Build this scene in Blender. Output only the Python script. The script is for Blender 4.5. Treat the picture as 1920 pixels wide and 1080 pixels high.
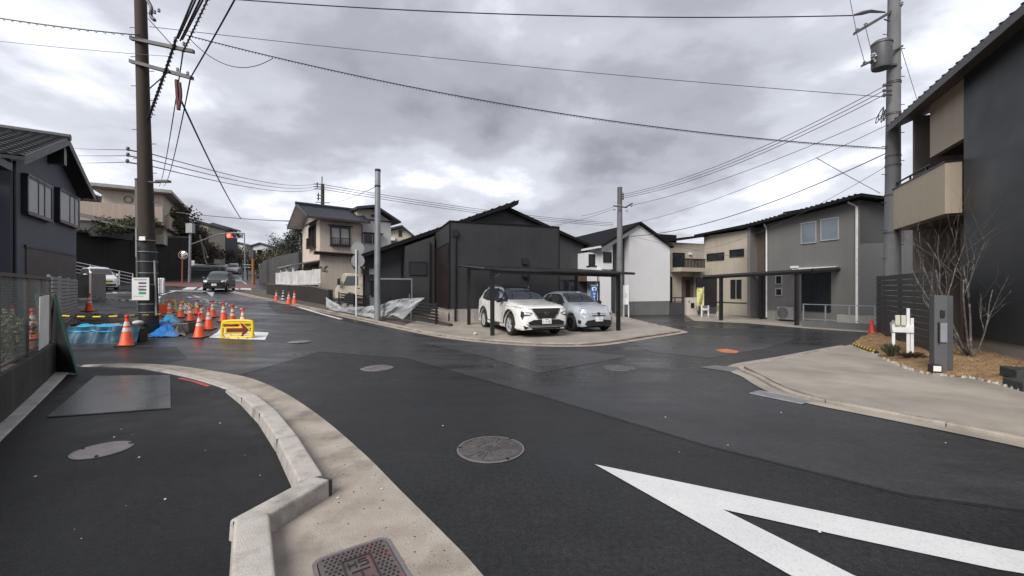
import bpy, bmesh, math, random
from mathutils import Vector, Matrix, noise
from mathutils.bvhtree import BVHTree
random.seed(7)
for o in list(bpy.data.objects): bpy.data.objects.remove(o)
SC = bpy.context.scene
COL = SC.collection
V = Vector

# ---------------------------------------------------------------- camera
FPX, CH = 770.0, 1.65            # focal length in photograph pixels, eye height
cam_d = bpy.data.cameras.new('camera'); cam = bpy.data.objects.new('camera', cam_d); COL.objects.link(cam)
cam_d.sensor_width = 36; cam_d.lens = 36*FPX/1920
cam.location = (0, 0, CH); cam.rotation_euler = (math.pi/2, 0, 0)
cam_d.clip_start = .05; cam_d.clip_end = 2000
SC.camera = cam
# ---------------------------------------------------------------- sky and sun (overcast)
SUN_EL, SUN_AZ = math.radians(42), math.radians(-150)
world = bpy.data.worlds.new('World'); SC.world = world; world.use_nodes = True
wn = world.node_tree; wn.nodes.clear()
def N(t, typ, **kw):
    n = t.nodes.new(typ)
    for k, v in kw.items(): setattr(n, k, v)
    return n
SKX, SKY = 12.4, 5.1
def sky():
    t = wn; L = t.links.new
    out = N(t, 'ShaderNodeOutputWorld'); bg = N(t, 'ShaderNodeBackground'); bg.inputs[1].default_value = .1
    st = N(t, 'ShaderNodeTexSky', sky_type='NISHITA', sun_disc=False, sun_elevation=SUN_EL, sun_rotation=SUN_AZ)
    st.air_density = 1.5; st.dust_density = 3
    tc = N(t, 'ShaderNodeTexCoord'); sp = N(t, 'ShaderNodeSeparateXYZ'); L(tc.outputs['Generated'], sp.inputs[0])
    zc = N(t, 'ShaderNodeMath', operation='MAXIMUM'); L(sp.outputs[2], zc.inputs[0]); zc.inputs[1].default_value = 0
    za = N(t, 'ShaderNodeMath', operation='ADD'); L(zc.outputs[0], za.inputs[0]); za.inputs[1].default_value = .22
    dv = N(t, 'ShaderNodeVectorMath', operation='SCALE'); iv = N(t, 'ShaderNodeMath', operation='DIVIDE'); iv.inputs[0].default_value = 1
    L(za.outputs[0], iv.inputs[1]); L(tc.outputs['Generated'], dv.inputs[0]); L(iv.outputs[0], dv.inputs['Scale'])
    mp = N(t, 'ShaderNodeMapping'); mp.inputs['Location'].default_value = (SKX, SKY, 0.4); mp.inputs['Scale'].default_value = (1.05, 1.0, .0)
    L(dv.outputs[0], mp.inputs[0])
    n1 = N(t, 'ShaderNodeTexNoise'); n1.inputs['Scale'].default_value = 1.15; n1.inputs['Detail'].default_value = 6; n1.inputs['Roughness'].default_value = .52; n1.inputs['Distortion'].default_value = .15
    n2 = N(t, 'ShaderNodeTexNoise'); n2.inputs['Scale'].default_value = 2.2; n2.inputs['Detail'].default_value = 5; n2.inputs['Roughness'].default_value = .55
    L(mp.outputs[0], n1.inputs[0]); L(mp.outputs[0], n2.inputs[0])
    mx = N(t, 'ShaderNodeMath', operation='MULTIPLY_ADD'); L(n2.outputs[0], mx.inputs[0]); mx.inputs[1].default_value = .22; 
    m0 = N(t, 'ShaderNodeMath', operation='MULTIPLY'); L(n1.outputs[0], m0.inputs[0]); m0.inputs[1].default_value = .78
    L(m0.outputs[0], mx.inputs[2])
    cr = N(t, 'ShaderNodeValToRGB'); L(mx.outputs[0], cr.inputs[0]); cr.color_ramp.interpolation = 'EASE'
    e = cr.color_ramp.elements
    e[0].position = .36; e[0].color = (.40, .41, .445, 1); e[1].position = .66; e[1].color = (.115, .118, .134, 1)
    a = e.new(.45); a.color = (.248, .255, .283, 1); b = e.new(.54); b.color = (.178, .182, .203, 1)
    # brighter towards the horizon, as under any stratus deck
    hz = N(t, 'ShaderNodeMapRange'); L(zc.outputs[0], hz.inputs[0]); hz.inputs[1].default_value = 0; hz.inputs[2].default_value = .42
    hz.inputs[3].default_value = 1.3; hz.inputs[4].default_value = .93
    sc = N(t, 'ShaderNodeVectorMath', operation='SCALE'); L(cr.outputs[0], sc.inputs[0]); L(hz.outputs[0], sc.inputs['Scale'])
    s10 = N(t, 'ShaderNodeVectorMath', operation='SCALE'); L(sc.outputs[0], s10.inputs[0]); s10.inputs['Scale'].default_value = 10
    mi = N(t, 'ShaderNodeMix', data_type='RGBA'); mi.inputs['Factor'].default_value = .97
    L(st.outputs[0], mi.inputs['A']); L(s10.outputs[0], mi.inputs['B'])
    L(mi.outputs['Result'], bg.inputs[0]); L(bg.outputs[0], out.inputs[0])
sky()
sun_d = bpy.data.lights.new('sun', 'SUN'); sun_d.energy = 1.5; sun_d.angle = math.radians(35); sun_d.color = (1, .97, .93)
sun = bpy.data.objects.new('sun', sun_d); COL.objects.link(sun)
sd = V((math.sin(-SUN_AZ)*-math.cos(SUN_EL), -math.cos(SUN_AZ)*-math.cos(SUN_EL), math.sin(SUN_EL)))
sun.rotation_euler = sd.to_track_quat('Z', 'Y').to_euler(); sun.location = (0, 0, 40)
vs = SC.view_settings; vs.view_transform = 'Standard'; vs.look = 'None'; vs.exposure = 1.45; vs.gamma = 1
SC.render.resolution_x, SC.render.resolution_y = 1024, 576

# ---------------------------------------------------------------- place helpers
D1 = V((-.722, .692)); N1 = V((.692, .722))      # the rising street and its right-hand normal
E1 = V((.94, .342)); E2 = V((-.342, .94))        # the corner lot
C0 = V((-2.33, 13.8))
def zg(x, y):
    s = (x-C0.x)*D1.x+(y-C0.y)*D1.y
    if s < -2: k = 0
    elif s < 2: k = (s+2)**2/8
    else: k = s
    z = .047*k
    if s > 26: z += .019*(min((s-26)**2/16, s-28) if s > 34 else (s-26)**2/16)
    return z
def W(px, py, Y): return V(((px-960)/FPX*Y, Y, CH+(540-py)/FPX*Y))
def G(px, py, dz=0):
    a = (px-960)/FPX; b = (540-py)/FPX; lo, hi = .5, 400.
    for i in range(70):
        m = (lo+hi)/2
        if CH+b*m > zg(a*m, m)+dz: lo = m
        else: hi = m
    return V((a*lo, lo, zg(a*lo, lo)+dz))
def hitx(p, d, px):                                 # parameter along a plan line at the bearing px
    k = (px-960)/FPX
    return (k*p[1]-p[0])/(d[0]-k*d[1])
def P3(p, z): return V((p[0], p[1], z))

# ---------------------------------------------------------------- objects
WO = {}
def wo(o): return WO.get(o.name, V((0, 0, 0)))
def tag(o, label=None, cat=None, group=None, kind=None):
    if label: o['label'] = label
    if cat: o['category'] = cat
    if group: o['group'] = group
    if kind: o['kind'] = kind
    return o
def thing(name, label, cat, loc=(0, 0, 0), group=None):
    o = bpy.data.objects.new(name, None); COL.objects.link(o); o.location = loc; o.empty_display_size = .2
    WO[o.name] = V(loc); return tag(o, label, cat, group)
def link(me, name, parent=None, origin=None):
    o = bpy.data.objects.new(name, me); COL.objects.link(o)
    if parent is not None: o.parent = parent; WO[o.name] = wo(parent)
    elif origin is not None: o.location = origin; WO[o.name] = V(origin)
    return o
def copy_tree(o, parent=None):
    c = o.copy(); COL.objects.link(c); c.parent = parent
    for ch in list(o.children): copy_tree(ch, c)
    return c
class MB:
    def __init__(s): s.v = []; s.f = []; s.m = []; s.mi = 0
    def add(s, vs, fs):
        b = len(s.v); s.v += [V(q) for q in vs]; s.f += [tuple(b+i for i in f) for f in fs]; s.m += [s.mi]*len(fs); return s
    def poly(s, pts): return s.add(pts, [tuple(range(len(pts)))])
    def obox(s, p, a, b, c):
        p, a, b, c = V(p), V(a), V(b), V(c)
        q = [p, p+a, p+a+b, p+b]; q += [x+c for x in q]
        return s.add(q, [(3, 2, 1, 0), (4, 5, 6, 7), (0, 1, 5, 4), (1, 2, 6, 5), (2, 3, 7, 6), (3, 0, 4, 7)])
    def box(s, c, d, rz=0):
        x = V((math.cos(rz), math.sin(rz), 0)); y = V((-x.y, x.x, 0)); z = V((0, 0, 1)); c = V(c)
        return s.obox(c-x*d[0]/2-y*d[1]/2-z*d[2]/2, x*d[0], y*d[1], z*d[2])
    def prism(s, pts, ext):
        n = len(pts); pts = [V(p) for p in pts]; e = V(ext)
        return s.add(pts+[p+e for p in pts], [tuple(range(n)), tuple(range(2*n-1, n-1, -1))]+[(i, (i+1) % n, n+(i+1) % n, n+i) for i in range(n)])
    def tube(s, pts, r, n=8, cap=True):
        pts = [V(p) for p in pts]; rs = r if isinstance(r, (list, tuple)) else [r]*len(pts)
        vs = []; up = None
        for i, p in enumerate(pts):
            t = (pts[min(i+1, len(pts)-1)]-pts[max(i-1, 0)])
            t = t.normalized() if t.length > 1e-9 else V((0, 0, 1))
            if up is None: up = V((0, 0, 1)) if abs(t.z) < .9 else V((1, 0, 0))
            a = t.cross(up); a = a.normalized() if a.length > 1e-6 else t.orthogonal().normalized(); b = a.cross(t); up = b
            for k in range(n):
                w = 2*math.pi*k/n; vs.append(p+(a*math.cos(w)+b*math.sin(w))*rs[i])
        fs = [(i*n+k, i*n+(k+1) % n, (i+1)*n+(k+1) % n, (i+1)*n+k) for i in range(len(pts)-1) for k in range(n)]
        if cap: fs += [tuple(range(n-1, -1, -1)), tuple(range((len(pts)-1)*n, len(pts)*n))]
        return s.add(vs, fs)
    def lathe(s, prof, c=(0, 0, 0), n=16, ax=(0, 0, 1), cap=True):
        ax = V(ax).normalized(); a = ax.orthogonal().normalized(); b = ax.cross(a); c = V(c)
        if abs(ax.z) > .999: a, b = V((1, 0, 0)), V((0, 1, 0))
        vs = [c+ax*z+(a*math.cos(2*math.pi*k/n)+b*math.sin(2*math.pi*k/n))*r for r, z in prof for k in range(n)]
        m = len(prof)
        fs = [(i*n+k, i*n+(k+1) % n, (i+1)*n+(k+1) % n, (i+1)*n+k) for i in range(m-1) for k in range(n)]
        if cap: fs += [tuple(range(n-1, -1, -1)), tuple(range((m-1)*n, m*n))]
        return s.add(vs, fs)
    def grid(s, fn, nu, nv):
        vs = [fn(i/nu, j/nv) for j in range(nv+1) for i in range(nu+1)]
        return s.add(vs, [(j*(nu+1)+i, j*(nu+1)+i+1, (j+1)*(nu+1)+i+1, (j+1)*(nu+1)+i) for j in range(nv) for i in range(nu)])
    def mesh(s, name, mats, off=V((0, 0, 0)), smooth=False, bevel=0, fix=True, seg=2):
        me = bpy.data.meshes.new(name); me.from_pydata([tuple(p-off) for p in s.v], [], s.f)
        for m in (mats if isinstance(mats, (list, tuple)) else [mats]): me.materials.append(m)
        me.polygons.foreach_set('material_index', s.m)
        if fix or bevel:
            bm = bmesh.new(); bm.from_mesh(me)
            if fix: bmesh.ops.recalc_face_normals(bm, faces=bm.faces)
            if bevel:
                bmesh.ops.bevel(bm, geom=[e for e in bm.edges if e.is_manifold and e.calc_face_angle(0) > .5], offset=bevel, segments=seg, profile=.6, affect='EDGES', clamp_overlap=True)
            bm.to_mesh(me); bm.free()
        if smooth:
            me.polygons.foreach_set('use_smooth', [True]*len(me.polygons))
            if smooth is not True: me.set_sharp_from_angle(angle=math.radians(smooth))
        me.update(); return me
    def build(s, name, mats, parent=None, smooth=False, bevel=0, fix=True, origin=None, seg=2):
        off = wo(parent) if parent is not None else (V(origin) if origin is not None else V((0, 0, 0)))
        return link(s.mesh(name, mats, off, smooth, bevel, fix, seg), name, parent, origin)
def rescur(pts, n=6, closed=False):                 # Catmull-Rom through plan or space points
    out = []; m = len(pts); pts = [V(p) for p in pts]
    for i in range(m-1 if not closed else m):
        if closed: p0, p1, p2, p3 = (pts[(i+k) % m] for k in (-1, 0, 1, 2))
        else: p0, p1, p2, p3 = pts[max(i-1, 0)], pts[i], pts[i+1], pts[min(i+2, m-1)]
        for k in range(n):
            t = k/n; out.append(.5*((2*p1)+(p2-p0)*t+(2*p0-5*p1+4*p2-p3)*t*t+(3*p1-p0-3*p2+p3)*t**3))
    if not closed: out.append(pts[-1])
    return out
def sheet(name, poly, dz, mat, thick=0, kind=None, parent=None, cuts=None, bottom=.05, origin=None):
    """a flat-lying piece that follows the ground, dz above it; with thick it gets real sides"""
    bm = bmesh.new(); vs = [bm.verts.new((p[0], p[1], 0)) for p in poly]; f = bm.faces.new(vs)
    if f.normal.z < 0 or f.calc_area() == 0: f.normal_flip()
    bm.normal_update()
    if bm.faces[0 if not hasattr(bm.faces, 'ensure_lookup_table') else (bm.faces.ensure_lookup_table() or 0)].normal.z < 0: bmesh.ops.reverse_faces(bm, faces=bm.faces)
    bmesh.ops.triangulate(bm, faces=bm.faces)
    for it in range(6):
        es = [e for e in bm.edges if e.calc_length() > 1.2]
        if not es: break
        bmesh.ops.subdivide_edges(bm, edges=es, cuts=1); bmesh.ops.triangulate(bm, faces=bm.faces)
    if thick:
        r = bmesh.ops.extrude_edge_only(bm, edges=[e for e in bm.edges if e.is_boundary])
        low = set(g for g in r['geom'] if isinstance(g, bmesh.types.BMVert))
    else: low = set()
    off = V(origin) if origin is not None else (wo(parent) if parent is not None else V((0, 0, 0)))
    for v in bm.verts:
        z = zg(v.co.x, v.co.y)+(dz if v not in low else dz-thick-bottom); v.co.z = z
        v.co -= off
    bmesh.ops.recalc_face_normals(bm, faces=bm.faces)
    up = sum(f.normal.z*f.calc_area() for f in bm.faces)
    if up < 0: bmesh.ops.reverse_faces(bm, faces=bm.faces)
    me = bpy.data.meshes.new(name); bm.to_mesh(me); bm.free(); me.materials.append(mat)
    o = link(me, name, parent, origin)
    if kind: o['kind'] = kind
    return o
def strip(pts, w0, w1):                              # offset band polygon beside a plan polyline (left = +)
    a, b = [], []
    for i, p in enumerate(pts):
        t = (V(pts[min(i+1, len(pts)-1)])-V(pts[max(i-1, 0)])); t = V((t[0], t[1])).normalized(); n = V((-t.y, t.x))
        a.append(V((p[0], p[1]))+n*w0); b.append(V((p[0], p[1]))+n*w1)
    return a+b[::-1]

# ---------------------------------------------------------------- materials
MC = {}
def mat(name, col, rough=.6, metal=0, var=.12, scale=2.0, bump=0, bscale=60, coat=0, spec=.5, streak=0, dirt=None, alpha=None):
    if name in MC: return MC[name]
    m = bpy.data.materials.new(name); m.use_nodes = True; t = m.node_tree; L = t.links.new
    b = t.nodes['Principled BSDF']; b.inputs['Roughness'].default_value = rough; b.inputs['Metallic'].default_value = metal
    b.inputs['Coat Weight'].default_value = coat; b.inputs['Coat Roughness'].default_value = .05; b.inputs['Specular IOR Level'].default_value = spec
    g = N(t, 'ShaderNodeNewGeometry')
    n = N(t, 'ShaderNodeTexNoise'); n.inputs['Scale'].default_value = scale; n.inputs['Detail'].default_value = 6; n.inputs['Roughness'].default_value = .6
    L(g.outputs['Position'], n.inputs[0])
    mr = N(t, 'ShaderNodeMapRange'); mr.inputs[1].default_value = .3; mr.inputs[2].default_value = .7; mr.inputs[3].default_value = 1-var; mr.inputs[4].default_value = 1+var
    L(n.outputs[0], mr.inputs[0]); fac = mr.outputs[0]
    if streak:
        mp = N(t, 'ShaderNodeMapping'); mp.inputs['Scale'].default_value = (5, 5, .25); L(g.outputs['Position'], mp.inputs[0])
        n3 = N(t, 'ShaderNodeTexNoise'); n3.inputs['Scale'].default_value = 1; n3.inputs['Detail'].default_value = 4; L(mp.outputs[0], n3.inputs[0])
        m3 = N(t, 'ShaderNodeMapRange'); m3.inputs[1].default_value = .35; m3.inputs[2].default_value = .7; m3.inputs[3].default_value = 1+streak*.4; m3.inputs[4].default_value = 1-streak
        L(n3.outputs[0], m3.inputs[0]); mm = N(t, 'ShaderNodeMath', operation='MULTIPLY'); L(fac, mm.inputs[0]); L(m3.outputs[0], mm.inputs[1]); fac = mm.outputs[0]
    sc = N(t, 'ShaderNodeVectorMath', operation='SCALE'); sc.inputs[0].default_value = col[:3]; L(fac, sc.inputs['Scale']); cout = sc.outputs[0]
    if dirt:
        n4 = N(t, 'ShaderNodeTexNoise'); n4.inputs['Scale'].default_value = dirt[2]; n4.inputs['Detail'].default_value = 8; n4.inputs['Roughness'].default_value = .65; L(g.outputs['Position'], n4.inputs[0])
        m4 = N(t, 'ShaderNodeMapRange'); m4.inputs[1].default_value = .5; m4.inputs[2].default_value = .68; m4.inputs[3].default_value = 0; m4.inputs[4].default_value = dirt[1]; L(n4.outputs[0], m4.inputs[0])
        mx = N(t, 'ShaderNodeMix', data_type='RGBA'); L(m4.outputs[0], mx.inputs['Factor']); L(cout, mx.inputs['A']); mx.inputs['B'].default_value = (*dirt[0], 1); cout = mx.outputs['Result']
    L(cout, b.inputs['Base Color'])
    r2 = N(t, 'ShaderNodeMapRange'); r2.inputs[1].default_value = .3; r2.inputs[2].default_value = .7; r2.inputs[3].default_value = max(rough-.08, .02); r2.inputs[4].default_value = min(rough+.08, 1); L(n.outputs[0], r2.inputs[0]); L(r2.outputs[0], b.inputs['Roughness'])
    if bump:
        n2 = N(t, 'ShaderNodeTexNoise'); n2.inputs['Scale'].default_value = bscale; n2.inputs['Detail'].default_value = 4; L(g.outputs['Position'], n2.inputs[0])
        bp = N(t, 'ShaderNodeBump'); bp.inputs['Strength'].default_value = min(bump*2, 1); bp.inputs['Distance'].default_value = .01; L(n2.outputs[0], bp.inputs['Height']); L(bp.outputs[0], b.inputs['Normal'])
    if alpha is not None: b.inputs['Alpha'].default_value = alpha
    MC[name] = m; return m
def glass(name, col=(.02, .024, .028), rough=.04, spec=.6):
    return mat(name, col, rough, 0, .1, 1, spec=spec)
def emis(name, col, s):
    m = mat(name, col, .4); b = m.node_tree.nodes['Principled BSDF']; b.inputs['Emission Color'].default_value = (*col, 1); b.inputs['Emission Strength'].default_value = s; return m
def add_grooves(m, direction, step, depth=.004, width=.06, tilt=False):
    """fine panel joints of a cladding, as relief across a world direction"""
    t = m.node_tree; L = t.links.new; b = t.nodes['Principled BSDF']; g = N(t, 'ShaderNodeNewGeometry')
    dt = N(t, 'ShaderNodeVectorMath', operation='DOT_PRODUCT'); dt.inputs[1].default_value = direction; L(g.outputs['Position'], dt.inputs[0])
    dv = N(t, 'ShaderNodeMath', operation='DIVIDE'); dv.inputs[1].default_value = step; L(dt.outputs['Value'], dv.inputs[0])
    fr = N(t, 'ShaderNodeMath', operation='FRACT'); L(dv.outputs[0], fr.inputs[0])
    mr = N(t, 'ShaderNodeMapRange'); mr.inputs[1].default_value = 0; mr.inputs[2].default_value = width if not tilt else 1; L(fr.outputs[0], mr.inputs[0])
    bp = N(t, 'ShaderNodeBump'); bp.inputs['Distance'].default_value = depth; bp.inputs['Strength'].default_value = .35; L(mr.outputs[0], bp.inputs['Height'])
    if b.inputs['Normal'].links: L(b.inputs['Normal'].links[0].from_socket, bp.inputs['Normal'])
    L(bp.outputs[0], b.inputs['Normal']); return m
def asphalt(name, lo, hi, wet=.5, spec=.3):
    m = bpy.data.materials.new(name); m.use_nodes = True; t = m.node_tree; L = t.links.new; b = t.nodes['Principled BSDF']
    g = N(t, 'ShaderNodeNewGeometry'); P = g.outputs['Position']
    def noi(s, d=5, r=.6):
        n = N(t, 'ShaderNodeTexNoise'); n.inputs['Scale'].default_value = s; n.inputs['Detail'].default_value = d; n.inputs['Roughness'].default_value = r; L(P, n.inputs[0]); return n.outputs[0]
    def mr(x, a, bb, c, d):
        n = N(t, 'ShaderNodeMapRange'); 
        for i, q in enumerate((a, bb, c, d)): n.inputs[i+1].default_value = q
        L(x, n.inputs[0]); return n.outputs[0]
    def math_(op, x, y):
        n = N(t, 'ShaderNodeMath', operation=op)
        for i, q in enumerate((x, y)):
            if isinstance(q, (int, float)): n.inputs[i].default_value = q
            else: L(q, n.inputs[i])
        return n.outputs[0]
    big = noi(.35, 6, .62); mid = noi(2.2, 6, .65); fine = noi(90, 3, .7); grit = N(t, 'ShaderNodeTexVoronoi'); grit.inputs['Scale'].default_value = 110; L(P, grit.inputs[0])
    mp = N(t, 'ShaderNodeMapping'); mp.inputs['Rotation'].default_value = (0, 0, math.radians(44)); mp.inputs['Scale'].default_value = (.13, 1.1, 1); L(P, mp.inputs[0])
    ln = N(t, 'ShaderNodeTexNoise'); ln.inputs['Scale'].default_value = 1; ln.inputs['Detail'].default_value = 5; ln.inputs['Roughness'].default_value = .6; L(mp.outputs[0], ln.inputs[0])   # wheel-track streaks along the street
    wetm = math_('ADD', math_('MULTIPLY', big, .5), math_('MULTIPLY', ln.outputs[0], .5))
    wm = mr(wetm, .42, .58, 0, 1)
    f = math_('ADD', math_('MULTIPLY', mr(mid, .3, .7, 0, 1), .45), math_('MULTIPLY', mr(big, .35, .65, 0, 1), .55))
    mx = N(t, 'ShaderNodeMix', data_type='RGBA'); mx.inputs['A'].default_value = (lo, lo*1.01, lo*1.08, 1); mx.inputs['B'].default_value = (hi*.98, hi*.99, hi*1.04, 1); L(f, mx.inputs['Factor'])
    sp = mr(fine, .3, .72, .55, 1.7); sc = N(t, 'ShaderNodeVectorMath', operation='SCALE'); L(mx.outputs['Result'], sc.inputs[0]); sp = math_('MULTIPLY', sp, mr(noi(22, 4, .75), .35, .68, .72, 1.35)); L(math_('MULTIPLY', sp, mr(wm, 0, 1, 1.25, .62)), sc.inputs['Scale'])
    L(sc.outputs[0], b.inputs['Base Color'])
    L(math_('ADD', mr(wm, 0, 1, .55, .55-wet*.55), mr(mid, .3, .7, -.06, .06)), b.inputs['Roughness'])
    b.inputs['Specular IOR Level'].default_value = spec
    bp = N(t, 'ShaderNodeBump'); bp.inputs['Strength'].default_value = .22; bp.inputs['Distance'].default_value = .004; L(math_('ADD', grit.outputs['Distance'], fine), bp.inputs['Height']); L(bp.outputs[0], b.inputs['Normal'])
    MC[name] = m; return m
M_ROAD = asphalt('asphalt_street', .014, .042, .56, .45)
M_NEW = asphalt('asphalt_new', .009, .026, .42, .22)
M_WALK = asphalt('asphalt_walk', .006, .020, .3, .15)
M_OLD = asphalt('asphalt_old', .04, .07, .5)
M_CONC = mat('concrete', (.33, .288, .243), .8, var=.2, scale=3, bump=.3, bscale=90, dirt=((.12, .105, .085), .7, 1.6))
M_CONC_L = mat('concrete_light', (.42, .39, .355), .75, var=.16, scale=5, bump=.3, bscale=90, dirt=((.17, .155, .135), .7, 2.8))
M_SLAB = mat('concrete_slab', (.33, .295, .25), .5, var=.2, scale=.8, bump=.12, bscale=70, dirt=((.19, .175, .155), .6, .7))
M_PAINT = mat('road_paint', (.60, .60, .60), .55, var=.06, scale=2, bump=.1, bscale=140, dirt=((.22, .22, .22), .35, 70))
M_PAINT_OLD = mat('road_paint_worn', (.42, .42, .43), .6, var=.3, scale=6, dirt=((.1, .1, .1), .7, 5))
M_BLACKM = mat('black_metal', (.012, .012, .013), .38, 0, .15, 5)
M_GREYM = mat('grey_steel', (.30, .31, .33), .45, .6, .1, 4)
M_WHITEM = mat('white_paint_metal', (.72, .72, .72), .45, 0, .08, 4, dirt=((.4, .38, .34), .35, 3))
M_CABLE = mat('black_cable', (.012, .012, .014), .6)
M_CABLE_G = mat('grey_wire', (.10, .10, .115), .6)
# ================================================================ ground, street, pavements
def xs(a, b, step): 
    n = max(1, int(round((b-a)/step))); return [a+(b-a)*i/n for i in range(n)]
gx = xs(-260, -80, 12)+xs(-80, 45, 1.25)+xs(45, 240, 13)+[240]
gy = xs(-120, -12, 12)+xs(-12, 110, 1.25)+xs(110, 330, 14)+[330]
b = MB(); b.add([(x, y, zg(x, y)) for y in gy for x in gx], [(j*len(gx)+i, j*len(gx)+i+1, (j+1)*len(gx)+i+1, (j+1)*len(gx)+i) for j in range(len(gy)-1) for i in range(len(gx)-1)])
tag(b.build('road', M_ROAD, fix=False, smooth=True), kind='structure')
g2 = lambda px, py: (lambda p: V((p.x, p.y)))(G(px, py))
KERB = [V((-24, 34.6)), V((-18.2, 28.9)), V((-14.9, 25.85)), V((-9, 20.2)), V((-5.3, 16.65)), C0, V((-1.0, 12.75)), V((.3, 12.0)), V((1.6, 11.72)), V((2.7, 12.1)), V((4.4, 13.6)), V((5.9, 14.95)), V((6.35, 15.6)), V((6.3, 17.5)), V((6.2, 21)), V((6.0, 25.5))]
KC = rescur(KERB, 6)
M_SEAM = asphalt('asphalt_seam', .008, .018, .45, .25); M_MID = asphalt('asphalt_mid', .03, .065, .5, .45)
# newer, darker resurfaced lanes and an older greyer band
sheet('asphalt_patch', [g2(420, 712), g2(600, 660), g2(760, 672), g2(1010, 742), g2(1330, 838), g2(1700, 930), (9.5, 1.0), (7.5, -6), (1.5, -6), (-.6, 2.2), (-.8, 2.6), (-1.2, 3.25), (-1.7, 4.0), (-2.65, 5.1), (-3.8, 6.4), (-4.6, 7.1)], .004, M_NEW, kind='structure')
sheet('asphalt_patch', [g2(500, 556), g2(560, 566), g2(600, 578), g2(690, 606), g2(720, 618), g2(600, 592), g2(520, 588), g2(505, 575)], .004, M_NEW, kind='structure')
sheet('asphalt_patch', [g2(60, 668), g2(140, 655), g2(330, 650), g2(352, 672), g2(300, 684), g2(170, 686)], .004, M_NEW, kind='structure')
sheet('asphalt_seam', strip([g2(760, 672), g2(1010, 742), g2(1330, 838), g2(1700, 930), V((9.5, 1.0))], .025, -.025), .0065, M_SEAM, kind='structure')
sheet('asphalt_seam', strip([g2(420, 712), g2(600, 660), g2(760, 672)], .03, -.03), .0065, M_SEAM, kind='structure')
sheet('asphalt_patch', [g2(780, 640), g2(905, 668), g2(1010, 700), g2(1180, 668), g2(1060, 655), g2(900, 640)], .0045, M_MID, kind='structure')
sheet('asphalt_patch', [g2(1180, 640), g2(1290, 628), g2(1500, 634), g2(1430, 655), g2(1330, 672), g2(1220, 660)], .0045, M_MID, kind='structure')
# red anti-skid band beyond the crossing
Q = lambda s, t: V((C0.x, C0.y))+D1*s+N1*t
M_RED = mat('red_paving', (.16, .075, .065), .6, var=.2, scale=1.5, bump=.2)
sheet('red_paving', [g2(300, 527), g2(478, 533), g2(480, 541), g2(300, 536)], .004, M_RED, kind='structure')
# lot of the corner house: slab with a light kerb round it
lot = KC[18:]
slab = [q+V((0, 0)) for q in KC[26:]]+[V((3.0, 26)), V((-3.0, 22)), V((-3.9, 18.5)), V((-4.2, 17.0))]
sheet('lot_slab', slab, .05, M_SLAB, thick=.03, kind='structure')
M_SOILD = mat('bare_ground', (.10, .085, .07), .95, var=.3, scale=3, bump=.5, bscale=30)
sheet('bare_ground', [q for q in KC[:27]]+[V((-4.2, 17)), V((-3.9, 18.5)), V((-3, 22)), V((3, 26)), V((3, 40)), V((-12, 46))], .03, M_SOILD, thick=.02, kind='structure')
kg = thing('kerb', None, None, P3(KERB[5], 0)); kg['kind'] = 'structure'
def kerbrun(pts, w0, w1, h, seglen, parent, m, name='kerb_stone', gap=.008):
    acc = 0; cur = [pts[0]]; segs = []
    for a, c in zip(pts, pts[1:]):
        a = V(a); c = V(c); L = (c-a).length; pos = 0
        while L-pos > 1e-6:
            st = min(seglen-acc, L-pos); pos += st; acc += st; cur.append(a+(c-a)*(pos/L))
            if acc >= seglen-1e-6: segs.append(cur); cur = [cur[-1]]; acc = 0
    if len(cur) > 1 and acc > .1: segs.append(cur)
    for sg in segs:
        q = strip(sg, w0, w1); n = len(sg)
        bb = MB(); hh = h+random.uniform(-.004, .004)
        # shorten for the joint
        t0 = (V(q[1])-V(q[0])).normalized()*gap/2
        q[0] = q[0]+t0; q[-1] = q[-1]+t0; t1 = (V(q[n-1])-V(q[n-2])).normalized()*gap/2; q[n-1] = q[n-1]-t1; q[n] = q[n]-t1
        lo = [P3(p, zg(p.x, p.y)-.08) for p in q]; hi = [P3(p, zg(p.x, p.y)+hh) for p in q]
        k = len(q); bb.add(lo+hi, [tuple(range(k-1, -1, -1)), tuple(range(k, 2*k))]+[(i, (i+1) % k, k+(i+1) % k, k+i) for i in range(k)])
        bb.build(name, m, parent, bevel=.012, seg=1)
kerbrun(KC, .0, .16, .075, 1.2, kg, M_CONC)
sheet('gutter', strip(KC, -.26, .0), .008, M_CONC, kind='structure')
# painted edge line beside it
def paint(name, poly, m=M_PAINT, dz=.009): return sheet(name, poly, dz, m, kind='structure')
paint('edge_line', strip([V(g2(560, 576)), V(g2(600, 588)), V(g2(640, 599))], .1, -.1))
for a in range(2): paint('edge_line', strip([g2(478+9*a, 546+2*a), g2(484+9*a, 548+2*a)], .1, -.1))
# near pavement (left) inside the kerb
AP = [V((-8.85, 8.5)), V((-8.07, 8.72)), V((-7.02, 8.58)), V((-5.74, 8.04)), V((-4.75, 7.47)), V((-3.64, 6.51)), V((-2.45, 5.25)), V((-1.49, 4.1)), V((-.91, 3.34)), V((-.466, 2.76)), V((-.168, 2.35)), V((.5, 1.3)), V((1.5, -.4)), V((3, -3))]
APc = rescur(AP, 4)
KB = [V((-8.75, 8.3)), V((-7.5, 8.25)), V((-6.4, 7.75)), V((-5.5, 7.25)), V((-4.5, 6.55)), V((-3.72, 5.80)), V((-2.98, 5.0)), V((-2.28, 4.15)), V((-1.6, 3.27)), V((-1.72, 2.62)), V((-1.32, 2.1)), V((.6, -.7)), V((2, -3))]
sheet('gutter_apron', APc+[V((2.2, -3))]+KB[::-1], .009, M_CONC, kind='structure')
WALK = [q for q in KB]+[V((-1.0, -3)), V((-3.1, 1.7)), V((-5.47, 4.40)), V((-8.80, 8.25))]
sheet('pavement', WALK, .014, M_WALK, kind='structure')
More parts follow.
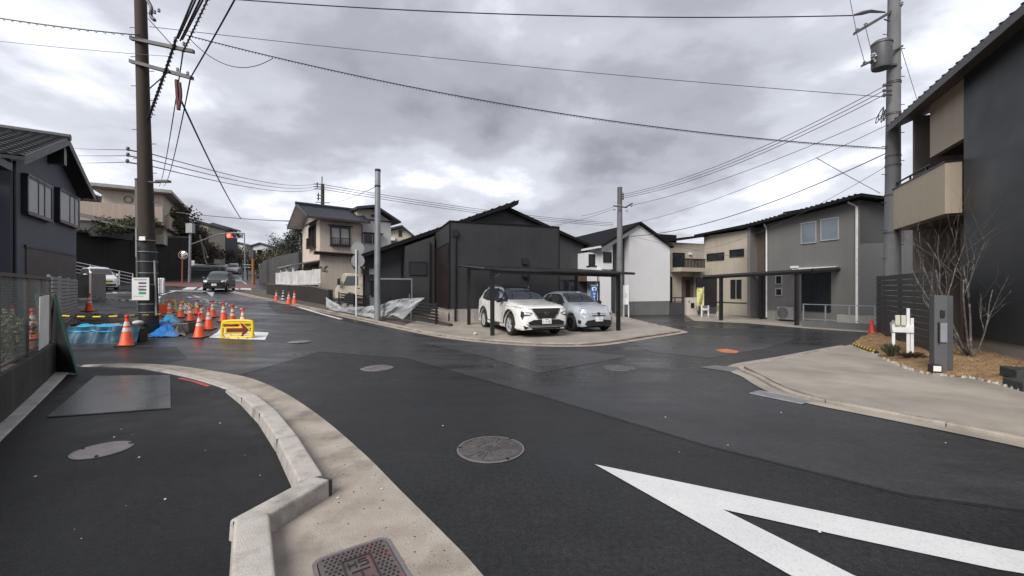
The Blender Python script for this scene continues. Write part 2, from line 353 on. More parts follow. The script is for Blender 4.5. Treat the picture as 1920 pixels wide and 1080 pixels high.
ks = thing('kerb', None, None, P3(KB[6], 0)); ks['kind'] = 'structure'
M_GAP0 = mat('dark_mortar', (.05, .045, .04), .95)
def kblock(a, c, ha, hc, w=.2):
    a, c = V(a), V(c); t = (c-a).normalized(); n = V((-t.y, t.x)); a = a+t*.011; c = c-t*.011
    bb = MB(); ch = .035
    def sec(p, h): return [P3(p+n*w/2, -.05), P3(p+n*w/2*.98, h), P3(p-n*w/2*.80, h), P3(p-n*w/2, -.05)]
    A, B = sec(a, ha), sec(c, hc)
    bb.add(A+B, [(0, 1, 2, 3), (7, 6, 5, 4)]+[(i, (i+1) % 4, 4+(i+1) % 4, 4+i) for i in range(4)])
    MB().obox(P3(a-t*.03+n*w*.47, -.04), P3(t*.036, 0), P3(-n*w*.90, 0), V((0, 0, ha+.028))).build('mortar', M_GAP0, ks)
    return bb.build('kerb_stone', M_CONC_L, ks, bevel=.022, seg=3, smooth=40)
kb = [V((-4.45, 6.52)), V((-3.72, 5.80)), V((-2.98, 5.0)), V((-2.28, 4.15)), V((-1.60, 3.25))]
hs = [.05, .13, .15, .15, .15]
for i in range(4): kblock(kb[i], kb[i+1], hs[i] if i else .07, hs[i+1])
kblock((-1.52, 3.27), (-1.76, 2.62), .15, .15, .2); kblock((-1.72, 2.70), (-1.28, 2.02), .155, .155, .22); kblock((-1.28, 2.02), (-.62, 1.05), .155, .155, .22); kblock((-.62, 1.05), (.04, .09), .155, .155, .22)
# lowered kerb with red marking paint
M_REDP = mat('red_marking', (.35, .07, .07), .7, var=.3, scale=8)
low = rescur([V((-8.7, 8.32)), V((-7.5, 8.27)), V((-6.4, 7.77)), V((-5.45, 7.22)), V((-4.5, 6.56))], 5)
kerbrun(low, -.02, .14, .03, 1.0, ks, M_CONC_L)
sheet('red_marking', strip([V((-6.0, 7.50)), V((-5.5, 7.22)), V((-5.0, 6.88))], -.10, -.03), .019, M_REDP, kind='structure')
# pale strip in front of the garden wall
M_STRIP = mat('concrete_strip', (.45, .43, .40), .75, var=.15, scale=5, bump=.2, dirt=((.2, .19, .17), .5, 3))
st_ = thing('kerb', None, None, (-7, 6, 0)); st_['kind'] = 'structure'
kerbrun([V((-4.3, 3.05)), V((-8.86, 8.3))], 0, .22, .03, .9, st_, M_STRIP)
# right-hand driveway slab and gutters
DR = [V((4.78, 8.47)), V((6.4, 9.5)), V((8.1, 10.6)), V((9.6, 11.55)), V((9.35, 10.9)), V((8.8, 9.95)), V((8.3, 9.0)), V((7.9, 8.2)), V((7.8, 7.65)), V((8.2, 7.3)), V((8.05, 6.6)), V((7.95, 6.2)), V((8.5, 4.0)), V((10, 1)), V((7.2, 1.0)), V((6.35, 2.9)), V((5.55, 4.5)), V((5.02, 5.33)), V((4.5, 6.1)), V((4.45, 6.7)), V((4.6, 7.5))]
sheet('driveway', DR, .045, M_SLAB, thick=.03, kind='structure')
EDGE = rescur([V((9.6, 11.55)), V((8.1, 10.6)), V((6.4, 9.5)), V((4.78, 8.47)), V((4.55, 7.5)), V((4.38, 6.7)), V((4.42, 6.1)), V((4.95, 5.3)), V((5.48, 4.45)), V((6.28, 2.85)), V((7.1, 1.0))], 5)
dk = thing('kerb', None, None, (4.6, 7, 0)); dk['kind'] = 'structure'
kerbrun(EDGE, -.08, 0.02, .052, 1.2, dk, M_CONC)
sheet('gutter', strip(EDGE, -.30, -.085), .008, M_SLAB, kind='structure')
# zebra nose lines on the road
paint('road_marking', [g2(1115, 872), g2(1235, 897), g2(1355, 922), g2(1600, 973), g2(1870, 1028), (5.2, 1.72), (5.5, 1.55), g2(1870, 1070), g2(1600, 1012), g2(1355, 957), g2(1480, 1020), g2(1602, 1082), (2.9, 1.6), (2.3, 1.35), g2(1480, 1080), g2(1350, 1005), g2(1235, 940)])
# stop line, crossing bars, arrow and characters painted on the rising street
for px in (356, 383, 412, 438, 462):
    w = 11
    paint('crossing_bar', [g2(px-w-4, 543.3), g2(px+w-4, 543.3), g2(px+w+3, 538.6), g2(px-w+6, 538.6)] if px < 400 else [g2(px-w, 544.8), g2(px+w, 545.2), g2(px+w-3, 540.6), g2(px-w, 540.2)])
paint('stop_line', [g2(318, 544.6), g2(402, 546.2), g2(402, 547.2), g2(318, 545.6)])
for (a, c) in (((302, 553), (312, 550.5)), ((314, 549.6), (328, 546)), ((296, 560), (299, 556)), ((297, 568), (296, 562))):
    paint('edge_line', strip([g2(*a), g2(*c)], .08, -.08), M_PAINT)
def strokes(name, org, ux, uy, segs, w, m=M_PAINT_OLD):
    for (x0, y0, x1, y1) in segs:
        a = org+ux*x0+uy*y0; c = org+ux*x1+uy*y1
        if (c-a).length < .05: continue
        paint(name, strip([a, c], w/2, -w/2), m)
# the stop word in tall painted strokes (3 characters, long axis up the street)
TOMARE = [[(.5, 0, .5, 1), (.5, .55, .9, .55), (.15, .05, .95, .05), (.2, .05, .2, .5)],
          [(.1, .8, .9, .8), (.1, .55, .9, .55), (.5, 1, .5, .2), (.5, .2, .15, .05), (.15, .05, .5, .02), (.5, .25, .9, .0)],
          [(.3, 1, .3, 0), (.05, .7, .45, .75), (.05, .2, .45, .7), (.45, .75, .75, .8), (.75, .8, .7, .2), (.7, .2, .95, .15)]]
o0 = g2(444, 566); ux = (g2(475, 566.5)-o0); uy = D1*1.0
o0 = Q(15.2, -4.3); 
for k, ch in enumerate(TOMARE): strokes('road_word', Q(21.5-k*3.0, -3.9), N1*1.5, D1*2.3, ch, .2)
for k, ch in enumerate(TOMARE[:1]): strokes('road_word', Q(27.2, -7.8), N1*1.9, D1*2.6, ch+TOMARE[1], .22)
paint('road_marking', [g2(387, 548), g2(402, 547.8), g2(398, 557)], M_PAINT_OLD)
for (px, py) in ((432, 530), (446, 527), (430, 521), (440, 518)): paint('road_marking', [g2(px-7, py), g2(px+9, py+.4), g2(px+7, py-2.6), g2(px-5, py-3)], M_PAINT_OLD)
for (a, c) in (((455, 528), (462, 533)), ((449, 520), (454, 526)), ((446, 515), (449, 519))): paint('edge_line', strip([g2(*a), g2(*c)], .1, -.1), M_PAINT_OLD)
M_ORANGE = mat('orange_spray', (.55, .17, .06), .7, var=.25, scale=9, dirt=((.08, .07, .07), .7, 7))
paint('orange_marking', [g2(1341, 656), g2(1362, 654.5), g2(1386, 659), g2(1380, 663), g2(1352, 661)], M_ORANGE)
# gratings and gutter blocks
M_GRATE = mat('galvanised_grate', (.30, .305, .315), .5, .2, .15, 8)
gr = thing('drain_grate', 'galvanised steel drain grating set in the asphalt at the driveway edge', 'drain grate', G(1460, 745))
c4 = [G(1405, 738, .006), G(1425, 733, .006), G(1523, 752, .006), G(1508, 759, .006)]
L_ = (c4[2]-c4[1]); Wd = (c4[0]-c4[1])
bb = MB(); bb.obox(c4[1], L_, Wd*.06, V((0, 0, .012))); bb.obox(c4[1]+Wd*.94, L_, Wd*.06, V((0, 0, .012))); bb.obox(c4[1]+Wd*.06, L_*.02, Wd*.88, V((0, 0, .012))); bb.obox(c4[1]+Wd*.06+L_*.98, L_*.02, Wd*.88, V((0, 0, .012))); bb.build('frame', M_GRATE, gr)
bb = MB()
for i in range(34): bb.obox(c4[1]+L_*(.025+.955*i/34)+Wd*.06, L_*.012, Wd*.88, V((0, 0, .010)))
for j in range(5): bb.obox(c4[1]+L_*.02+Wd*(.2+.15*j), L_*.96, Wd*.02, V((0, 0, .007)))
bb.build('bars', M_GRATE, gr)
bb = MB(); bb.obox(c4[1]+L_*.02+Wd*.06, L_*.96, Wd*.88, V((0, 0, .0025))); bb.build('pit', mat('pit_dark', (.01, .01, .01), .9), gr)
sheet('gutter_block', [g2(1312, 689), g2(1340, 685.5), g2(1392, 690), g2(1368, 698)], .009, mat('steel_plate', (.17, .17, .18), .45, .3, .15, 4), kind='structure')
# ---- covers
M_IRON = mat('cast_iron', (.13, .12, .118), .5, .5, .25, 12, bump=.3, bscale=70, dirt=((.075, .05, .04), .5, 9))
M_IRONL = mat('cast_iron_worn', (.20, .18, .185), .45, .35, .18, 9, bump=.2, bscale=60)
M_GAP = mat('cover_gap', (.008, .008, .008), .9)
def manhole(p, r, label, relief=True, m=M_IRON, spokes=24, dz=.0):
    p = V(p)+V((0, 0, dz)); t = thing('manhole_cover', label, 'manhole cover', p, None)
    MB().lathe([(r*1.04, 0.002), (r*1.04, .009), (r*.985, .0105), (r*.985, .004)], p, 48, cap=False).build('frame_ring', M_IRONL, t, smooth=30)
    MB().lathe([(.001, .0045), (r*.99, .0045)], p, 48, cap=False).build('joint', M_GAP, t)
    MB().lathe([(r*.972, .003), (r*.972, .010), (r*.955, .0125), (.001, .0125)], p, 48, cap=False).build('lid', m, t, smooth=30)
    if relief:
        bb = MB()
        for k in range(spokes):
            a = 2*math.pi*k/spokes; d = V((math.cos(a), math.sin(a), 0)); n = V((-d.y, d.x, 0))
            bb.obox(p+d*r*.38-n*.012+V((0, 0, .0126)), d*r*(.5 if k % 2 else .32), n*.024, V((0, 0, .006)))
        bb.lathe([(r*.93, .0126), (r*.93, .0175), (r*.89, .0175), (r*.89, .0126)], p, 48, cap=False)
        for i in range(-3, 4):
            for j in range(-3, 4):
                if i*i+j*j < 10: bb.box(p+V((i*r*.085, j*r*.085, .0155)), (.016, .016, .006), .6)
        bb.build('relief_pattern', m, t)
    for k in range(3):
        a = .9+k*2.2; MB().box(p+V((math.cos(a)*r*.95, math.sin(a)*r*.95, .0155)), (.04, .022, .006), a).build('key_hole', M_GAP, t)
    return t
manhole(G(920, 843), .33, 'large round iron manhole cover with radial pattern nearest the white road lines', dz=.004)
manhole(G(192, 847), .225, 'plain worn round cover in the dark pavement beside the rubber mat', False, M_IRONL, dz=.014)
manhole(G(707, 691), .31, 'round pale manhole cover in mid road beyond the kerb curve', True, M_IRONL, dz=.004)
manhole(G(1161, 690), .31, 'round manhole cover in front of the two parked cars', False, M_IRON)
manhole(G(562, 641), .31, 'small faint round cover right of the yellow arrow sign', False, M_IRONL)
# rectangular cover in the apron, half out of frame
ra = V((G(600, 1060).x-.02, G(600, 1060).y)); 
p0 = G(602, 1058, .009); p1 = G(725, 1016, .009); ux = (p1-p0).normalized(); uy = V((ux.y, -ux.x, 0)); WX = .40; WY = .52
hc = thing('hydrant_cover', 'rectangular iron valve cover with raised studs and red paint in concrete apron', 'valve cover', p0)
def rrect(o, w, h, r, z, n=5):
    pts = []
    for (cx, cy, a0) in ((w-r, r, -90), (w-r, h-r, 0), (r, h-r, 90), (r, r, 180)):
        for k in range(n+1):
            a = math.radians(a0+90*k/n); pts.append(o+ux*(cx+r*math.cos(a))+uy*(cy+r*math.sin(a))+V((0, 0, z)))
    return pts
o_ = p0-ux*.02-uy*.03
outer = rrect(o_-ux*.03-uy*.03, WX+.06, WY+.06, .07, .002); MB().prism(outer, (0, 0, .006)).build('frame', M_IRONL, hc)
MB().prism(rrect(o_-ux*.006-uy*.006, WX+.012, WY+.012, .052, .0082), (0, 0, .0006)).build('joint', M_GAP, hc)
M_IRONR = mat('cast_iron_redpaint', (.12, .105, .10), .5, .3, .25, 12, bump=.3, bscale=60, dirt=((.24, .045, .05), .85, 4.5))
MB().prism(rrect(o_, WX, WY, .045, .0089), (0, 0, .006)).build('lid', M_IRONR, hc)
bb = MB(); random.seed(3)
for i in range(13):
    for j in range(17):
        x = .03+i*.0285+(j % 2)*.014; y = .03+j*.0285
        if x > WX-.02 or y > WY-.02: continue
        if .11 < x < .29 and .10 < y < .42: continue
        bb.box(o_+ux*x+uy*y+V((0, 0, .0175)), (.011, .011, .006), .785)
bb.build('studs', mat('cast_iron_dark', (.045, .04, .04), .5, .4), hc)
bb = MB()
def bar(x0, y0, x1, y1, w=.008, h=.006):
    a = o_+ux*x0+uy*y0; c = o_+ux*x1+uy*y1; d = c-a; n = V((-d.y, d.x, 0)).normalized()*w
    bb.obox(a-n/2+V((0, 0, .015)), d, n, V((0, 0, h)))
for q in ((.12, .11, .28, .11), (.12, .41, .28, .41), (.12, .11, .12, .41), (.28, .11, .28, .41)): bar(*q)
for q in ((.145, .14, .145, .20), (.145, .17, .185, .17), (.185, .14, .185, .20), (.205, .14, .25, .14), (.205, .14, .205, .165), (.205, .165, .25, .165), (.25, .165, .25, .20), (.205, .20, .25, .20), (.15, .24, .25, .24), (.2, .24, .2, .33), (.16, .33, .25, .33), (.15, .36, .25, .38)): bar(*q, w=.007)
bb.build('raised_letters', mat('cast_iron_dark', (.045, .04, .04), .5, .4), hc)
# mud and litter on the apron, stones on the asphalt
bb = MB(); random.seed(11)
def chip(p, r):
    a = random.uniform(0, 6.28); h = r*random.uniform(.25, .8)
    pts = [p+V((math.cos(a+k*1.2566)*r*random.uniform(.6, 1.2), math.sin(a+k*1.2566)*r*random.uniform(.6, 1.2), 0)) for k in range(5)]
    bb.add(pts+[p+V((0, 0, h))], [(k, (k+1) % 5, 5) for k in range(5)])
for i in range(520):
    t = random.random()**.8; k = random.uniform(1.5, len(APc)-9); i0 = int(k); a = APc[i0].lerp(APc[i0+1], k-i0)
    nrm = V((-.75, -.66)); q = a+nrm*random.uniform(.06, .75)*(1 if k > 18 else .45)
    chip(P3(q, zg(q.x, q.y)+.010), random.choice((.002, .003, .003, .004, .005, .008)))
tag(bb.build('grit', mat('dark_grit', (.05, .042, .035), .9, var=.5, scale=9), fix=False), 'dark grit and dry leaf crumbs scattered over the concrete apron', 'grit', kind='stuff')
bb = MB()
for i in range(110):
    q = V((random.uniform(-9, 6), random.uniform(2.5, 12)))
    if i < 25: q = V((random.uniform(-5, -2.5), random.uniform(2.4, 5)))
    chip(P3(q, zg(q.x, q.y)+.016), random.choice((.004, .006, .008, .012)))
tag(bb.build('pebbles', mat('pale_pebble', (.5, .48, .45), .8), fix=False), 'tiny pale stones and litter specks lying on the dark asphalt', 'pebbles', kind='stuff')
# rubber / checker plate mat on the pavement
c4 = [G(88, 783, .018), G(320, 766, .018), G(319, 704, .018), G(178, 706, .018)]
pm = thing('ground_mat', 'wet dark grey ribbed plate lying on the near pavement', 'mat', c4[0])
M_PLATE = mat('wet_plate', (.075, .078, .083), .22, .3, .3, 1.5, bump=.1, bscale=30, dirt=((.10, .10, .105), .6, 2))
MB().prism(c4, (0, 0, .012)).build('plate', M_PLATE, pm)
bb = MB()
for i in range(46):
    t = (i+.5)/46; a = c4[0].lerp(c4[1], t); c = c4[3].lerp(c4[2], t); a2, c2 = a.lerp(c, .02), a.lerp(c, .98); d = (c4[1]-c4[0]).normalized()*.007
    bb.obox(a2-d/2+V((0, 0, .0122)), c2-a2, d, V((0, 0, .003)))
bb.build('ribs', M_PLATE, pm)
# ================================================================ houses
class Fr:
    """plan frame: u along a wall, v into the house, z up"""
    def __init__(s, o, u, z0=0): s.o = V((o[0], o[1])); s.u = V((u[0], u[1])).normalized(); s.v = V((-s.u.y, s.u.x)); s.z0 = z0
    def p(s, u, v, z): q = s.o+s.u*u+s.v*v; return V((q.x, q.y, s.z0+z))
    def U(s, k): return V((s.u.x*k, s.u.y*k, 0))
    def Vv(s, k): return V((s.v.x*k, s.v.y*k, 0))
    def box(s, mb, u0, u1, v0, v1, z0, z1): return mb.obox(s.p(u0, v0, z0), s.U(u1-u0), s.Vv(v1-v0), V((0, 0, z1-z0)))
    def prof(s, mb, uz, v0, v1): return mb.prism([s.p(u, v0, z) for u, z in uz], s.Vv(v1-v0))
    def profv(s, mb, vz, u0, u1): return mb.prism([s.p(u0, v, z) for v, z in vz], s.U(u1-u0))
    def left(s, u, v): return Fr((s.o+s.u*u+s.v*v), -s.v, s.z0)      # frame looking at the left side wall, starting far, running to the near corner
    def right(s, u, v): return Fr((s.o+s.u*u+s.v*v), s.v, s.z0)
    def at(s, px, v=0): 
        o = s.o+s.v*v; return hitx(o, s.u, px)
    def zat(s, py, u, v=0): return CH+(540-py)/FPX*(s.p(u, v, 0).y)-s.z0
M_GL = glass('window_glass', spec=.35); M_GL_SKY = glass('window_glass_sky_tint', (.15, .18, .21), .04, .9)  # M_GL_SKY: pale base colour stands in for reflected sky
M_CURT = mat('pale_blind', (.44, .45, .45), .55, var=.1, scale=4)
M_FRB = mat('window_frame_black', (.015, .015, .016), .4); M_FRBR = mat('window_frame_brown', (.035, .022, .02), .45); M_FRW = mat('window_frame_silver', (.42, .43, .44), .4, .3)
def window(par, fr, u0, u1, z0, z1, v=0, fm=M_FRB, gm=M_GL, mull=(), fw=.05, proud=.05, sill=False, hbars=(), name='window'):
    b = MB()
    fr.box(b, u0-fw, u1+fw, v-proud, v-.003, z0-fw, z0); fr.box(b, u0-fw, u1+fw, v-proud, v-.003, z1, z1+fw)
    fr.box(b, u0-fw, u0, v-proud, v-.003, z0, z1); fr.box(b, u1, u1+fw, v-proud, v-.003, z0, z1)
    w = b.build(name, fm, par)
    xs_ = [u0]+[u0+(u1-u0)*m for m in mull]+[u1]
    for a, c in zip(xs_, xs_[1:]):
        b = MB(); fr.box(b, a, c, v-.018, v-.004, z0, z1); b.build('pane', gm, w)
    for m in mull:
        b = MB(); x = u0+(u1-u0)*m; fr.box(b, x-fw*.45, x+fw*.45, v-proud*.85, v-.019, z0, z1); b.build('mullion', fm, w)
    for h in hbars:
        b = MB(); z = z0+(z1-z0)*h; fr.box(b, u0, u1, v-proud*.8, v-.019, z-fw*.35, z+fw*.35); b.build('transom', fm, w)
    if sill:
        b = MB(); fr.box(b, u0-fw*1.5, u1+fw*1.5, v-proud*2.4, v-.003, z0-fw*1.9, z0-fw-.002); b.build('sill', fm, w)
    return w
def pipe(par, pts, r, m, name='downpipe'): return MB().tube(pts, r, 8).build(name, m, par, smooth=40)
def part(par, name, m, fn, **kw):
    b = MB(); fn(b); return b.build(name, m, par, **kw)

# ---------------------------------------------------------------- corner house, near-black cladding
fr = Fr((-2.7, 17.9), E1, 0.0)
M_DK = add_grooves(mat('black_cladding', (.027, .0275, .030), .6, var=.1, scale=1.2, streak=.10), (E1.x, E1.y, 0), .303, .003, .04)
M_DK2 = add_grooves(mat('charcoal_cladding', (.038, .039, .042), .62, var=.1, scale=1.2, streak=.10), (E1.x, E1.y, 0), .455, .003, .04)
M_DKBR = mat('dark_brown_panel', (.018, .011, .011), .45, var=.15, scale=2, streak=.15)
M_FOUND = mat('foundation_render', (.33, .32, .29), .85, var=.1, scale=3, bump=.15, streak=.2)
M_ROOFB = mat('black_roof_steel', (.014, .0145, .016), .9, 0, .1, 3, spec=.08)
h = thing('corner_house', 'single storey black clad house behind the carport with two parked cars', 'house', fr.p(0, 0, 0))
def f_(b):
    fr.box(b, .02, 5.24, .02, 6, 0, .74)
part(h, 'foundation', M_FOUND, f_)
part(h, 'front_block', M_DK, lambda b: fr.box(b, 0, 5.26, 0, 6.2, .742, 4.53))
part(h, 'parapet_cap', M_ROOFB, lambda b: (fr.box(b, -.03, 5.29, -.03, .12, 4.532, 4.60), fr.box(b, -.03, .12, .122, 4.55, 4.532, 4.60)))
fl = fr.left(0, 4.4)                       # left face, u runs from far to near
part(h, 'brown_door_panel', M_DKBR, lambda b: fl.box(b, .05, 4.15, -.05, -.003, .745, 3.6))
part(h, 'door_frame', M_FRB, lambda b: (fl.box(b, 4.15, 4.2, -.07, -.003, .745, 3.66), fl.box(b, 0.05, 4.15, -.07, -.003, 3.602, 3.66)))
part(h, 'step_block', M_CONC, lambda b: fl.box(b, 2.2, 4.3, -.5, -.06, .02, .62))
VM = 4.6; u_l = -3.45; u_p = 4.1; u_r = 10.0
def body(b): fr.prof(b, [(u_l, .25), (u_l, 3.2), (u_p, 6.15), (u_r, 4.0), (u_r, .0)], VM, 12.5)
part(h, 'main_wall', M_DK2, body)
part(h, 'bay_block', M_DK2, lambda b: fr.prof(b, [(-1.55, .25), (-1.55, 3.75), (-.1, 4.33), (-.1, .25)], 3.5, VM-.003))
def roofL(b): fr.prof(b, [(u_l-.55, 2.98), (u_p+.55, 6.36), (u_p+.6, 6.62), (u_l-.6, 3.16)], VM-.75, 12.9)
rl = part(h, 'roof', M_ROOFB, roofL)
def roofR(b): fr.prof(b, [(u_p-.1, 6.16), (u_r+.45, 3.86), (u_r+.45, 4.02), (u_p-.1, 6.34)], VM-.35, 12.9)
part(h, 'roof', M_ROOFB, roofR)
for k in range(20):
    t = (k+.5)/20; b = MB(); u = u_l-.55+t*(u_p-u_l+1.1); z = 3.16+t*(6.62-3.16); 
    b.obox(fr.p(u, VM-.74, z+.004), fr.U(.03), fr.Vv(7.5), V((0, 0, .035))); b.build('roof_seam', M_ROOFB, rl)
part(h, 'gutter', M_BLACKM, lambda b: fr.box(b, u_l-.72, u_l-.602, VM-.7, 12.5, 2.95, 3.06))
pipe(h, [fr.p(u_l-.62, VM-.5, 2.95), fr.p(u_l-.3, VM-.3, 2.75), fr.p(u_l-.08, VM-.08, 2.6), fr.p(u_l-.08, VM-.08, .3)], .04, M_BLACKM)
pipe(h, [fr.p(-.35, 3.4, 4.0), fr.p(-.35, 3.4, .3)], .045, M_BLACKM)
pipe(h, [fr.p(.22, -.06, 4.0), fr.p(.22, -.06, .1)], .045, M_BLACKM)
part(h, 'rain_head', M_BLACKM, lambda b: fr.box(b, .12, .32, -.14, -.004, 3.9, 4.2))
pipe(h, [fr.p(-1.66, VM-.06, 3.3), fr.p(-1.66, VM-.06, .3)], .04, M_BLACKM)
window(h, fr, -1.35, -.55, 2.35, 2.95, 3.5, M_FRB, M_GL)
window(h, fr, u_l+.18, u_l+.62, 2.05, 2.65, VM, M_FRB, M_CURT)
window(h, fr, -3.2, -2.95, .7, 2.3, VM, M_FRB, M_GL)
for z in (2.15, 2.75):
    part(h, 'vent_hood', M_BLACKM, lambda b: fr.profv(b, [(-.16, z), (-.004, z), (-.004, z+.28), (-.10, z+.28)], 3.35, 3.6))
part(h, 'corner_trim', M_ROOFB, lambda b: (fr.box(b, -.035, -.002, -.035, .03, .745, 4.53), fr.box(b, 5.262, 5.29, -.03, .03, .745, 4.53)))
window(h, fr, 7.2, 8.6, 1.0, 2.1, VM, M_FRB, M_GL, (.5,))
# grey framed side gate on its left
gt = thing('side_gate', 'dark sliding gate panel in a pale metal frame by the black house', 'gate', W(735, 585, 19.2))
f2 = Fr(W(702, 540, 19.3).xy, E1, .2); ue = f2.at(773)
part(gt, 'frame', M_GREYM, lambda b: (f2.box(b, 0, ue, -.03, .03, 1.85, 1.92), f2.box(b, ue-.05, ue, -.03, .03, .1, 1.85)))
part(gt, 'panel', mat('gate_panel', (.012, .012, .014), .5), lambda b: f2.box(b, .0, ue-.08, -.01, .02, .1, 1.82))
part(gt, 'handle', M_GREYM, lambda b: f2.box(b, ue-.16, ue-.12, -.05, -.012, .75, 1.15))
part(gt, 'lock', M_WHITEM, lambda b: b.lathe([(.03, 0), (.03, .03)], f2.p(ue-.28, -.013, .62), 10, (f2.v.x*-1, f2.v.y*-1, 0)))

# ---------------------------------------------------------------- cream two storey house on the terrace
M_CREAM = mat('cream_render', (.53, .46, .385), .85, var=.07, scale=1.5, bump=.2, bscale=80, streak=.08)
M_BRN = mat('brown_trim', (.05, .030, .027), .55)
M_TILE = mat('dark_blue_tile', (.030, .034, .042), .42, 0, .25, 6)
M_WHR = mat('white_render', (.55, .54, .53), .8, var=.08, scale=2, streak=.1)
zt = 1.35
c1 = W(600, 520, 30); fr = Fr((c1.x, c1.y), (.78, .625), zt); uR = fr.at(677)
fS = fr.left(0, 5.6)                                  # its left (street) face
h = thing('cream_house', 'cream two storey house with dark tiled roof and brown window frames', 'house', fr.p(0, 0, 0))
HT = fr.zat(411, 0)
part(h, 'wall', M_CREAM, lambda b: fr.box(b, 0, uR, 0, 5.6, -.6, HT))
part(h, 'gable', M_CREAM, lambda b: fr.profv(b, [(0, HT+.002), (5.6, HT+.002), (2.8, HT+1.2)], 0.02, uR-.02))
def tiles_roof(par, fr, u0, u1, v0, vm, v1, ze, zr, m, nt=26, name='roof'):
    b = MB()
    for (va, vb) in ((v0, vm), (v1, vm)):
        n = 9
        for k in range(n):
            t0, t1 = k/n, (k+1)/n
            a = fr.p(u0, va+(vb-va)*t0, ze+(zr-ze)*t0+.05); c = fr.p(u0, va+(vb-va)*t1, ze+(zr-ze)*t1+.0)
            nu = nt
            for i in range(nu):
                w = (u1-u0)/nu; q = a+fr.U(w*i); r = c+fr.U(w*i); hh = V((0, 0, .045))
                b.add([q, q+fr.U(w*.35)+hh, q+fr.U(w*.7), q+fr.U(w), r, r+fr.U(w*.35)+hh, r+fr.U(w*.7), r+fr.U(w)], [(0, 1, 5, 4), (1, 2, 6, 5), (2, 3, 7, 6), (0, 1, 2, 3)])
    o = b.build(name, m, par, fix=False)
    b = MB(); b.add([fr.p(u0, v0, ze-.06), fr.p(u1, v0, ze-.06), fr.p(u1, vm, zr-.06), fr.p(u0, vm, zr-.06), fr.p(u0, v1, ze-.06), fr.p(u1, v1, ze-.06)], [(0, 1, 2, 3), (3, 2, 5, 4)]); b.build('soffit', M_WHR, o, fix=False)
    part(o, 'ridge', m, lambda b: b.tube([fr.p(u0-.1, vm, zr+.1), fr.p(u1+.1, vm, zr+.1)], .13, 8))
    part(o, 'fascia', M_BRN, lambda b: fr.box(b, u0, u1, v0-.03, v0, ze-.12, ze+.03)); part(o, 'fascia', M_BRN, lambda b: fr.box(b, u0, u1, v1, v1+.03, ze-.12, ze+.03))
    for uu in (u0, u1):
        sg = -.03 if uu == u0 else .0
        part(o, 'barge_board', m, lambda b: (b.prism([fr.p(uu+sg, v0, ze-.1), fr.p(uu+sg, vm, zr-.1), fr.p(uu+sg, vm, zr+.12), fr.p(uu+sg, v0, ze+.1)], fr.U(.03)), b.prism([fr.p(uu+sg, v1, ze-.1), fr.p(uu+sg, vm, zr-.1), fr.p(uu+sg, vm, zr+.12), fr.p(uu+sg, v1, ze+.1)], fr.U(.03))))
    return o
tiles_roof(h, fr, -1.0, uR+.45, -.75, 2.8, 6.35, HT+.02, HT+1.4, M_TILE)
z0, z1 = fr.zat(457, 1, 0), fr.zat(427, 1, 0)
window(h, fr, fr.at(621), fr.at(654), z0, z1, 0, M_FRBR, M_CURT, (.5,), .08, .12, True)
part(h, 'balcony_rail', M_FRBR, lambda b: [fr.box(b, u, u+.025, -.22, -.195, z0, z0+.4) for u in [fr.at(621)+i*.12 for i in range(11)]]+[fr.box(b, fr.at(621)-.1, fr.at(654)+.1, -.24, -.18, z0+.4, z0+.45), fr.box(b, fr.at(621)-.1, fr.at(654)+.1, -.24, -.004, z0-.16, z0-.11)])
part(h, 'window_hood', M_BRN, lambda b: fr.box(b, fr.at(621)-.2, fr.at(654)+.2, -.35, -.004, z1+.14, z1+.2))
fs_u0, fs_u1 = 2.6, 4.4
window(h, fS, fs_u0, fs_u1, z0-.1, z1+.15, 0, M_FRBR, M_GL, (.5,), .08, .12, True)
part(h, 'window_hood', M_BRN, lambda b: fS.profv(b, [(-.55, z1+.25), (-.004, z1+.5), (-.004, z1+.56), (-.55, z1+.31)], fs_u0-.3, fs_u1+.3))
part(h, 'balcony_rail', M_FRBR, lambda b: [fS.box(b, fs_u0+i*.14, fs_u0+i*.14+.025, -.28, -.25, z0-.1, z0+.5) for i in range(14)]+[fS.box(b, fs_u0, fs_u1, -.3, -.24, z0+.5, z0+.55), fS.box(b, fs_u0, fs_u1, -.3, -.13, z0-.16, z0-.10)])
zb = fr.zat(478, .5)
part(h, 'canopy_trim', M_BRN, lambda b: fr.box(b, -.45, uR+.1, -.42, -.003, zb-.02, zb+.16))
part(h, 'gutter', M_BRN, lambda b: b.tube([fr.p(-.5, -.46, zb+.16), fr.p(uR, -.46, zb+.1)], .06, 8))
part(h, 'gable_trim', M_BRN, lambda b: fS.box(b, 0, 5.6, -.04, -.003, HT+.0, HT+.13))
zp = fr.zat(500, 0)
part(h, 'porch_roof', mat('porch_sheet', (.22, .19, .18), .6), lambda b: fS.profv(b, [(-1.9, zp+.0), (-.004, zp+.4), (-.004, zp+.5), (-1.9, zp+.1)], .3, 5.6))
for u in (.6, 2.9, 5.2): part(h, 'porch_post', M_WHITEM, lambda b: fS.box(b, u, u+.13, -1.75, -1.62, -.4, zp+.1))
part(h, 'porch_rail', M_WHITEM, lambda b: fS.box(b, .73, 4.2, -1.72, -1.66, .95, 1.03))
window(h, fS, .5, 1.9, .1, 2.0, 0, M_FRBR, M_GL, (.5,), .07); window(h, fS, 3.2, 5.0, .1, 2.0, 0, M_FRBR, M_GL, (.5,), .07)
pipe(h, [fr.p(uR+.05, -.08, HT-.1), fr.p(uR+.05, -.08, 0)], .05, M_BRN)
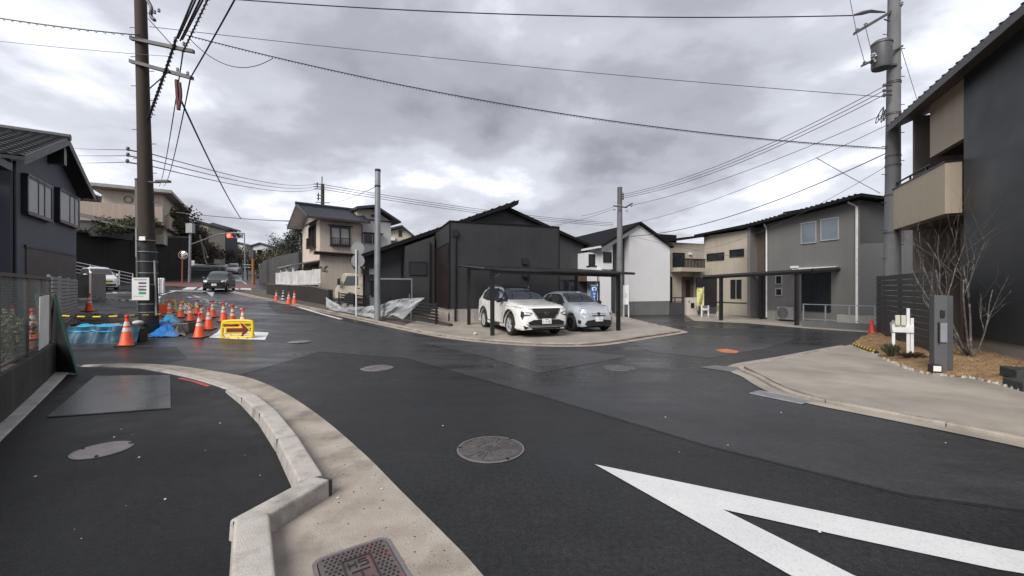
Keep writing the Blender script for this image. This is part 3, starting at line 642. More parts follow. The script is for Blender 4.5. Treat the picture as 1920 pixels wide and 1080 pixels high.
# rear wing, white, to the right
f3 = Fr(fr.p(uR, 1.0, 0).xy, fr.u, zt); wR = f3.at(733); HW = f3.zat(398, 1)
part(h, 'wing_wall', M_WHR, lambda b: f3.box(b, .003, wR, 0, 5, -.6, HW-.55))
part(h, 'wing_gable', M_CREAM, lambda b: f3.prof(b, [(.003, HW-.548), (wR, HW-.548), (wR*.45, HW+.3), (.003, HW+.1)], .02, 5))
tr = MB(); f3.prof(tr, [(-.2, HW+.05), (wR*.45, HW+.35), (wR+.6, HW-.72), (wR+.6, HW-.58), (wR*.45, HW+.55), (-.2, HW+.25)], -.7, 5.4); tr.build('wing_roof', M_TILE, h)
part(h, 'trim', M_BRN, lambda b: f3.box(b, .05, wR, -.06, -.003, HW-.66, HW-.55))
za, zb2 = f3.zat(457, 1), f3.zat(440, 1)
window(h, f3, f3.at(682, 0), f3.at(713, 0), za, zb2, 0, M_FRW, M_GL, (.5,), .05, .07)
part(h, 'window_hood', M_BRN, lambda b: f3.box(b, f3.at(680), f3.at(716), -.4, -.004, zb2+.08, zb2+.14))
window(h, f3, f3.at(683, 0), f3.at(715, 0), .2, 1.7, 0, M_FRW, M_GL, (.5,), .05, .07)
part(h, 'attic_vent', M_FRB, lambda b: f3.box(b, wR*.4, wR*.55, -.03, -.0, HW-.35, HW-.15))
# ---------------------------------------------------------------- small tan house behind it
M_TAN = mat('tan_render', (.40, .36, .29), .85, var=.08, scale=1)
c = W(708, 470, 52); fr = Fr((c.x, c.y), (.98, .2), 5); uR = fr.at(772)
h = thing('distant_house', 'small tan gabled house peeking out behind the black house roof', 'house', fr.p(0, 0, 0))
part(h, 'wall', M_TAN, lambda b: fr.box(b, 0, uR, 0, 6, -5, 3.4))
zr = fr.zat(424, 2)
fr.zr = zr
part(h, 'gable', M_TAN, lambda b: fr.prof(b, [(0, 3.402), (uR, 3.402), (uR*.72, zr-.2)], .02, 6))
part(h, 'roof', M_TILE, lambda b: (fr.prof(b, [(-.5, 3.5), (uR*.72, zr-.15), (uR*.72, zr+.1), (-.5, 3.75)], -.6, 6.4), fr.prof(b, [(uR*.722, zr-.15), (uR+.6, 2.9), (uR+.6, 3.15), (uR*.722, zr+.1)], -.6, 6.4)))
window(h, fr, fr.at(748), fr.at(753), fr.zat(443, 2), fr.zat(432, 2), 0, M_FRBR, M_GL)
part(h, 'balcony', M_WHR, lambda b: (fr.box(b, .2, fr.at(742), -1.0, -.004, fr.zat(452, 1), fr.zat(446, 1))))

# ---------------------------------------------------------------- white gabled house
M_WHS = add_grooves(mat('white_siding', (.68, .68, .69), .6, var=.03, scale=1.0, streak=.015), (E1.x, E1.y, 0), .455, .002, .03)
M_GRP = add_grooves(mat('grey_plinth', (.15, .152, .150), .7, var=.08, scale=2, streak=.12), (0, 0, 1), .3, .003, .05)
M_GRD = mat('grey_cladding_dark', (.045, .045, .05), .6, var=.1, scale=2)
fr = Fr((7.0, 24.3), E1, 0)
h = thing('white_house', 'white gabled house with dark roof and dark vertical recess beyond the carport', 'house', fr.p(0, 0, 0))
ul, um, ur = -1.75, .6, 2.9; ze, zr = 4.15, 5.45
zL = lambda u: ze+(zr-ze)*(1-abs(u-um)/(um-ul))
part(h, 'gable_wall', M_WHS, lambda b: fr.prof(b, [(-.05, .85), (-.05, zL(-.05)), (um, zr), (ur, zL(ur)), (ur, .85)], 0, 7))
part(h, 'plinth', M_GRP, lambda b: fr.box(b, -.03, ur-.02, .02, 7, -.05, .848))
part(h, 'dark_recess', M_GRD, lambda b: fr.prof(b, [(-1.05, 0), (-1.05, zL(-1.05)-.3), (-.052, zL(-.1)-.3), (-.052, 0)], .5, 7))
part(h, 'side_wall', M_WHS, lambda b: fr.prof(b, [(ul, 2.75), (ul, zL(ul)-.02), (-1.052, zL(-1.05)-.02), (-1.052, 2.75)], .25, 7))
part(h, 'rake_band', M_WHS, lambda b: fr.prof(b, [(ul-.2, zL(ul-.2)-.28), (-.053, zL(-.053)-.28), (-.053, zL(-.053)-.01), (ul-.2, zL(ul-.2)-.01)], .0, .24))
def rf(b):
    fr.prof(b, [(ul-.35, zL(ul-.35)), (um, zr+.0), (um, zr+.14), (ul-.35, zL(ul-.35)+.14)], -.22, 8)
    fr.prof(b, [(um+.001, zr), (ur+.12, zL(ur+.12)), (ur+.12, zL(ur+.12)+.14), (um+.001, zr+.14)], -.22, 8)
part(h, 'roof', M_ROOFB, rf)
part(h, 'gutter', M_WHITEM, lambda b: fr.box(b, ul-.48, ul-.352, -.2, 7.8, zL(ul-.35)-.02, zL(ul-.35)+.09))
# entrance wing
part(h, 'wing_wall', M_WHS, lambda b: fr.box(b, -2.45, ul-.003, .8, 7, 2.55, 3.75))
part(h, 'wing_parapet', M_WHS, lambda b: fr.box(b, -2.45, ul-.3, .35, .8, 2.05, 2.9))
part(h, 'ledge', M_FRB, lambda b: fr.box(b, -2.5, ul-.3, .3, .82, 2.902, 2.95))
part(h, 'porch_back_wall', M_WHS, lambda b: fr.box(b, -2.45, ul, 2.2, 6.9, 0, 2.549))
part(h, 'porch_side', M_WHS, lambda b: fr.box(b, ul-.05, -1.06, .4, 2.2, 0, 2.748))
part(h, 'porch_ceiling', mat('brown_soffit', (.11, .075, .06), .6), lambda b: fr.box(b, -2.45, ul-.055, .81, 2.19, 2.05, 2.548))
part(h, 'porch_post', M_FRB, lambda b: fr.box(b, ul-.16, ul-.08, .42, .52, 0, 2.049))
window(h, fr, -2.3, -1.98, 3.0, 3.6, .8, M_FRB, M_GL)
part(h, 'entrance_door', mat('door_brown', (.05, .03, .03), .5), lambda b: fr.box(b, -2.38, -2.0, 2.12, 2.197, .45, 2.0))
for k in range(3): part(h, 'step', M_GRD, lambda b: fr.box(b, -2.4, ul-.1, .2+.35*k, 2.1, .14*k, .14*k+.138))
window(h, fr, -1.66, -1.2, 3.2, 3.7, .25, M_FRB, M_GL)

# ---------------------------------------------------------------- beige house
GU = V((.375, -.927)).normalized()
M_BEI = add_grooves(mat('beige_siding', (.40, .355, .29), .7, var=.06, scale=1.5, streak=.07), (0, 0, 1), .455, .003, .03)
c = W(1320, 587, 27); frB = Fr((c.x, c.y), GU, 0); uE = frB.at(1418)
fL = Fr((c.x, c.y), (.927, .375), 0)                 # left wing face, u negative to the left
h = thing('beige_house', 'beige two storey house with slit windows between white and grey houses', 'house', frB.p(0, 0, 0))
HB = 5.05
part(h, 'wall', M_BEI, lambda b: frB.box(b, 0, uE+1.2, 0, 6, 0, HB))
part(h, 'wing_wall', M_BEI, lambda b: fL.box(b, fL.at(1254)-.4, .25, .003, 5, 0, 4.55))
part(h, 'roof', M_ROOFB, lambda b: (frB.prof(b, [(-.45, HB+.0), (uE+1.3, HB+.22), (uE+1.3, HB+.36), (-.45, HB+.14)], -.4, 6.5)))
part(h, 'wing_roof', M_ROOFB, lambda b: fL.prof(b, [(fL.at(1252)-.5, 4.5), (.1, 5.02), (.1, 5.16), (fL.at(1252)-.5, 4.64)], -.35, 5.4))
part(h, 'back_roof', M_ROOFB, lambda b: fL.box(b, fL.at(1250)-.4, -.4, 2.0, 6, 4.8, 5.35))
for (a, c2, ya, yb) in ((1327, 1357, 487, 476), (1370, 1394, 480, 469)):
    u0, u1 = frB.at(a), frB.at(c2); um_ = (u0+u1)/2; window(h, frB, u0, u1, frB.zat(yb+11, um_), frB.zat(yb, um_), 0, M_FRB, M_GL)
for (a, c2) in ((1372, 1378), (1383, 1389)):
    u0, u1 = frB.at(a), frB.at(c2); window(h, frB, u0, u1, frB.zat(558, u0), frB.zat(526, u0), 0, M_FRB, M_GL)
zz = frB.zat(569, frB.at(1395)); part(h, 'belt_trim', M_FRB, lambda b: frB.box(b, .02, uE+1.18, -.03, -.003, zz, zz+.05))
ub0, ub1 = fL.at(1257), fL.at(1302)
zf = fL.zat(503, -1.5); zt2 = fL.zat(487, -1.5)
bal = part(h, 'balcony_floor', M_BEI, lambda b: fL.box(b, ub0, ub1, -.9, -.0, zf-.25, zf))
part(bal, 'rail_top', M_FRB, lambda b: (fL.box(b, ub0, ub1, -.92, -.86, zt2-.06, zt2), fL.box(b, ub1-.06, ub1, -.86, -.004, zt2-.06, zt2)))
for i in range(17):
    u = ub0+(ub1-ub0)*i/17; part(bal, 'baluster', M_FRB, lambda b: fL.box(b, u, u+.055, -.91, -.87, zf, zt2-.06))
window(h, fL, fL.at(1262), fL.at(1282), zf+.1, fL.zat(476, -1.5), .003, M_FRB, M_GL, (.5,))
part(h, 'wall_lamp', M_WHITEM, lambda b: fL.box(b, fL.at(1291), fL.at(1295), -.12, -.0, fL.zat(478, -1), fL.zat(474, -1)))
part(h, 'porch_recess', mat('porch_brown', (.10, .08, .065), .7), lambda b: fL.box(b, fL.at(1278), fL.at(1300), -.02, -.0, 0, fL.zat(519, -1)))
part(h, 'entrance_door', M_FRBR, lambda b: fL.box(b, fL.at(1285), fL.at(1293), -.05, -.022, 0, fL.zat(525, -1)))
part(h, 'porch_pier', M_BEI, lambda b: fL.box(b, fL.at(1302), fL.at(1312), -.5, -.0, 0, zf-.252))
window(h, fL, fL.at(1256), fL.at(1258.5), .8, 2.3, .003, M_FRB, M_GL)
# gate wall, dark screen wall, rail in front of it
pier_p = G(1299, 591); fp = Fr(pier_p.xy, (1, .05), 0)
t = thing('gate_wall', 'low beige gate wall with dark letter box before the beige house', 'gate wall', pier_p)
sc_ = pier_p.y/FPX
part(t, 'wall', mat('pale_render', (.46, .42, .37), .8, var=.06), lambda b: fp.box(b, -12*sc_, 12*sc_, 0, .25, 0, 33*sc_))
part(t, 'letter_box', M_FRB, lambda b: fp.box(b, -4*sc_, 2*sc_, -.05, -.003, 14*sc_, 23*sc_))
part(t, 'intercom', M_FRB, lambda b: fp.box(b, -8*sc_, -6.5*sc_, -.03, -.003, 24*sc_, 27*sc_))
rr = thing('garden_rail', 'black metal garden railing over a low wall left of the gate wall', 'railing', G(1270, 592))
fp2 = Fr(G(1286, 590).xy, (1, .1), 0); u0 = fp2.at(1256)
part(rr, 'low_wall', M_GRD, lambda b: fp2.box(b, u0, -.1, .02, .2, 0, .75))
part(rr, 'rail', M_FRB, lambda b: (fp2.box(b, u0, 0, .08, .12, 1.02, 1.08), fp2.box(b, u0, 0, .08, .12, .78, .82)))
for i in range(3): part(rr, 'post', M_FRB, lambda b: fp2.box(b, u0*i/2.2-.2, u0*i/2.2-.16, .08, .12, .75, 1.02))
ds = thing('screen_wall', 'black screen wall on a dark base beside the beige house', 'wall', G(1340, 592))
fp3 = Fr(V((11.6, 25.9)), (.93, .10), 0); a0, a1 = fp3.at(1307), fp3.at(1366)
part(ds, 'panel', mat('screen_black', (.014, .013, .015), .5, var=.1), lambda b: fp3.box(b, a0, a1, 0, .12, .45, fp3.zat(521, 1)))
part(ds, 'base', M_GRD, lambda b: fp3.box(b, a0+.1, a1+.02, -.05, .2, 0, .448))

# ---------------------------------------------------------------- grey house with its carport
M_GRY = add_grooves(mat('grey_siding', (.150, .148, .140), .6, var=.05, scale=1.2, streak=.06), (GU.x, GU.y, 0), .303, .003, .04)
M_BRS = add_grooves(mat('brown_siding', (.085, .065, .055), .6, var=.1, scale=2), (GU.x, GU.y, 0), .15, .003, .1)
frG = Fr((14.9, 17.6), GU, 0); uA = frG.at(1437); uB = frG.at(1414)
h = thing('grey_house', 'grey two storey house with shed roof and two square upper windows', 'house', frG.p(uA, 0, 0))
part(h, 'foundation', M_FOUND, lambda b: frG.box(b, uA+.02, -.02, .02, 5, 0, .5))
part(h, 'wall', M_GRY, lambda b: frG.prof(b, [(uA, .502), (uA, 5.02), (0, 5.42), (0, .502)], 0, 5.2))
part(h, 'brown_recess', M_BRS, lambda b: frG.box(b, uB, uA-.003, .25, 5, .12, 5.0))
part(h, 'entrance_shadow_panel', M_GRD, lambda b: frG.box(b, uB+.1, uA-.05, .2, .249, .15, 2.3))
part(h, 'side_fin', M_GRY, lambda b: frG.box(b, uB-.18, uB-.003, -.3, 5, .1, 4.95))
rfG = part(h, 'roof', M_ROOFB, lambda b: frG.prof(b, [(uB-.55, 4.86), (.35, 5.46), (.35, 5.60), (uB-.55, 5.0)], -.55, 6.0))
nS = 26
for k in range(nS):
    u = uB-.5+(.8-uB)*k/nS; z = 5.0+(5.60-5.0)*(u-uB+.55)/(.9-uB)
    part(rfG, 'roof_seam', M_ROOFB, lambda b: frG.box(b, u, u+.05, -.56, 5.9, z+.0, z+.045))
for (a, c2, ya, yb) in ((1504, 1530, 455, 418), (1541, 1572, 449, 411)):
    u0, u1 = frG.at(a), frG.at(c2); um_ = (u0+u1)/2; window(h, frG, u0, u1, frG.zat(ya, um_), frG.zat(yb, um_), 0, M_FRW, M_GL_SKY, fw=.04)
for (ya, yb) in ((532, 518), (553, 542)):
    u0, u1 = frG.at(1456), frG.at(1466); window(h, frG, u0, u1, frG.zat(ya, u0), frG.zat(yb, u0), 0, M_FRW, M_GL, fw=.04)
window(h, frG, frG.at(1506), frG.at(1556), .6, 2.45, 0, M_FRB, M_GL, (.5,))
part(h, 'shutter_box', M_WHITEM, lambda b: frG.box(b, frG.at(1490), frG.at(1572), -.2, -.003, 2.5, 2.62))
part(h, 'awning_bracket', M_WHITEM, lambda b: frG.box(b, frG.at(1488), frG.at(1503), -.25, -.203, 2.62, 2.72))
pipe(h, [frG.p(uA+.1, -.3, 4.95), frG.p(uA+.05, -.06, 4.75), frG.p(uA+.05, -.06, .1)], .04, M_WHITEM)
pipe(h, [frG.p(-.25, -.35, 5.35), frG.p(-.08, -.06, 5.15), frG.p(-.08, -.06, .1)], .045, M_WHITEM)
fR = Fr(frG.p(0, 0, 0).xy, (.927, .375), 0)
part(h, 'upper_projection', M_GRY, lambda b: fR.prof(b, [(.003, 3.55), (.003, 5.4), (3.4, 5.35), (3.4, 3.75)], -.0, 3.5))
part(h, 'right_roof', M_ROOFB, lambda b: fR.box(b, .4, 3.7, -.5, 3.6, 5.42, 5.55))
part(h, 'right_wall', M_GRY, lambda b: fR.box(b, .003, 3.4, .9, 3.5, 0, 3.548))
part(h, 'brown_panel', M_BRS, lambda b: fR.box(b, .9, 3.3, .82, .897, 2.5, 3.4))
part(h, 'dark_opening', M_GL, lambda b: fR.box(b, 1.1, 3.3, .85, .897, .2, 2.4))
# outdoor unit
pu = frG.p(frG.at(1468), -.45, .04); fu = Fr(pu.xy, GU, .04)
t = thing('air_conditioner', 'grey outdoor air conditioner unit standing against the grey house wall', 'air conditioner', pu)
M_ACB = mat('ac_grey', (.24, .24, .235), .5)
part(t, 'casing', M_ACB, lambda b: fu.box(b, 0, .8, 0, .3, .06, .68), bevel=.02)
part(t, 'fan_grille', M_FRB, lambda b: [b.lathe([(r-.008, 0), (r+.008, 0), (r+.008, .012), (r-.008, .012)], fu.p(.3, -.001, .38), 24, (-fu.v.x, -fu.v.y, 0), cap=False) for r in (.06, .11, .16, .21, .26)])
part(t, 'foot', M_BLACKM, lambda b: (fu.box(b, .1, .18, -.02, .32, 0, .058), fu.box(b, .62, .7, -.02, .32, 0, .058)))
def smoke():
    if 'smoke_polycarbonate' in MC: return MC['smoke_polycarbonate']
    m = mat('smoke_polycarbonate', (.10, .10, .11), .2); t = m.node_tree; L = t.links.new; b = t.nodes['Principled BSDF']; o = t.nodes['Material Output']
    tr = N(t, 'ShaderNodeBsdfTransparent'); tr.inputs[0].default_value = (.78, .79, .82, 1); mx = N(t, 'ShaderNodeMixShader'); mx.inputs[0].default_value = .18
    L(tr.outputs[0], mx.inputs[1]); L(b.outputs[0], mx.inputs[2]); L(mx.outputs[0], o.inputs[0]); return m
def carport(label, posts, zs, plan, zr, loc, th=.09, pr=.065, beams=True):
    t = thing('carport', label, 'carport', loc)
    for p, z in zip(posts, zs): part(t, 'post', M_BLACKM, lambda b: b.box((p[0], p[1], zg(*p)+z/2), (pr*2, pr*2*.85, z), math.atan2(E1.y, E1.x)), bevel=.008, seg=1)
    r = part(t, 'roof_frame', M_BLACKM, lambda b: [b.tube([P3(plan[i], zr(*plan[i])), P3(plan[(i+1) % 4], zr(*plan[(i+1) % 4]))], th/2, 4) for i in range(4)])
    for k in range(1, 7):
        a = V(plan[0]).lerp(V(plan[1]), k/7); c = V(plan[3]).lerp(V(plan[2]), k/7)
        part(r, 'rafter', M_BLACKM, lambda b: b.tube([P3(a, zr(*a)-.0), P3(c, zr(*c)-.0)], .03, 4))
    pan = smoke()
    for k in range(7):
        a0, a1 = V(plan[0]).lerp(V(plan[1]), k/7+.004), V(plan[0]).lerp(V(plan[1]), (k+1)/7-.004); c0, c1_ = V(plan[3]).lerp(V(plan[2]), k/7+.004), V(plan[3]).lerp(V(plan[2]), (k+1)/7-.004)
        part(r, 'roof_panel', pan, lambda b: b.prism([P3(q, zr(*q)+.035) for q in (a0, a1, c1_, c0)], (0, 0, .006)))
    return t
po = [V((-.66, 13.8)), V((-1.78, 16.95)), V((4.0, 15.45)), V((2.9, 18.55))]
zr1 = lambda x, y: 2.30+.075*((y-13.8)*.94-(x+.66)*.342)-.016*((x+.66)*.94+(y-13.8)*.342)
plan = [po[0]-E1*.35-E2*.35, po[2]+E1*.5-E2*.3, po[3]+E1*.5+E2*.5, po[1]-E1*.35+E2*.5]
t = carport('black metal carport with thin flat roof over the two parked cars', po, [zr1(*p) for p in po], plan, zr1, P3(po[0], 0))
part(t, 'beam', M_BLACKM, lambda b: (b.obox(P3(po[0]-E2*.05, zr1(*po[0])-.16), P3(po[2]-po[0], zr1(*po[2])-zr1(*po[0])), P3(E2*.1, 0), V((0, 0, .12))), b.obox(P3(po[1]-E2*.05, zr1(*po[1])-.16), P3(po[3]-po[1], zr1(*po[3])-zr1(*po[1])), P3(E2*.1, 0), V((0, 0, .12)))))
part(t, 'brace', M_GREYM, lambda b: b.tube([P3(po[0]+E2*.05, 1.95), P3(po[0]+E2*.1+E1*.4, 2.22)], .015, 6))
pg = [V(G(1352, 601).xy), V(G(1494, 611).xy), V(G(1427, 599).xy), V(G(1573, 603).xy)]
zr2 = lambda x, y: 2.27+.063*(x-11)
pl2 = [pg[0]-(pg[1]-pg[0])*.18+V((-.2, .3)), pg[1]+(pg[1]-pg[0]).normalized()*.6+V((-.1, -.1)), pg[3]+(pg[1]-pg[0]).normalized()*.9, pg[2]-(pg[1]-pg[0])*.25]
carport('black carport standing in front of the grey house', pg, [zr2(*p) for p in pg], pl2, zr2, P3(pg[0], 0), th=.2, pr=.075)
# apron slab in front of grey/beige house, low wall with rail
sheet('house_slab', [V(G(1300, 601).xy), V(G(1400, 606).xy), V(G(1505, 615).xy), V(G(1640, 624).xy), V((15.5, 15.5)), V((15.2, 17.4)), V((13.5, 21.3)), V((12.6, 27)), V((11, 26.4))], .02, M_SLAB, thick=.02, kind='structure')
a = G(1503, 613); c = G(1642, 622); fw_ = Fr(a.xy, (c-a).xy, 0); Lw = (c-a).xy.length
t = thing('rail_wall', 'low grey concrete wall carrying a pale steel railing before the grey house', 'wall', a)
part(t, 'wall', mat('grey_low_wall', (.10, .10, .10), .7, var=.15, scale=3), lambda b: fw_.box(b, 0, Lw, 0, .2, 0, .27))
part(t, 'rail', M_GREYM, lambda b: (fw_.box(b, 0, Lw, .07, .1, .33, .36), fw_.box(b, 0, Lw, .07, .1, .95, .98)))
for k in range(4): part(t, 'post', M_GREYM, lambda b: fw_.box(b, .02+(Lw-.08)*k/3, .06+(Lw-.08)*k/3, .06, .11, .27, .93))
# ---------------------------------------------------------------- near right-hand house
RU = V((-.43, -.903)).normalized()
frR = Fr((11.0, 10.0), RU, 0)
M_SLATE = add_grooves(mat('slate_grey_siding', (.040, .043, .046), .5, var=.06, scale=1.2, streak=.07), (0, 0, 1), .455, .003, .025)
M_BEI2 = add_grooves(mat('sand_siding', (.47, .395, .29), .65, var=.05, scale=1.5, streak=.05), (0, 0, 1), .303, .002, .03)
M_BRT = add_grooves(mat('brown_tile_siding', (.12, .085, .068), .6, var=.12, scale=3), (0, 0, 1), .2, .003, .05)
M_BRSOF = mat('brown_eave', (.10, .085, .075), .6)
h = thing('near_house', 'dark slate house at the right edge with sand coloured balcony', 'house', frR.p(0, 0, 0))
part(h, 'plinth', mat('plinth_render', (.27, .25, .225), .85, var=.12, scale=3, bump=.2), lambda b: frR.box(b, .02, 4.5, .03, 6, -.05, .5))
part(h, 'wall', M_SLATE, lambda b: frR.profv(b, [(0, .502), (0, 6.84), (6, 9.2), (6, .502)], 0, 4.5))
part(h, 'recess_wall', M_BRT, lambda b: frR.profv(b, [(1.1, 0), (1.1, 7.2), (6, 9.1), (6, 0)], -2.9, -.003))
part(h, 'fin_wall', mat('taupe_siding', (.20, .165, .14), .65, var=.06), lambda b: frR.box(b, -3.05, -2.903, .1, 1.6, 0, 6.9))
part(h, 'upper_panel', M_BEI2, lambda b: frR.box(b, -1.9, -.005, .08, .22, 5.35, 6.83))
part(h, 'upper_soffit', M_GRD, lambda b: frR.box(b, -1.9, -.005, .222, 1.098, 5.36, 5.45))
rf_ = part(h, 'roof', mat('brown_black_roof', (.03, .027, .027), .5), lambda b: frR.profv(b, [(-.45, 6.66), (6.2, 9.35), (6.2, 9.47), (-.45, 6.80)], -3.2, 5.5))
part(h, 'soffit', M_BRSOF, lambda b: frR.profv(b, [(-.40, 6.645), (1.08, 7.24), (1.08, 7.252), (-.40, 6.657)], -3.15, 5.4))
part(h, 'fascia', mat('fascia_grey', (.085, .08, .08), .5), lambda b: frR.box(b, -3.22, 5.5, -.475, -.452, 6.60, 6.80))
for k in range(28):
    u = -3.15+k*.31; part(rf_, 'roof_seam', M_ROOFB, lambda b: frR.profv(b, [(-.5, 6.785), (6.2, 9.475), (6.2, 9.50), (-.5, 6.812)], u, u+.035))
bal = part(h, 'balcony', M_BEI2, lambda b: (frR.box(b, -3.25, -.07, -.31, -.19, 3.5, 4.76), frR.box(b, -.19, -.07, -.188, .0, 3.5, 4.76), frR.box(b, -3.25, -3.13, -.188, 1.0, 3.5, 4.76)))
part(bal, 'coping', M_FRB, lambda b: (frR.box(b, -3.27, -.05, -.33, -.17, 4.762, 4.80), frR.box(b, -.21, -.05, -.168, .0, 4.762, 4.80)))
part(bal, 'handrail', M_FRB, lambda b: b.tube([frR.p(-3.15, -.25, 4.95), frR.p(-.9, -.25, 4.95)], .028, 8))
for u in (-3.1, -2.2, -1.2): part(bal, 'rail_bracket', M_FRB, lambda b: frR.box(b, u, u+.04, -.27, -.23, 4.80, 4.93))
part(bal, 'balcony_floor', M_BRSOF, lambda b: frR.box(b, -3.12, -.2, -.187, 1.098, 3.45, 3.62))
part(h, 'entrance_door', M_FRB, lambda b: frR.box(b, -1.1, -.15, 1.0, 1.097, .15, 2.5))
part(h, 'door_light', M_CURT, lambda b: frR.box(b, -.62, -.5, .985, .999, .9, 2.2))
part(h, 'door_slit', mat('door_slit', (.02, .02, .02), .3), lambda b: frR.box(b, -.9, -.86, .985, .999, .9, 2.2))
for u in (-2.75, -2.0): part(h, 'porch_pilaster', mat('taupe_siding', (.2, .165, .14), .65), lambda b: frR.box(b, u, u+.2, .75, 1.09, 0, 3.44))
part(h, 'porch_floor', M_SLAB, lambda b: frR.box(b, -2.88, -.005, -.1, 1.095, -.05, .16))
# slatted privacy fence in front of it
A = V((11.95, 13.45)); B = V((9.4, 9.2)); ff = Fr(A, B-A, 0); LF = (B-A).length
M_SLT = mat('grey_wood_slat', (.052, .050, .050), .6, var=.18, scale=5, bump=.15, bscale=30)
t = thing('privacy_fence', 'grey horizontal slat privacy fence beside the utility pole', 'fence', ff.p(LF/2, 0, 0))
for u in (0, LF*.46, LF-.07): part(t, 'post', M_FRB, lambda b: ff.box(b, u, u+.07, .02, .09, 0, 2.04))
bm_ = None
for (u0, u1) in ((.0, LF*.46+.03), (LF*.46+.05, LF)):
    for k in range(13):
        z = .08+k*.151; o_s = part(t, 'slat', M_SLT, lambda b: ff.box(b, u0, u1, -.015+random.uniform(-.002, .002), .015, z, z+.130))
# pillar with intercom and letter slot
pp = V((8.22, 7.85)); fpil = Fr(pp-V((.2, .05)), (.90, -.43), .05)
t = thing('gate_pillar', 'grey gate pillar with intercom and letter slot in straw bed', 'gate pillar', fpil.p(0, 0, 0))
M_PIL = mat('pillar_grey', (.085, .085, .088), .65, var=.1, scale=4, bump=.1)
part(t, 'pillar', M_PIL, lambda b: fpil.box(b, 0, .19, 0, .20, 0, 1.46), bevel=.006, seg=1)
part(t, 'pillar_shaded_side', mat('pillar_shaded_side', (.06, .06, .063), .6), lambda b: fpil.box(b, .192, .27, .02, .20, 0, 1.455))  # darker material puts the shade on this side into the colour
part(t, 'intercom', M_FRB, lambda b: fpil.box(b, .08, .14, -.03, -.002, 1.05, 1.18))
part(t, 'letter_plate', M_GREYM, lambda b: fpil.box(b, .07, .17, -.035, -.002, .58, .94))
part(t, 'plate_edge', M_FRB, lambda b: fpil.box(b, .048, .068, -.05, -.002, .56, .95))
# straw-mulched bed
front = rescur([V((9.6, 11.6)), V((9.35, 10.9)), V((8.8, 9.95)), V((8.3, 9.0)), V((7.9, 8.2)), V((7.8, 7.65)), V((8.2, 7.3)), V((8.08, 6.7)), V((7.95, 6.2))], 4)
back = rescur([V((12.2, 13.7)), V((11.7, 12.6)), V((11.3, 11.5)), V((11.1, 10.6)), V((10.95, 9.85)), V((10.6, 9.1)), V((10.35, 8.5)), V((9.8, 7.4)), V((9.2, 6.2))], 4)
def bedpt(a, s):
    k = a*(len(front)-1); i = min(int(k), len(front)-2); f = k-i
    p = front[i].lerp(front[i+1], f).lerp(back[i].lerp(back[i+1], f), s)
    z = .05+.16*math.sin(min(s*1.7, 1)*math.pi/2)+.05*noise.noise(V((p.x*1.3, p.y*1.3, 0)))*min(1, s*5)+.02*noise.noise(V((p.x*6, p.y*6, 3)))*min(1, s*6)
    return V((p.x, p.y, z))
M_STRAW = mat('straw_soil', (.26, .16, .078), .95, var=.35, scale=5, bump=.6, bscale=45, dirt=((.13, .075, .035), .7, 2.2))
b = MB(); b.grid(lambda a, s: bedpt(a, s), 60, 24); tag(b.build('garden_bed', M_STRAW, smooth=True), kind='structure')
b = MB(); random.seed(5)
for i in range(5200):
    a, s = random.random(), random.random(); p = bedpt(a, s); w = random.uniform(0, 6.28); L = random.uniform(.03, .10); d = V((math.cos(w)*L, math.sin(w)*L, random.uniform(-.008, .03))); n = V((-d.y, d.x, 0)).normalized()*.003
    b.add([p-n+V((0, 0, .006)), p+n+V((0, 0, .006)), p+n+d+V((0, 0, .012)), p-n+d+V((0, 0, .012))], [(0, 1, 2, 3)])
tag(b.build('straw', mat('dry_straw', (.36, .26, .14), .8, var=.45, scale=20), fix=False), 'loose golden straw scattered over the garden bed', 'straw', kind='stuff')
b = MB()
for i in range(130):
    k = random.uniform(.06, .97); p = bedpt(k, .0); p += V((random.uniform(-.05, .05), random.uniform(-.05, .05), 0)); r = random.uniform(.015, .04)
    vs_ = [p+V((math.cos(q)*r, math.sin(q)*r*.8, 0)) for q in (0, 1.05, 2.1, 3.14, 4.2, 5.2)]
    b.add([v-V((0, 0, .01)) for v in vs_]+[p+(v-p)*.6+V((0, 0, r*.8)) for v in vs_], [(0, 1, 7, 6), (1, 2, 8, 7), (2, 3, 9, 8), (3, 4, 10, 9), (4, 5, 11, 10), (5, 0, 6, 11), (6, 7, 8, 9, 10, 11)])
tag(b.build('edging_stones', mat('edging_stone', (.36, .34, .30), .85, var=.4, scale=12), fix=True), 'small pale stones edging the straw bed along the driveway', 'stones', kind='stuff')
# dark stone steps, right
for (p, d, lab) in (((8.45, 6.35, .10), (1.0, .5, .16), 'lower dark stone step at the right edge of the driveway'), ((8.75, 6.72, .23), (.9, .45, .16), 'upper dark stone step against the straw bed')):
    b = MB(); b.box(p, d, -.45); tag(b.build('stone_step', mat('dark_stone', (.035, .04, .037), .75, var=.3, scale=6, bump=.4, bscale=25), origin=p, bevel=.02), lab, 'step', 'stone steps by the bed')
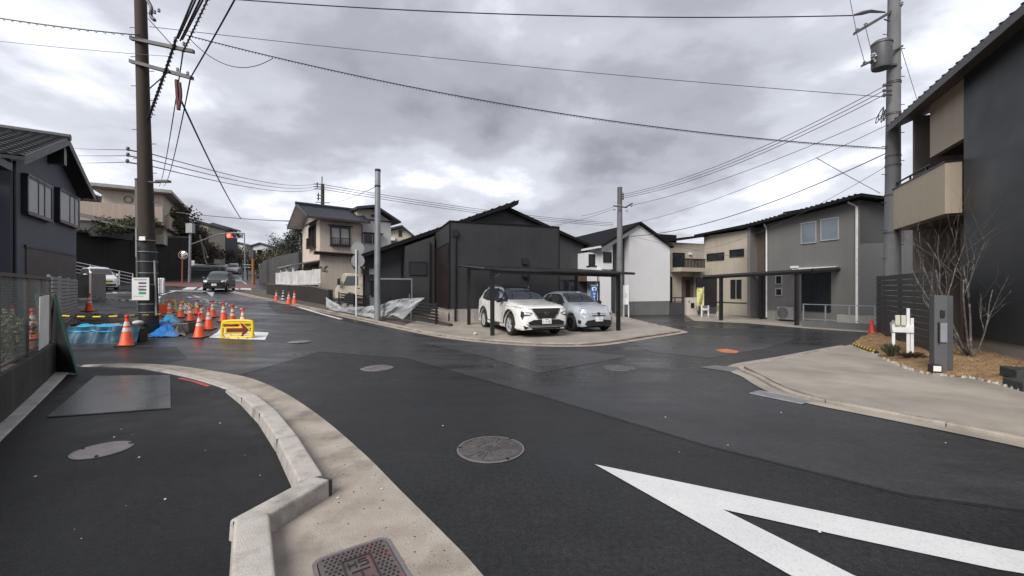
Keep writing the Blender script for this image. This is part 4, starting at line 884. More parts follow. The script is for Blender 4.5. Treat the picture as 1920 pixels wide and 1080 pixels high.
# bare multi-stem tree
def branch(b, p, d, L, r, depth, rnd, tw):
    pts = [p]; rs = [r]; n = 5; q = V(p); dd = V(d)
    for i in range(n):
        dd = (dd+V((rnd.uniform(-1, 1), rnd.uniform(-1, 1), rnd.uniform(-.3, .6)))*.10).normalized(); q = q+dd*L/n; pts.append(V(q)); rs.append(r*(1-.55*(i+1)/n))
    b.tube(pts, rs, 6 if depth < 2 else 4)
    if depth < tw:
        for k in range(3 if depth == 0 else 3):
            i = rnd.randint(2, n); ax = V((rnd.uniform(-1, 1), rnd.uniform(-1, 1), rnd.uniform(.1, 1))).normalized()
            branch(b, pts[i], (dd*.75+ax*.75).normalized(), L*rnd.uniform(.45, .72), rs[i]*.7, depth+1, rnd, tw)
rnd = random.Random(21)
tb = bedpt(.62, .52); tb = V((9.63, 8.6, .2))
M_BARK = mat('pale_bark', (.085, .072, .064), .8, var=.4, scale=14, bump=.4, bscale=40, dirt=((.34, .32, .30), .6, 8))
t = thing('bare_tree', 'leafless multi-stemmed young tree with pale bark in the straw bed', 'tree', tb)
stems = [((-.38, .05, 1), 2.3, .034), ((-.52, -.15, 1), 2.0, .028), ((.12, .1, 1), 2.2, .03), ((.25, -.15, 1), 1.7, .022), ((-.2, .25, 1), 2.5, .03), ((-.75, .1, 1), 1.7, .02)]
for (d, L, r) in stems:
    b = MB(); dd = V(d).normalized(); branch(b, tb+V((d[0]*.08, d[1]*.08, -.08)), dd, L*.9, r*.85, 0, rnd, 3); b.build('stem', M_BARK, t, smooth=True, fix=False)
b = MB()
for k in range(40):
    a = rnd.uniform(0, 6.28); chipr = rnd.uniform(.05, .35); b.lathe([(.03, 0), (.02, .03), (.001, .04)], tb+V((math.cos(a)*chipr, math.sin(a)*chipr, -.03)), 5)
tag(b.build('soil_clods', M_SOILD, fix=False), 'dark soil clods round the foot of the bare tree', 'soil', kind='stuff')
# white meter stand
mp_ = V((9.1, 9.62, .14)); fm_ = Fr((mp_.x-.2, mp_.y), (.8, -.6), .1)
t = thing('meter_stand', 'white framed temporary meter board standing in the straw bed', 'meter stand', mp_)
for u, hh in ((0, .78), (.25, 1.08), (.315, .86)): part(t, 'post', M_WHITEM, lambda b: fm_.box(b, u, u+.055, 0, .05, -.05, hh))
part(t, 'board', M_WHITEM, lambda b: fm_.box(b, -.02, .37, -.03, -.002, .52, .68), bevel=.004, seg=1)
for u in (.05, .15): part(t, 'meter', mat('meter_ivory', (.55, .53, .45), .4), lambda b: fm_.box(b, u, u+.085, -.08, -.0, .682, .92), bevel=.008, seg=1)
part(t, 'pipe', M_GREYM, lambda b: b.tube([fm_.p(-.01, -.05, .5), fm_.p(-.03, -.06, .72), fm_.p(.03, -.06, .8)], .018, 8))
# small garden light, striped bar, plants
gl = V((7.95, 7.72, .07))
t = thing('garden_light', 'small square white solar light at the foot of the gate pillar', 'garden light', gl)
part(t, 'frame', M_FRB, lambda b: b.box(gl+V((0, 0, .07)), (.15, .12, .14), -.3)); part(t, 'lens', mat('lens_white', (.7, .7, .66), .3), lambda b: b.box(gl+V((-.018, -.06, .075)), (.115, .012, .10), -.3))
def plant(p, lab, hgt, n, col, nm='shrub', wid=.12):
    t = thing(nm, lab, 'plant', p); b = MB(); r = random.Random(int(p[0]*100))
    for i in range(n):
        a = r.uniform(0, 6.28); L = hgt*r.uniform(.5, 1); tip = V(p)+V((math.cos(a)*wid*r.random()*2, math.sin(a)*wid*r.random()*2, L)); w = V((-math.sin(a), math.cos(a), 0))*.012; q = V(p)+V((math.cos(a), math.sin(a), 0))*wid*.3
        m_ = q.lerp(tip, .6)+V((0, 0, .04)); b.add([q-w*.5, q+w*.5, m_+w, tip, m_-w], [(0, 1, 2, 3, 4)])
    b.build('leaves', mat('leaf_'+nm, col, .7, var=.4, scale=15), t, fix=False); part(t, 'stem', M_BARK, lambda b: b.tube([V(p), V(p)+V((.01, 0, hgt*.5))], .01, 5)); return t
plant((8.62, 9.35, .1), 'scrubby dark green shrub at the foot of the white meter stand', .32, 90, (.05, .055, .03))
plant((8.75, 9.0, .1), 'low brown withered plant right of the meter stand', .16, 80, (.07, .045, .03), 'withered_plant', .2)
M_YEL = mat('yellow_plastic', (.72, .50, .03), .45, var=.08); M_BLK = mat('black_plastic', (.015, .015, .015), .5)
def striped_bar(a, c, r, lab, n=12, nm='striped_bar', cols=None, sag=0, cat='barrier bar'):
    a, c = V(a), V(c); t = thing(nm, lab, cat, a)
    for k in range(n):
        f = lambda q: a.lerp(c, q)-V((0, 0, sag*4*q*(1-q)))
        m_ = (cols or (M_YEL, M_BLK))[k % 2]; part(t, 'stripe', m_, lambda b: b.tube([f(k/n), f((k+.5)/n), f((k+1)/n)], r, 8), smooth=40)
    return t
striped_bar(bedpt(.03, .0)+V((0, 0, .03)), bedpt(.26, .02)+V((0, 0, .04)), .035, 'yellow and black striped bar lying along the straw bed edge', 16)

# ---------------------------------------------------------------- left: blue-grey house with tiled roof
M_BLUE = mat('blue_grey_render', (.105, .118, .138), .75, var=.06, scale=1.2, bump=.15, streak=.06)
fl_ = Fr((-18, 15), V((-.55, .83)), .6)
ua, ub = fl_.at(19), fl_.at(143); HE = 5.75; HP = HE+1.55; um = (ua+ub)/2
h = thing('blue_grey_house', 'blue grey two storey house with tiled gable roof at the left', 'house', fl_.p(um, 0, 0))
part(h, 'wall', M_BLUE, lambda b: fl_.prof(b, [(ua, -.6), (ua, HE), (um, HP), (ub, HE), (ub, -.6)], 0, 9))
part(h, 'garage_door', mat('brown_shutter', (.075, .062, .060), .6, var=.12), lambda b: fl_.box(b, ua+1.2, ub-.35, -.04, -.002, -.4, fl_.zat(465, ua+1.5)))
part(h, 'garage_head', M_FRB, lambda b: fl_.box(b, ua+1.1, ub-.3, -.06, -.002, fl_.zat(465, ua+1.5)+.002, fl_.zat(465, ua+1.5)+.1))
for (a, c2, ya, yb, k) in ((41, 86, 388, 332, .42), (103, 139, 409, 357, .5)):
    u0, u1 = fl_.at(a), fl_.at(c2); z1 = fl_.zat(yb, u0+.1); z0 = z1-1.25
    part(h, 'bay_box', M_FRB, lambda b: (fl_.box(b, u0-.1, u1+.1, -.20, -.003, z0-.14, z0-.055), fl_.box(b, u0-.1, u1+.1, -.20, -.003, z1+.055, z1+.12), fl_.box(b, u0-.1, u0-.055, -.18, -.003, z0-.05, z1+.05), fl_.box(b, u1+.055, u1+.1, -.18, -.003, z0-.05, z1+.05)))
    window(h, fl_, u0, u1, z0, z1, -.13, M_FRB, M_CURT, (k, k+.27), .05, .05)
part(h, 'downpipe', M_FRB, lambda b: b.tube([fl_.p(ua+.1, -.08, HE-.2), fl_.p(ua+.1, -.08, -.3)], .05, 8))
M_RT = mat('roof_tile_grey', (.048, .050, .053), .5, 0, .25, 8, bump=.1)
ov = .55; sl = (HP-HE)/(um-ua)
# roof slabs; the near slope carries single tiles
def slab_(b, s):
    e = ua-.75 if s < 0 else ub+.45; ze = HP-sl*abs(e-um)
    fl_.prof(b, [(e, ze+.02), (um, HP+.02), (um, HP+.14), (e, ze+.14)], -ov, 9.6)
rn = part(h, 'roof', mat('roof_deck', (.03, .03, .032), .7), lambda b: slab_(b, -1)); rfar = part(h, 'roof', mat('roof_deck', (.03, .03, .032), .7), lambda b: slab_(b, 1))
e = ua-.75; zsl = HP-sl*abs(e-um); dirv = (fl_.p(um, 0, HP)-fl_.p(e, 0, zsl)); LS = dirv.length; dirv.normalize(); cross = fl_.Vv(1).normalized(); nrm = cross.cross(dirv); nrm = nrm if nrm.z > 0 else -nrm
tw_, tl_ = .30, .30
b = MB()
for k in range(6):
    x0, x1 = tw_*k/6, tw_*(k+1)/6; hz_ = lambda x: .028*math.sin(math.pi*min(x/tw_*1.0, 1))+.012*math.sin(2*math.pi*x/tw_)
    b.add([V((x0, 0, hz_(x0)+.05)), V((x1, 0, hz_(x1)+.05)), V((x1, tl_*1.08, hz_(x1))), V((x0, tl_*1.08, hz_(x0))), V((x0, 0, hz_(x0)+.005)), V((x1, 0, hz_(x1)+.005))], [(0, 1, 2, 3), (4, 5, 1, 0)])
tme = b.mesh('tile', M_RT, fix=False, smooth=False)
nrow = int(LS/tl_)+1; ncol = 21; cnt = 0; rest = MB(); org_ = fl_.p(e, -ov, zsl+.15)
mtx = Matrix((cross, dirv, nrm)).transposed().to_4x4()
for r_ in range(nrow):
    for c_ in range(32):
        q = org_+dirv*(r_*tl_)+cross*(c_*tw_)
        if r_*tl_ > LS-.1: continue
        M4 = Matrix.Translation(q)@mtx
        if cnt < 300 and c_ < 22:
            o = bpy.data.objects.new('tile', tme); COL.objects.link(o); o.parent = rn; o.matrix_local = Matrix.Translation(-wo(rn))@M4; cnt += 1
        else: rest.add([M4@v for v in b.v], b.f)
rs_ = rest.build('tile_field', M_RT, rn, fix=False); rs_['kind'] = 'stuff'
part(h, 'ridge', M_RT, lambda b: b.tube([fl_.p(um, -ov-.1, HP+.22), fl_.p(um, 9.6, HP+.22)], .14, 8))
for s in (-1, 1):
    e_ = ua-.75 if s < 0 else ub+.45; ze_ = HP-sl*abs(e_-um)
    part(h, 'barge_board', M_RT, lambda b: fl_.prof(b, [(e_, ze_-.12), (um, HP-.12), (um, HP+.2), (e_, ze_+.2)], -ov-.05, -ov-.004))
part(h, 'gable_bracket', M_FRB, lambda b: fl_.box(b, um-.18, um+.12, -.5, -.003, HP-1.0, HP-.25))
part(h, 'side_wing', mat('wing_slate', (.035, .042, .05), .7), lambda b: fl_.box(b, ua-4.5, ua-.004, .6, 8, -.6, HE-1.0))
part(h, 'wing_eave', M_RT, lambda b: fl_.box(b, ua-5, ua-.8, -.3, 8.4, HE-.75, HE-.5))

# near garden wall, mesh fence, plants, A-board
wa, wb_ = V((-3.2, 1.6)), V((-8.62, 7.75)); fg = Fr(wa, wb_-wa, 0); LW = (wb_-wa).length
t = thing('garden_wall', 'low dark stained concrete garden wall at the left edge', 'wall', fg.p(LW/2, 0, 0))
part(t, 'wall', mat('stained_concrete', (.055, .05, .047), .85, var=.35, scale=2.5, bump=.3, streak=.4), lambda b: fg.box(b, 0, LW, 0, .14, 0, .60), bevel=.01, seg=1)
part(t, 'end_post', mat('stained_grey', (.10, .10, .095), .85, var=.3), lambda b: fg.box(b, LW+.003, LW+.10, -.02, .15, 0, .62))
M_RUST = mat('weathered_steel', (.10, .085, .075), .6, .3, .3, 8)
t = thing('mesh_fence', 'weathered chain link fence on the garden wall', 'fence', fg.p(LW*.8, .07, .6))
us_ = (1.2, 3.1, 4.7, 6.3, 7.35, LW-.03)
for u in us_: part(t, 'post', M_RUST, lambda b: fg.box(b, u-.025, u+.025, .05, .1, .602, 1.80))
part(t, 'top_rail', M_RUST, lambda b: fg.box(b, 1.2, LW, .05, .1, 1.802, 1.85))
part(t, 'bottom_rail', M_RUST, lambda b: fg.box(b, 1.2, LW, .06, .09, .64, .67))
b = MB(); sp = .075; z0, z1 = .67, 1.80; n = int((LW-1.2+1.2)/sp); 
for k in range(n):
    for s in (1, -1):
        u0 = (1.2-1.2+k*sp) if s > 0 else (1.2+k*sp); u1 = u0+s*(z1-z0); za, zb_ = z0, z1
        if u0 < 1.2: za += (1.2-u0); u0 = 1.2
        if u1 > LW: zb_ -= (u1-LW); u1 = LW
        if s < 0:
            if u0 > LW: za += (u0-LW); u0 = LW
            if u1 < 1.2: zb_ -= (1.2-u1); u1 = 1.2
        if zb_-za > .05: b.tube([fg.p(u0, .075, za), fg.p(u1, .075, zb_)], .0022, 3, cap=False)
o = b.build('mesh', mat('mesh_wire', (.17, .18, .17), .5, .5), t, fix=False); o['kind'] = 'stuff'
b = MB(); q0 = W(78, 555, 7.0)
t2 = fg.at(79); t3 = fg.at(97)
tag(part(None, 'white_board', mat('white_board', (.72, .72, .70), .5), lambda b: b.add([fg.p(t2, .03, .62), fg.p(t3-.12, .02, .66), fg.p(t3, .03, 1.52), fg.p(t2+.07, .03, 1.50), fg.p(t2, .04, .62), fg.p(t3-.12, .03, .66), fg.p(t3, .04, 1.52), fg.p(t2+.07, .04, 1.50)], [(0, 1, 2, 3), (7, 6, 5, 4), (0, 1, 5, 4), (1, 2, 6, 5), (2, 3, 7, 6), (3, 0, 4, 7)]), origin=fg.p(t2, .03, .62)), 'tall white board tied to the chain link fence', 'board')
def leafbush(name, lab, c, rad, n, col, cat='bush', size=.05, trunk=True, group=None, seed=0, two=None, cl=14):
    t = thing(name, lab, cat, V(c)-V((0, 0, rad[2])), group); r = random.Random(seed); b = MB()
    clumps = []
    for i in range(cl):
        d = V((r.gauss(0, 1), r.gauss(0, 1), r.gauss(0, 1))).normalized()*r.uniform(.35, .95); clumps.append((V((d.x*rad[0], d.y*rad[1], d.z*rad[2])), r.uniform(.3, .55)))
    for i in range(n):
        k, s = clumps[i % cl]; d = V((r.gauss(0, 1), r.gauss(0, 1), r.gauss(0, 1))).normalized()*(r.random()**.45)*s
        p = V(c)+k+V((d.x*rad[0], d.y*rad[1], d.z*rad[2])); w = r.uniform(.6, 1.4)*size
        a = V((r.gauss(0, 1), r.gauss(0, 1), r.gauss(0, .6))).normalized()*w; e_ = a.orthogonal().normalized(); e_.rotate(Matrix.Rotation(r.uniform(0, 6.28), 3, a)); e_ *= w*.5
        b.mi = r.randint(0, 1) if two else 0; b.add([p-a*.5, p+e_*.5, p+a*.5, p-e_*.5], [(0, 1, 2, 3)])
    ms = [mat('leaf_'+name+str(seed), col, .65, var=.45, scale=4)]+([mat('leaf2_'+name+str(seed), two, .65, var=.4, scale=4)] if two else [])
    b.build('crown', ms, t, fix=False)
    if trunk:
        base = V(c)-V((0, 0, rad[2]*1.02)); b = MB()
        b.tube([base, base+V((.02, 0, rad[2]*.7)), V(c)], [min(rad[0]*.1, .12), min(rad[0]*.08, .1), min(rad[0]*.04, .05)], 6)
        for k, s in clumps[:7]: b.tube([base+V((0, 0, rad[2]*.6)), V(c)+k], [min(rad[0]*.05, .05), .01], 4)
        b.build('trunk', M_BARK, t, fix=False)
    return t
for i, u in enumerate((5.7, 6.3, 6.9, 7.5)):
    leafbush('garden_shrub', ['leafy green shrub behind the chain link fence at the frame edge', 'green shrub behind the fence, second from the frame edge', 'yellowish green shrub behind the fence, third from the frame edge', 'sparse shrub behind the fence nearest the white board'][i], fg.p(u, .42, .86), (.38, .26, .42 if i < 3 else .3), 900 if i < 3 else 380, (.06, .075, .03), 'shrub', .07, True, 'shrubs behind the fence', 40+i, (.15, .16, .07))
# soil inside the garden
sheet('garden_soil', [fg.p(0, .15, 0).xy, fg.p(LW, .15, 0).xy, fg.p(LW, 3.2, 0).xy, fg.p(0, 4, 0).xy], .35, M_SOILD, thick=.3, kind='structure')
# A-board, dark with green edge
pa = G(150, 704); fa = Fr(pa.xy, V((.62, -.78)), .01)
t = thing('a_board', 'dark folding sign board with green edge leaning by the garden wall', 'sign board', pa)
M_GRN = mat('green_frame', (.012, .075, .045), .4)
x0, x1 = W(146, 700, pa.y), W(100, 560, pa.y+.55)
pb = V((pa.x-.02, pa.y, .02)); tp = V((W(104, 552, pa.y+.15).x, pa.y+.15, W(104, 552, pa.y+.15).z)); dd = tp-pb; sd_ = V((-.72, -.52, 0)).normalized()*.62
sd_ = V((-.55, .12, 0)).normalized()*.52
nn = dd.cross(sd_).normalized()*.02
part(t, 'panel', mat('blackboard', (.012, .014, .014), .5, var=.2), lambda b: b.obox(pb+dd*.03+sd_*.04, dd*.94, sd_*.92, nn))
part(t, 'edge', M_GRN, lambda b: (b.obox(pb-nn*.3, dd, sd_*.045, nn*1.6), b.obox(pb+sd_*.955-nn*.3, dd, sd_*.045, nn*1.6), b.obox(pb+dd*.97-nn*.3+sd_*.045, dd*.03, sd_*.91, nn*1.6)))
part(t, 'rear_leg', M_FRB, lambda b: b.obox(pb+V((-.75, .05, 0)), tp-pb-V((-.75, .05, 0)), sd_*.05, nn))
# louvre fence and concrete wall in front of the blue house
lo_a, lo_b = V((-12.9, 11.5)), V((-17.9, 16.9)); fo = Fr(lo_a, lo_b-lo_a, .25); LO = (lo_b-lo_a).length
t = thing('louvre_fence', 'pale grey horizontal louvre fence in front of the blue grey house', 'fence', fo.p(LO/2, 0, 0))
M_LOUV = mat('louvre_grey', (.27, .265, .26), .55, var=.12, scale=5)
for k in range(14): part(t, 'slat', M_LOUV, lambda b: fo.box(b, 0, LO, -.02, .02, .1+k*.118, .1+k*.118+.085))
for u in (0, LO*.33, LO*.66, LO-.08): part(t, 'post', M_GREYM, lambda b: fo.box(b, u, u+.08, .022, .09, 0, 1.78))
t = thing('gate_post', 'pale concrete gate post beside the white parked car', 'gate post', G(183, 560)); gp = G(183, 562)
part(t, 'post', mat('post_stone', (.26, .235, .225), .8, var=.12), lambda b: b.box(gp+V((0, 0, .72)), (.32, .6, 1.5), -.5), bevel=.01, seg=1)
part(t, 'dark_gate', M_FRB, lambda b: b.box(gp+V((-1.0, -.15, .75)), (1.5, .05, 1.3), .15))
# ================================================================ hillside, retaining wall and things up the street
M_RET = mat('dark_retaining', (.022, .021, .020), .9, var=.35, scale=.8, bump=.4, bscale=12, streak=.35)
RW = [V((-70, 20)), V((-37.5, 34)), V((-38.8, 42)), V((-38.4, 49))]; RT = [6.2, 6.4, 6.9, 7.6]
t = thing('retaining_wall', 'tall dark retaining wall behind the white parked car', 'retaining wall', P3(RW[1], zg(*RW[1])))
for i in range(3):
    a, c = RW[i], RW[i+1]; n = (c-a).normalized(); n = V((-n.y, n.x))*.8
    part(t, 'wall_bay', M_RET, lambda b: b.add([P3(a, 0), P3(c, 0), P3(c+n, 0), P3(a+n, 0), P3(a+n*.3, RT[i]), P3(c+n*.3, RT[i+1]), P3(c+n, RT[i+1]), P3(a+n, RT[i])], [(0, 1, 5, 4), (1, 2, 6, 5), (2, 3, 7, 6), (3, 0, 4, 7), (4, 5, 6, 7), (3, 2, 1, 0)]))
    part(t, 'coping', mat('old_coping', (.10, .095, .085), .9, var=.3, scale=2), lambda b: b.obox(P3(a+n*.25, RT[i]+.003), P3(c-a, RT[i+1]-RT[i]), P3(n*.9, 0), V((0, 0, .22))))
M_HILL = mat('hill_soil', (.045, .036, .026), .95, var=.5, scale=.5, bump=.5, bscale=6, dirt=((.05, .055, .03), .7, .4))
path = RW[1:]+[V((-42.5, 57)), V((-48.8, 69)), V((-55.5, 82)), V((-64, 100)), V((-72, 125))]; path = rescur(path, 6)
offs = [.6, 3, 6, 10, 16, 40]
def hz_(i, o):
    p = path[i]; f = i/(len(path)-1); top = 6.5+5.2*min(1, max(0, (f-.12)/.33)) if f < .5 else 11.7-1.5*(f-.5)
    base = zg(*p)+.2 if f > .33 else top
    if f < .28: base = top
    return base+(top-base)*min(1, o/5.)**.7+max(0, o-7)*.08
b = MB(); vs_ = []
for i, p in enumerate(path):
    tt = (path[min(i+1, len(path)-1)]-path[max(i-1, 0)]).normalized(); n = V((-tt.y, tt.x))
    for o in offs:
        q = p+n*o; vs_.append(V((q.x, q.y, hz_(i, o)+.4*noise.noise(V((q.x*.3, q.y*.3, 0))))))
m_ = len(offs); b.add(vs_, [(i*m_+j, i*m_+j+1, (i+1)*m_+j+1, (i+1)*m_+j) for i in range(len(path)-1) for j in range(m_-1)])
tag(b.build('hillside', M_HILL, smooth=True), kind='structure')
b = MB(); b.poly([P3(RW[0], 6.3), P3(RW[1]+V((0, .5)), 6.4), P3(RW[2]+V((-.3, 0)), 6.9), V((-40, 48, 7.5)), V((-80, 60, 8.5)), V((-110, 40, 7))]); tag(b.build('hillside', M_HILL), kind='structure')
# bushes on the wall top and scrub down the bank
rb = random.Random(9)
labs = ['hedge clump on the retaining wall left of the old utility pole', 'olive hedge bush above the retaining wall under the cream balcony', 'hedge clump hidden partly by the old utility pole', 'yellowish bush on the wall top right of the old utility pole', 'bush at the right end of the retaining wall top']
for i, (px, Y, ry) in enumerate(((190, 36.5, .8), (232, 38.5, .9), (268, 42, .9), (318, 47, 1.0), (345, 50, .9))):
    p = W(px, 540, Y); leafbush('hedge_bush', labs[i], (p.x, p.y, 7.1+.012*(px-190)), (2.0, 1.2, ry), 1300, (.035, .045, .018), 'hedge', .2, False, 'hedge on the retaining wall', 60+i, (.07, .075, .03))
b = MB()
for i in range(9, len(path)):
    for o in (1.0, 3, 5, 7.5, 10, 13):
        p = path[i]; tt = (path[min(i+1, len(path)-1)]-path[max(i-1, 0)]).normalized(); n = V((-tt.y, tt.x)); q = p+n*(o+rb.uniform(-1, 1))+tt*rb.uniform(-1, 1); z = hz_(i, o); r = rb.uniform(1.2, 2.0)
        for k in range(330):
            d = V((rb.gauss(0, 1), rb.gauss(0, 1), rb.gauss(0, 1))).normalized()*rb.random()**.5*r; w = rb.uniform(.1, .28); pp = V((q.x+d.x, q.y+d.y, z+.4*r+d.z*.8)); a = V((rb.gauss(0, 1), rb.gauss(0, 1), rb.gauss(0, 1))).normalized()*w; e_ = a.orthogonal().normalized()*w*.45
            b.mi = rb.choice((0, 0, 0, 0, 1)); b.add([pp-a, pp+e_, pp+a, pp-e_], [(0, 1, 2, 3)])
tag(b.build('bank_scrub', [mat('scrub_brown', (.062, .043, .034), .85, var=.45, scale=.6), mat('scrub_green', (.032, .034, .018), .85, var=.4, scale=.6)], fix=False), 'brown winter scrub covering the roadside bank beyond the signal', 'scrub', kind='stuff')
# cream apartment house on the hill
M_CR2 = mat('pale_cream_render', (.48, .44, .36), .85, var=.06, scale=.8, streak=.12); M_PK = mat('pinkish_render', (.40, .32, .27), .85, var=.06, scale=.8, streak=.1)
c = W(305, 540, 44); fH = Fr((c.x, c.y), (.855, .52), 6.9); uL = fH.at(178)
HH = fH.zat(362, -1)
h = thing('hill_house', 'pale cream house with broad flat roof on top of the retaining wall', 'house', fH.p(-3, 0, 0))
part(h, 'upper_wall', M_CR2, lambda b: fH.box(b, uL+.5, 0, 0, 12, 2.2, HH))
part(h, 'lower_wall', M_CR2, lambda b: fH.box(b, uL-2, 0, .5, 12, -.5, 1.6))
part(h, 'band', M_PK, lambda b: fH.box(b, uL-.8, .15, -1.0, .0, fH.zat(420, -3), fH.zat(386, -3)))
part(h, 'band_roof', M_BRN, lambda b: fH.box(b, uL-3, .3, -1.3, -.1, fH.zat(423, -3), fH.zat(420, -3)-.003))
part(h, 'roof', mat('grey_roof_edge', (.33, .32, .30), .7), lambda b: fH.box(b, uL-.4, .9, -1.2, 13, HH+.002, HH+.32))
part(h, 'eave_soffit', mat('eave_brown', (.17, .135, .11), .7), lambda b: fH.box(b, uL-.3, .8, -1.1, -.002, HH-.12, HH))
part(h, 'round_vent', M_FRBR, lambda b: b.lathe([(.30, 0), (.36, 0), (.36, .05), (.30, .05)], fH.p(fH.at(241), -.003, fH.zat(374, -3)), 20, (-fH.v.x, -fH.v.y, 0), cap=False))
window(h, fH, fH.at(206), fH.at(240), .2, 1.3, .5, M_FRBR, M_GL, (.5,))
fHs = Fr((c.x, c.y), V((-.06, 1)), 6.9)          # right side wall running away
fHs = Fr(fH.p(0, 0, 0).xy, fH.v, 6.9)
part(h, 'side_wing', M_CR2, lambda b: fH.box(b, -6, .0-.003, 12.003, 26, -1, HH-.8))
part(h, 'side_wing_roof', mat('grey_roof_edge', (.33, .32, .30), .7), lambda b: fH.box(b, -6, .6, 12.0, 26.5, HH-.798, HH-.55))
part(h, 'side_balcony', mat('brown_balcony', (.10, .065, .055), .7), lambda b: fHs.box(b, 8.5, 12, -1.0, -.003, 1.6, 2.6))
part(h, 'side_band', M_PK, lambda b: fHs.box(b, 0.2, 8.4, -.5, -.003, 1.2, 2.6))
for u0 in (9, 13.5, 16, 18.5, 21.5): window(h, fHs, u0, u0+1.5, 2.9 if u0 < 12 else 2.2, 4.3 if u0 < 12 else 3.6, 0, M_FRBR, M_GL, (.5,), .08)
part(h, 'awning', M_BRN, lambda b: fHs.box(b, 18, 23, -.9, -.003, 1.7, 1.82))
c = W(160, 540, 34.6)
t = thing('lean_to_roof', 'low dark lean-to roof beside the blue grey house on the wall top', 'shed', V((c.x-1, c.y+2, 6.6))); fq = Fr((c.x-3.4, c.y+1.6), (1, .1), 6.3)
part(t, 'roof', mat('lean_roof', (.10, .095, .09), .7), lambda b: fq.prof(b, [(-1, 2.2), (4.7, .75), (4.7, .9), (-1, 2.4)], 0, 4)); part(t, 'wall', M_GRD, lambda b: fq.box(b, -1, 2.6, .5, 3.8, 0, 1.2))
for (px, py, w, Y, lab) in ((158, 372, 34, 60, 'distant grey gabled roof seen between the blue house and cream house'), (400, 428, 30, 72, 'dark roofed house at the top of the bank behind the signal'), (375, 424, 26, 66, 'grey roofed house on the bank top just right of the signal box'), (447, 462, 26, 105, 'tiny pale house on the far end of the bank'), (487, 463, 26, 100, 'small house with grey gable on the far hill beside the street')):
    c = W(px, py, Y); s = Y/FPX; fd = Fr((c.x-w*s/2, c.y), (1, .15), c.z); ww = w*s
    t = thing('far_house', lab, 'house', c, 'far houses')
    part(t, 'wall', M_WHR if px in (158, 487, 447) else (M_TAN if px == 375 else M_GRD), lambda b: fd.prof(b, [(0, -6), (0, .2), (ww*.5, ww*.22), (ww, .2), (ww, -6)], 0, 5))
    part(t, 'roof', M_TILE, lambda b: (fd.prof(b, [(-.4, .1), (ww*.5, ww*.24), (ww*.5, ww*.24+.3), (-.4, .4)], -.4, 5.4), fd.prof(b, [(ww*.501, ww*.24), (ww+.4, .1), (ww+.4, .4), (ww*.501, ww*.24+.3)], -.4, 5.4)))
    window(t, fd, ww*.3, ww*.6, -1.8, -.7, 0, M_FRB, M_GL)
# hill on the right of the far street
b = MB()
def hill2(a, s):
    x = -36.2+a*30; y = 58+s*60; x -= s*37.5; k = max(0, min(1, a*3.0)); z = zg(x, y)+(.1+4.6*(1-(1-k)**2))*(1 if a > .02 else 0)*(.45+.55*min(1, s*3))+.5*noise.noise(V((x*.2, y*.2, 5))); return V((x, y, z))
b.grid(hill2, 24, 20); tag(b.build('hillside', M_HILL, smooth=True), kind='structure')
tl = ['dark evergreen on the far hill left of the cream house', 'tall dark conifer right behind the cream house porch', 'round evergreen crown on the far hill beside the cypress', 'cypress clump against the cream house', 'low evergreen below the small far house', 'bush at the bend of the far street']
for i, (px, py, Y, rx, rz) in enumerate(((528, 462, 80, 3.2, 3.0), (553, 446, 66, 1.8, 4.0), (541, 470, 72, 2.6, 3.0), (566, 455, 60, 1.6, 4.2), (505, 478, 78, 3.5, 1.8), (482, 488, 70, 1.6, 1.5))):
    p = W(px, py, Y); leafbush('evergreen_tree', tl[i], p, (rx, rx, rz), 1500, (.022, .03, .017), 'tree', .33, True, 'trees on the far hill', 200+i, (.04, .048, .025))
for i, (px, py, Y, rx, rz) in enumerate(((516, 484, 62, 4.6, 1.1), (540, 490, 56, 3.8, 1.3))):
    p = W(px, py, Y); leafbush('clipped_hedge', ['ochre topped hedge above the grey terrace wall up the street', 'dark hedge above the grey terrace wall near the cream house'][i], p, (rx, 1.5, rz), 1500, (.16, .10, .04) if i == 0 else (.03, .035, .018), 'hedge', .22, False, None, 220+i, (.03, .032, .016))
M_TW = mat('terrace_concrete', (.065, .065, .065), .85, var=.25, scale=1, streak=.3)
t = thing('terrace_wall', 'dark grey concrete terrace wall below the hedge up the street', 'wall', G(500, 530))
a = V(G(486, 529).xy); c = V((-19.5, 37.5)); ftw = Fr(a, c-a, zg(*a))
part(t, 'wall', M_TW, lambda b: ftw.prof(b, [(0, -.5), (0, 2.0), (2, 2.4), (6, 2.6), ((c-a).length, 2.6), ((c-a).length, -2)], 0, .4))
# dark garden wall of the cream house along the kerb, white board fence above it
M_BW = mat('dark_block_wall', (.030, .026, .024), .85, var=.3, scale=2, streak=.3)
t = thing('boundary_wall', 'dark brown boundary wall beside the kerb below the cream house', 'wall', P3(Q(16, 1.4), .7))
fbw = Fr(Q(24.5, 1.45), -D1, 0); 
ue_ = fbw.at(616)
part(t, 'wall', M_BW, lambda b: fbw.prof(b, [(0, .4), (0, 1.92), (9, 1.72), (ue_, 1.5), (ue_, -.1)], 0, .25))
part(t, 'coping', mat('old_coping', (.10, .095, .085), .9), lambda b: fbw.prof(b, [(0, 1.922), (9, 1.722), (ue_, 1.502), (ue_, 1.55), (9, 1.77), (0, 1.97)], -.03, .28))
t = thing('board_fence', 'stained white board fence on the boundary wall of the cream house', 'fence', P3(Q(19, 2.4), 1.9))
fbf = Fr(Q(24.2, 2.0), -D1, 0); u0, u1 = 0, fbf.at(601)
M_WB = mat('stained_white_board', (.55, .545, .54), .7, var=.1, scale=2, streak=.22, dirt=((.2, .18, .16), .5, 1.6))
nb = 6
for k in range(nb): part(t, 'board', M_WB, lambda b: fbf.box(b, u0+(u1-u0)*k/nb, u0+(u1-u0)*(k+1)/nb-.02, 0, .04, 1.95, 2.82+.04*(k % 2)))
